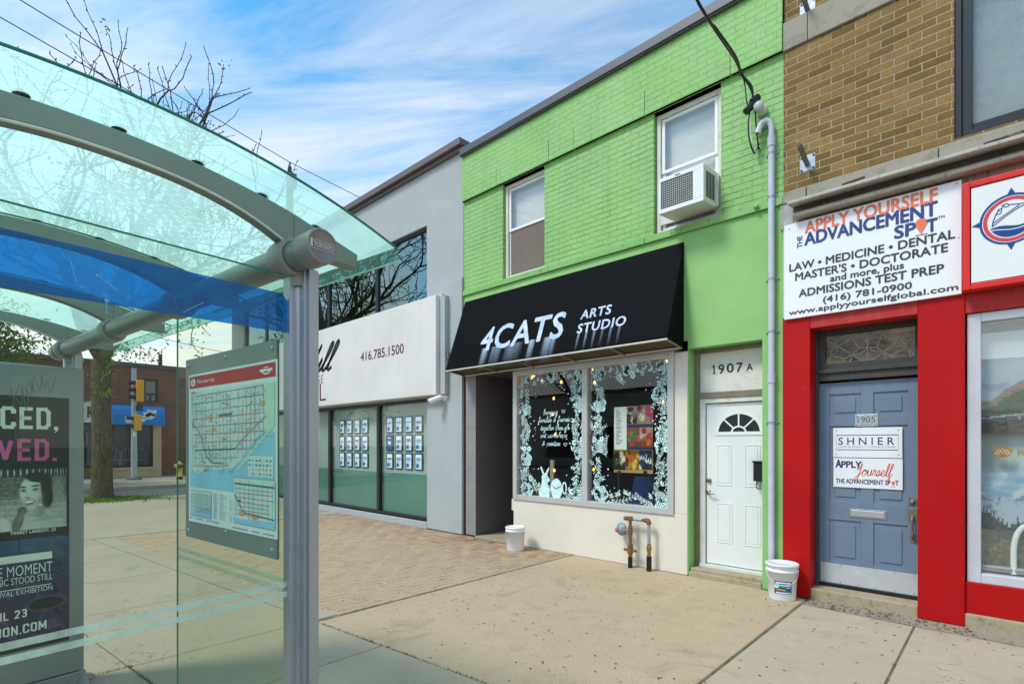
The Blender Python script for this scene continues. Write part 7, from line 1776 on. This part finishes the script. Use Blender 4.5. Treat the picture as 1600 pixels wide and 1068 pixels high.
w.rect(PX, gx0, gx1, za_(300, 1062)[1], gy0, .0010, GR1)
# lettering
w2 = MB(); LM, LP, LW = 0, 1, 2
def adt(s_, L, Rr, cap, mi, zz=za_, **k):
    a0, b0 = zz(*L); a1, b1 = zz(*Rr); _, bt = zz(L[0], L[1] - cap); w2.text(PX, s_, a0, a1, (b0 + b1) / 2, bt - b0, .0026, mi, **k)
def adb(s_, L, Rr, cap, mi, zz, sw):
    a0, b0 = zz(*L); a1, b1 = zz(*Rr); _, bt = zz(L[0], L[1] - cap); block(w2, PX, s_, a0, a1, (b0 + b1) / 2, bt - b0, .0026, mi, sw)
adb('CED,', (2, 312), (404, 318), 165, LM, za_, .20); adb('VED.', (-22, 536), (394, 536), 166, LP, za_, .20)
adt('TIFERET LAPIDOT, 23', (70, 1042), (386, 1020), 20, LM, bold=.02)
b = zb2_(350, 220); w2.rect(PX, pl_ + .05, b[0], b[1], b[1] + .045, .0026, LM)
adt('E MOMENT', (-14, 352), (352, 316), 72, LM, zb2_, bold=-.008); adt('SIC STOOD STILL', (-10, 410), (352, 366), 46, LM, zb2_, bold=-.006); adt('IVAL EXHIBITION', (0, 484), (352, 436), 34, LM, zb2_, bold=-.006)
b = zb2_(345, 392); w2.rect(PX, pl_ + .05, b[0], b[1] - .002, b[1] + .003, .0026, LM)
adb('IL 23', (0, 645), (182, 618), 58, LM, zb2_, .18); adb('ION.COM', (-6, 750), (312, 704), 64, LM, zb2_, .18)
link('poster_art', w, [MINT and flat('ad_mint', srgb(190, 220, 208), .5) or flat('ad_mint', srgb(190, 220, 208), .5), flat('ad_pink', srgb(226, 96, 168), .5), flat('ad_black', (.012, .014, .013), .5), flat('ad_grey', srgb(92, 100, 94), .5), flat('ad_mid', srgb(146, 156, 148), .5), flat('ad_light', srgb(204, 214, 204), .5), flat('ad_navy', srgb(34, 48, 84), .5, 0, .3, 4), flat('ad_magenta', srgb(140, 54, 84), .5, 0, .2, 6), flat('ad_purple', srgb(62, 48, 86), .5, 0, .3, 5), flat('ad_white', srgb(240, 244, 238), .5)], ad)
link('lettering', w2, [MATS['ad_white'], MATS['ad_pink'], MATS['ad_white']], ad)
w = MB(); w.rect(PA0, al + .02, ar - .012, ab_ + .02, at_ - .012, .009); link('cover_glass', w, glass('ad_glass', (.90, .96, .92), .5), ad)

# ================================================================== SIDE STREET
FB = Plane((-31.5, 0, 0), (0, 1, 0), (0, 0, 1))
Z = zp(130, 540, 4.106); Z7 = zp(130, 600, 6.676)
def fz(X, Y): return FB.pix(*Z(X, Y))
def f7(X, Y): return FB.pix(*Z7(X, Y))
cb = thing('corner_brick_building', 'two storey red brick corner building across the side street', 'building', (-31.5, 9, 0))
wa0, wa1 = fz(390, 300)[0], fz(480, 300)[0]; wb0, wb1 = (fz(390, 362)[1] + fz(480, 362)[1]) / 2, (fz(390, 215)[1] + fz(480, 215)[1]) / 2
sa0, sa1 = fz(185, 600)[0] - .2, fz(445, 600)[0]; sb0, sb1 = fz(300, 778)[1], fz(300, 505)[1] + .15
na0, na1, nb0, nb1 = 1.2, fz(100, 600)[0] + .3, .5, fz(60, 505)[1] + .1
w = MB(); w.wall(FB, .8, 30, 0, 5.42, [(wa0, wa1, wb0, wb1), (sa0, sa1, sb0, sb1), (na0, na1, nb0, nb1)], .2)
w.quad((-31.5, .8, 0), (-31.5, .8, 5.42), (-46, .8, 5.42), (-46, .8, 0)); w.quad((-31.5, 30, 0), (-46, 30, 0), (-46, 30, 5.42), (-31.5, 30, 5.42)); w.quad((-46, .8, 0), (-46, .8, 5.42), (-46, 30, 5.42), (-46, 30, 0)); w.quad((-31.5, .8, 5.3), (-31.5, 30, 5.3), (-46, 30, 5.3), (-46, .8, 5.3))
link('wall', w, far_brick, cb)
w = MB(); w.pbox(FB, .7, 30, 5.42, 5.62, -.3, .08); link('coping', w, flat('far_coping', srgb(86, 78, 76), .6), cb)
w = MB(); w.pbox(FB, fz(447, 700)[0], fz(500, 700)[0], 0, sb1 + .1, -.1, .08); w.pbox(FB, sa0, fz(447, 700)[0], 0, sb0 - .12, -.1, .07); w.pbox(FB, sa0, sa1, sb0 - .12, sb0, -.1, .12); link('stone_surround', w, flat('beige_stone', srgb(206, 180, 142), .8, 0, .08, 2), cb)
w = MB()
for a0, a1, b0, b1, cuts in ((sa0, sa1, sb0, sb1, (fz(322, 600)[0],)), (na0, na1, nb0, nb1, ())):
    f = .09; w.pbox(FB, a0, a0 + f, b0, b1, -.16, -.06); w.pbox(FB, a1 - f, a1, b0, b1, -.16, -.06); w.pbox(FB, a0 + f, a1 - f, b0, b0 + f, -.16, -.061); w.pbox(FB, a0 + f, a1 - f, b1 - f, b1, -.16, -.061)
    for c in cuts: w.pbox(FB, c - .06, c + .06, b0 + f, b1 - f, -.16, -.062)
sfw = link('storefront_frame', w, dark_frame, cb)
w = MB(); w.rect(FB, sa0, sa1, sb0, sb1, -.12); w.rect(FB, na0, na1, nb0, nb1, -.12); link('pane', w, glass('far_glass', (.55, .6, .6), 1.4, base=.10, wav=.04), sfw)
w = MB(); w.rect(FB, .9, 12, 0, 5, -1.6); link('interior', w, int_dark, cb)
w = MB(); f = .09; w.pbox(FB, wa0, wa0 + f, wb0, wb1, -.16, -.08); w.pbox(FB, wa1 - f, wa1, wb0, wb1, -.16, -.08); w.pbox(FB, wa0 + f, wa1 - f, wb1 - f, wb1, -.16, -.081); w.pbox(FB, wa0 + f, wa1 - f, wb0, wb0 + f, -.16, -.081); zm2 = wb0 + (wb1 - wb0) * .36; w.pbox(FB, wa0 + f, wa1 - f, zm2 - .05, zm2 + .05, -.16, -.079); w.pbox(FB, (wa0 + wa1) / 2 - .04, (wa0 + wa1) / 2 + .04, wb0 + f, zm2, -.16, -.0795)
wf = link('window', w, flat('far_window_frame', srgb(84, 66, 60), .6), cb); w = MB(); w.rect(FB, wa0, wa1, wb0, wb1, -.13); link('pane', w, glass('far_pane', (.5, .56, .56), 1.5, base=.25), wf); w = MB(); w.rect(FB, wa0, wa1, wb0, wb1, -.25); link('curtain', w, flat('far_curtain', srgb(190, 196, 196), .8), wf)
w = MB(); vs_ = fz(515, 110); w.tube([FB.pt(vs_[0], 5.5, -.6), FB.pt(vs_[0], fz(515, 45)[1], -.6)], .09, 10); link('vent_pipe', w, flat('dark_vent', (.04, .035, .03), .7), cb)
# interior chairs seen through the storefront
for k, (X, lab) in enumerate(((200, 'white bentwood chair in the corner storefront, leftmost beside the tree'), (285, 'white bentwood chair in the corner storefront, just left of the traffic pole'), (366, 'white bentwood chair in the corner storefront, just right of the traffic pole'))):
    a, b = FB.off(-.8).pix(*Z(X, 770)); cc = thing('cafe_chair', lab, 'chair', (-32.4, a, .35), 'chairs inside the corner storefront')
    w = MB(); w.tube(smooth_pts([(-32.4, a - .22, .4), (-32.4, a - .24, 1.1), (-32.4, a - .1, 1.35), (-32.4, a + .1, 1.35), (-32.4, a + .24, 1.1), (-32.4, a + .22, .4)], 5), .025, 6); w.tube([(-32.4, a - .08, .8), (-32.4, a - .08, 1.34)], .018, 6); w.tube([(-32.4, a + .08, .8), (-32.4, a + .08, 1.34)], .018, 6); link('backrest', w, white_m, cc)
    w = MB(); w.box(-32.8, -32.38, a - .23, a + .23, .78, .83); link('seat', w, white_m, cc)
# awning and white sign
fa7 = lambda X, Y: FB.off(.9).pix(*Z7(X, Y)); ba0, ba1 = fa7(300, 300)[0], fa7(855, 330)[0]; bb0, bb1 = (fa7(300, 412)[1] + fa7(855, 430)[1]) / 2, (fa7(300, 200)[1] + fa7(855, 232)[1]) / 2
bw = thing('storefront_awning', 'bright blue rounded storefront awning with white hearts', 'awning', (-31.4, (ba0 + ba1) / 2, bb0))
w = MB(); prof = [(0, bb0), (.9, bb0), (.9, bb1 - .45), (.82, bb1 - .2), (.6, bb1 - .04), (.3, bb1), (0, bb1)]
AP = Plane((0, ba0, 0), (1, 0, 0), (0, 0, 1)); ar_ = [(-31.5 + p[0], p[1]) for p in prof]
n = len(prof)
vs = [Vector((-31.5 + p[0], ba0, p[1])) for p in prof] + [Vector((-31.5 + p[0], ba1, p[1])) for p in prof]
w.add(vs, [(i, i + 1, n + i + 1, n + i) for i in range(n - 1)], 0); w.add(vs[:n], [tuple(range(n))], 1); w.add(vs[n:], [tuple(range(n - 1, -1, -1))], 0)
link('canopy', w, [flat('awning_blue', srgb(16, 128, 210), .5, 0, .04, 1), flat('awning_white', srgb(226, 230, 232), .6)], bw)
PBW = FB.off(.905); w = MB()
for X, Y, s_ in ((622, 368, .10), (645, 340, .08), (672, 312, .12), (704, 332, .14), (718, 292, .14), (680, 358, .05), (735, 325, .05)):
    a, b = PBW.pix(*Z7(X, Y)); w.fill(PBW, [(a + 1.6 * s_ * math.sin(t_) ** 3, b + s_ * 1.3 * (.8 * math.cos(t_) - .3 * math.cos(2 * t_) - .12 * math.cos(3 * t_))) for t_ in [6.283 * i / 16 for i in range(16)]], 0, 0)
a0, b0 = PBW.pix(*Z7(442, 404)); a1, _ = PBW.pix(*Z7(530, 404)); 
for k in range(6): x = a0 + (a1 - a0) * k / 6; w.rect(PBW, x, x + (a1 - a0) * .13, b0, b0 + (.34 if k % 2 == 0 else .28), 0, 0)
link('emblem', w, MATS['awning_white'], bw)
ns = thing('storefront_sign', 'white storefront sign with black letters behind the tree', 'sign', (-31.4, 3.5, 3))
sb_, st_ = f7(60, 400)[1], f7(60, 180)[1] - .0
w = MB(); w.pbox(FB, 1.2, ba0 - .1, sb_, st_, 0, .35); link('box', w, flat('far_sign_white', srgb(226, 224, 220), .6), ns)
w = MB(); PNS = FB.off(.35); a0, b0 = PNS.pix(*Z7(48, 345)); a1, _ = PNS.pix(*Z7(128, 345)); w.text(PNS, 'NS', a0, a1, b0, .5, .01, bold=.03); link('lettering', w, black_m, ns)

# traffic signal
tp_ = ground_at(209.5, 749)
ts = thing('traffic_signal', 'grey traffic signal pole with yellow lights at far kerb', 'traffic signal', (tp_.x, tp_.y, 0))
def tk(u, v):        # height at the pole for a pixel
    d = (tp_ - EYE).dot(FW); return at_depth(u, v, d)
w = MB(); w.tube([(tp_.x, tp_.y, 0), (tp_.x, tp_.y, tk(211, 575).z)], [.13, .09], 14); link('pole', w, flat('pole_grey', srgb(176, 184, 188), .5, .3), ts)
w = MB(); w.lathe((tp_.x, tp_.y, 0), [(0, 0), (.30, 0), (.30, .06), (.16, .12), (.13, .14)], 12, sm=False); link('base', w, flat('base_grey', srgb(110, 108, 100), .7), ts)
yel = flat('signal_yellow', srgb(250, 176, 24), .45)
PTS = Plane(tp_, RT, UP)
def head(u0, u1, v0, v1, n_, lamp):
    c = tk((u0 + u1) / 2, (v0 + v1) / 2); hw_ = (tk(u1, v0) - tk(u0, v0)).length / 2; hh = (tk(u0, v0).z - tk(u0, v1).z) / 2
    fwd = Vector((-.35, -1, 0)).normalized(); fwd = (-RT * .75 - FW * .65).normalized(); sd_ = Vector((-fwd.y, fwd.x, 0))
    w = MB(); q = []
    for z in (c.z - hh, c.z + hh): q += [Vector((c.x, c.y, z)) + sd_ * a * hw_ * .9 + fwd * b for a, b in ((-1, -.14), (-1, .14), (1, .14), (1, -.14))]
    w.hexa(q[:4][::-1] + q[4:][::-1]); h_ = link('signal_head', w, yel, ts, bevel=.03)
    for k in range(n_):
        zc_ = c.z + hh - (k + .5) * 2 * hh / n_; p = Vector((c.x, c.y, zc_)) + fwd * .145
        w = MB(); w.lathe(p, [(0, 0), (min(hw_, hh / n_) * .72, 0)], 16, axis=fwd); link('lens', w, emit('red_lens', (.75, .05, .02), 1.2) if k == lamp else flat('dark_lens', (.02, .02, .02), .3), h_)
        w = MB(); rr_ = min(hw_, hh / n_) * .8; m = 14; vs = []
        ax1 = sd_; ax2 = Vector((0, 0, 1))
        for i in range(m + 1):
            t_ = R(-20 + 220 * i / m); vs += [p + (ax1 * math.cos(t_) + ax2 * math.sin(t_)) * rr_, p + (ax1 * math.cos(t_) + ax2 * math.sin(t_)) * rr_ + fwd * .26]
        w.add(vs, [(2 * i, 2 * i + 1, 2 * i + 3, 2 * i + 2) for i in range(m)]); link('visor', w, black_m, h_)
head(211, 226, 594, 627, 3, 0); head(210, 220, 648, 672, 2, -1)
w = MB(); w.tube([tk(211, 600), tk(215, 600)], .03, 8); w.tube([tk(211, 655), tk(214, 655)], .03, 8); link('bracket', w, black_m, ts)
w = MB(); p, q = tk(212, 641), tk(223, 634); c = (p + q) / 2; d_ = RT * (q - p).dot(RT) * .5; h2_ = Vector((0, 0, .13))
w.hexa([c - d_ - h2_ + FW * .02, c - d_ - h2_ - FW * .02, c + d_ - h2_ - FW * .02, c + d_ - h2_ + FW * .02][::-1] + [c - d_ + h2_ + FW * .02, c - d_ + h2_ - FW * .02, c + d_ + h2_ - FW * .02, c + d_ + h2_ + FW * .02][::-1]); link('street_sign', w, flat('street_sign_blue', srgb(30, 50, 104), .5), ts)
w = MB(); p, q = tk(211.5, 682), tk(215.5, 674); c = (p + q) / 2 - FW * .14; d_ = RT * (q - p).dot(RT) * .5; h2_ = Vector((0, 0, (q - p).z / 2)); w.add([c - d_ - h2_, c + d_ - h2_, c + d_ + h2_, c - d_ + h2_], [(0, 1, 2, 3)]); link('small_sign', w, flat('small_sign_white', srgb(214, 218, 218), .6), ts)

# hydrant
hy_ = ground_at(280.5, 748.5); hx, hy = hy_.x, hy_.y
hd = thing('fire_hydrant', 'yellow fire hydrant standing by the brick corner building', 'fire hydrant', (hx, hy, 0))
hyel = flat('hydrant_yellow', srgb(232, 190, 62), .5, 0, .1, 8)
w = MB(); w.lathe((hx, hy, 0), [(0, .13), (.15, .13), (.15, .17), (.12, .18), (.115, .52), (.15, .53), (.15, .56), (.125, .57), (.12, .66), (.14, .67), (.135, .70), (.10, .76), (.04, .80), (.035, .84), (0, .84)], 20); link('barrel', w, hyel, hd)
w = MB(); w.lathe((hx, hy, 0), [(0, 0), (.13, 0), (.13, .13), (0, .13)], 16); link('base', w, flat('rust_base', srgb(70, 50, 40), .9), hd)
for s_ in (-1, 1): w = MB(); w.lathe(Vector((hx, hy, .62)) + RT * s_ * .10, [(.06, 0), (.06, .06), (.075, .065), (.075, .10), (0, .11)], 12, axis=RT * s_); link('side_outlet', w, hyel if s_ < 0 else flat('outlet_dark', (.06, .05, .04), .6), hd)
w = MB(); w.lathe(Vector((hx, hy, .60)) - FW * .10 + RT * .06, [(.08, 0), (.08, .05), (.095, .06), (.095, .10), (0, .11)], 14, axis=(-FW + RT * .6)); link('front_outlet', w, flat('outlet_dark', (.06, .05, .04), .6), hd)

# utility pole with wires
up_ = Vector((-19.0, 8.4, 0))
ut = thing('utility_pole', 'weathered wooden utility pole behind the grey office roof', 'utility pole', tuple(up_))
ptz = 11.85
w = MB(); w.tube([up_, up_ + Vector((0, 0, ptz - .55))], [.17, .12], 12); link('pole', w, stained('old_pole_wood', srgb(120, 108, 92), srgb(70, 60, 50), .6, 6, .9), ut)
w = MB(); w.lathe(up_ + Vector((0, 0, ptz - .55)), [(.05, 0), (.03, .12), (.06, .14), (.075, .22), (.06, .27), (.075, .31), (.06, .38), (.03, .42), (.03, .55), (0, .55)], 12); link('insulator', w, flat('brown_insulator', (.05, .04, .04), .3), ut)
w = MB(); w.box(up_.x + .1, up_.x + .3, up_.y - .12, up_.y + .12, ptz - 1.0, ptz - .5); link('bracket', w, flat('bracket_grey', srgb(110, 104, 98), .7), ut)
def sag(p, q, s_, n=24): return [p.lerp(q, i / n) + Vector((0, 0, -s_ * 4 * (i / n) * (1 - i / n))) for i in range(n + 1)]
for k, (dz_, near, lab) in enumerate(((0, at_depth(44, 0, 12.3), 'uppermost overhead wire running from the utility pole over the street'), (-.7, at_depth(0, 19, 12.1), 'middle overhead wire running from the utility pole over the street'), (-1.35, at_depth(0, 70, 11.9), 'lowest overhead wire running from the utility pole over the street'))):
    p = up_ + Vector((0, 0, ptz + dz_)); d_ = near - p
    w = MB(); w.tube(sag(p, p + d_ * 2.4, .12), .013, 5); w.tube(sag(p, Vector((-19.2, 40, 10.2 + dz_)), .5), .013, 5)
    o = link('overhead_wire', w, black_m); tag(o, lab, 'wire', 'overhead wires from the utility pole')
w = MB(); w.tube(sag(at_depth(150, 500, 24), at_depth(380, 556, 30), .1), .014, 5); o = link('crossing_wire', w, black_m); tag(o, 'single thin dark wire crossing the sky left of the grey office', 'wire')

# ================================================================== TREES
def tree(name, label, base, h, spread, seed, leaves, leafsize, limbs, trunk_r, levels=5, twig_only=True, fork=.31, group=None, trunk_pts=None):
    rg_ = random.Random(seed); T = thing(name, label, 'tree', tuple(base), group)
    tk_, br_, lf = MB(), MB(), MB(); tips = []
    fp_ = base + Vector((0.05, 0, h * fork))
    prof = trunk_pts or [(0, 1.35), (.05, 1.12), (.15, 1.0), (.5, .93), (.8, .95), (1.0, .98)]
    pts = [base + (fp_ - base) * t_ + Vector((rg_.uniform(-.03, .03), rg_.uniform(-.03, .03), 0)) for t_, _ in prof]
    tk_.tube(pts, [trunk_r * r for _, r in prof], 16)
    def grow(p, d, ln, r, lv):
        n = 6; P = [p]; rr = [r]; dd = d.copy()
        for i in range(n):
            dd = (dd + Vector((rg_.gauss(0, .19), rg_.gauss(0, .19), rg_.gauss(.05, .15)))).normalized(); P.append(P[-1] + dd * ln / n); rr.append(r * (1 - .42 * (i + 1) / n))
        (tk_ if lv <= 1 else br_).tube(P, rr, 10 if lv <= 1 else (6 if lv < 4 else 4), cap=False)
        if lv >= levels:
            tips.append((P[-1], dd)); tips.append((P[3], dd))
            for q in P[1:]:
                br_.tube([q, q + Vector((rg_.gauss(0, .03), rg_.gauss(0, .03), .035))], [.016, .009], 4, cap=False)
            return
        k = rg_.choice((2, 3)) if lv > 1 else 3
        for j in range(k):
            a = rg_.uniform(0, 6.28); ax = dd.orthogonal(); ax.rotate(Matrix.Rotation(a, 3, dd)); nd = dd.copy(); nd.rotate(Matrix.Rotation(R(rg_.uniform(18, 46)), 3, ax))
            grow(P[-1], nd, ln * rg_.uniform(.58, .82), max(.014, rr[-1] * rg_.uniform(.66, .86)), lv + 1)
        for q in range(2 if lv > 0 else 1):
            i = rg_.randrange(2, n); a = rg_.uniform(0, 6.28); ax = dd.orthogonal(); ax.rotate(Matrix.Rotation(a, 3, dd)); nd = dd.copy(); nd.rotate(Matrix.Rotation(R(rg_.uniform(35, 65)), 3, ax))
            grow(P[i], nd, ln * rg_.uniform(.45, .7), rr[i] * .5, lv + 1)
    for (dv, ln, r) in limbs: grow(fp_, Vector(dv).normalized(), ln, r, 1)
    def clump(c, n, sp):
        for _ in range(n):
            q = c + Vector((rg_.gauss(0, sp), rg_.gauss(0, sp), rg_.gauss(0, sp))); a = Vector((rg_.gauss(0, 1), rg_.gauss(0, 1), rg_.gauss(0, 1))).normalized(); b = a.orthogonal().normalized(); s_ = leafsize * rg_.uniform(.5, 1.2)
            lf.add([q - a * s_, q + b * s_ * .45, q + a * s_, q - b * s_ * .45], [(0, 1, 2, 3)])
    leaves(tips, clump, rg_, base)
    link('trunk', tk_, bark, T); link('branches', br_, twig_m, T)
    if lf.f: link('crown', lf, leaf_m, T)
    return T
tb_ = ground_at(158.5, 781)
def few_leaves(tips, clump, rg_, base):
    for p, d in tips:
        if p.z < 8.8 and (p - EYE).dot(RT) > (base - EYE).dot(RT) + 1.2 and rg_.random() < .75: clump(p, 16, .13)
        elif rg_.random() < .03: clump(p, 8, .1)
    dd = (base - EYE).dot(FW)
    for (u, v, n, s_) in ((168, 556, 60, .16), (182, 545, 60, .2), (200, 552, 50, .2), (222, 548, 40, .18), (240, 556, 30, .14), (170, 612, 26, .10), (146, 600, 26, .14), (168, 580, 22, .10), (145, 738, 24, .08), (141, 630, 22, .14), (176, 568, 24, .12)): clump(at_depth(u, v, dd - .35), n, s_)
tree('street_tree', 'thick trunked street tree with mostly bare branches and grass around', tb_, 10.6, 5, 21, few_leaves, .06,
     [((.30 * RT.x, .30 * RT.y, .95), 4.1, .20), ((-.30 * RT.x, -.30 * RT.y, .95), 3.7, .18), ((.5 * RT.x + .1, .5 * RT.y - .2, .85), 3.2, .15), ((-.1, .3, 1), 4.0, .16), ((.1, -.45, .8), 3.3, .15), ((.46 * RT.x, .46 * RT.y, .9), 3.4, .14), ((-.1 * RT.x, -.1 * RT.y, 1), 4.5, .16)], .255, 4, fork=.38)
def leafy(tips, clump, rg_, base):
    for p, d in tips: clump(p, 16, .28)
tl2 = Vector((-27.2, -2.0, 0))
tree('leafy_street_tree', 'leafy green tree across the side street seen above the advertising panel', tl2, 8.5, 4, 5, leafy, .10, [((.2, .2, .9), 2.4, .14), ((-.3, -.2, .9), 2.4, .14), ((.5, .5, .6), 2.3, .12), ((-.1, .7, .6), 2.4, .12), ((.2, -.6, .7), 2.3, .12)], .2, 4, fork=.3)
w = MB(); rg2 = random.Random(4); mb = w
for _ in range(2600):
    a = rg2.uniform(0, 6.28); r = abs(rg2.gauss(0, .45)); x, y = tb_.x + .1 + math.cos(a) * (r + .1) * .9, tb_.y + math.sin(a) * (r + .2) * 1.3; blade(x, y, 0, rg2.uniform(.04, .13), lean=.8)
o = link('grass', w, grass_m); tag(o, 'short green grass tuft around the foot of the street tree', 'grass', kind='stuff')

# ================================================================== ACROSS THE MAIN STREET (seen in the panes only)
ow = thing('opposite_shop_row', 'low pale shop row across the main street seen in window reflections', 'building', (-8, -21, 0))
w = MB(); PO = Plane((0, -21, 0), (-1, 0, 0), (0, 0, 1)); w.wall(PO, -14, 40, -.1, 5.4, [(-12 + 6 * k, -8 + 6 * k, .5, 2.9) for k in range(8)], .3); w.quad((14, -21, 5.4), (-40, -21, 5.4), (-40, -34, 5.4), (14, -34, 5.4)); link('wall', w, flat('opposite_stucco', srgb(196, 190, 180), .9, 0, .08, .4), ow)
w = MB(); w.pbox(PO, -14, 40, .2, 3.2, -.9, -.31); link('dark_glass', w, dark_frame, ow)
w = MB(); w.pbox(PO, -14, 40, 5.4, 5.65, -.3, .1); link('coping', w, flash_m, ow)
w = MB(); slab(w, [(-60, -22), (40, -12), (40, -40), (-60, -40)]); struct('opposite_sidewalk', w, slab_m, 'pale concrete sidewalk across the main street')
tree('opposite_tree', 'bare street tree across the main street seen in window reflections', Vector((-21.0, -16.5, 0)), 9.5, 4, 33, lambda *a: None, .05, [((.3, .1, .9), 3.0, .2), ((-.4, .1, .9), 3.0, .18)], .26, 3, fork=.35)
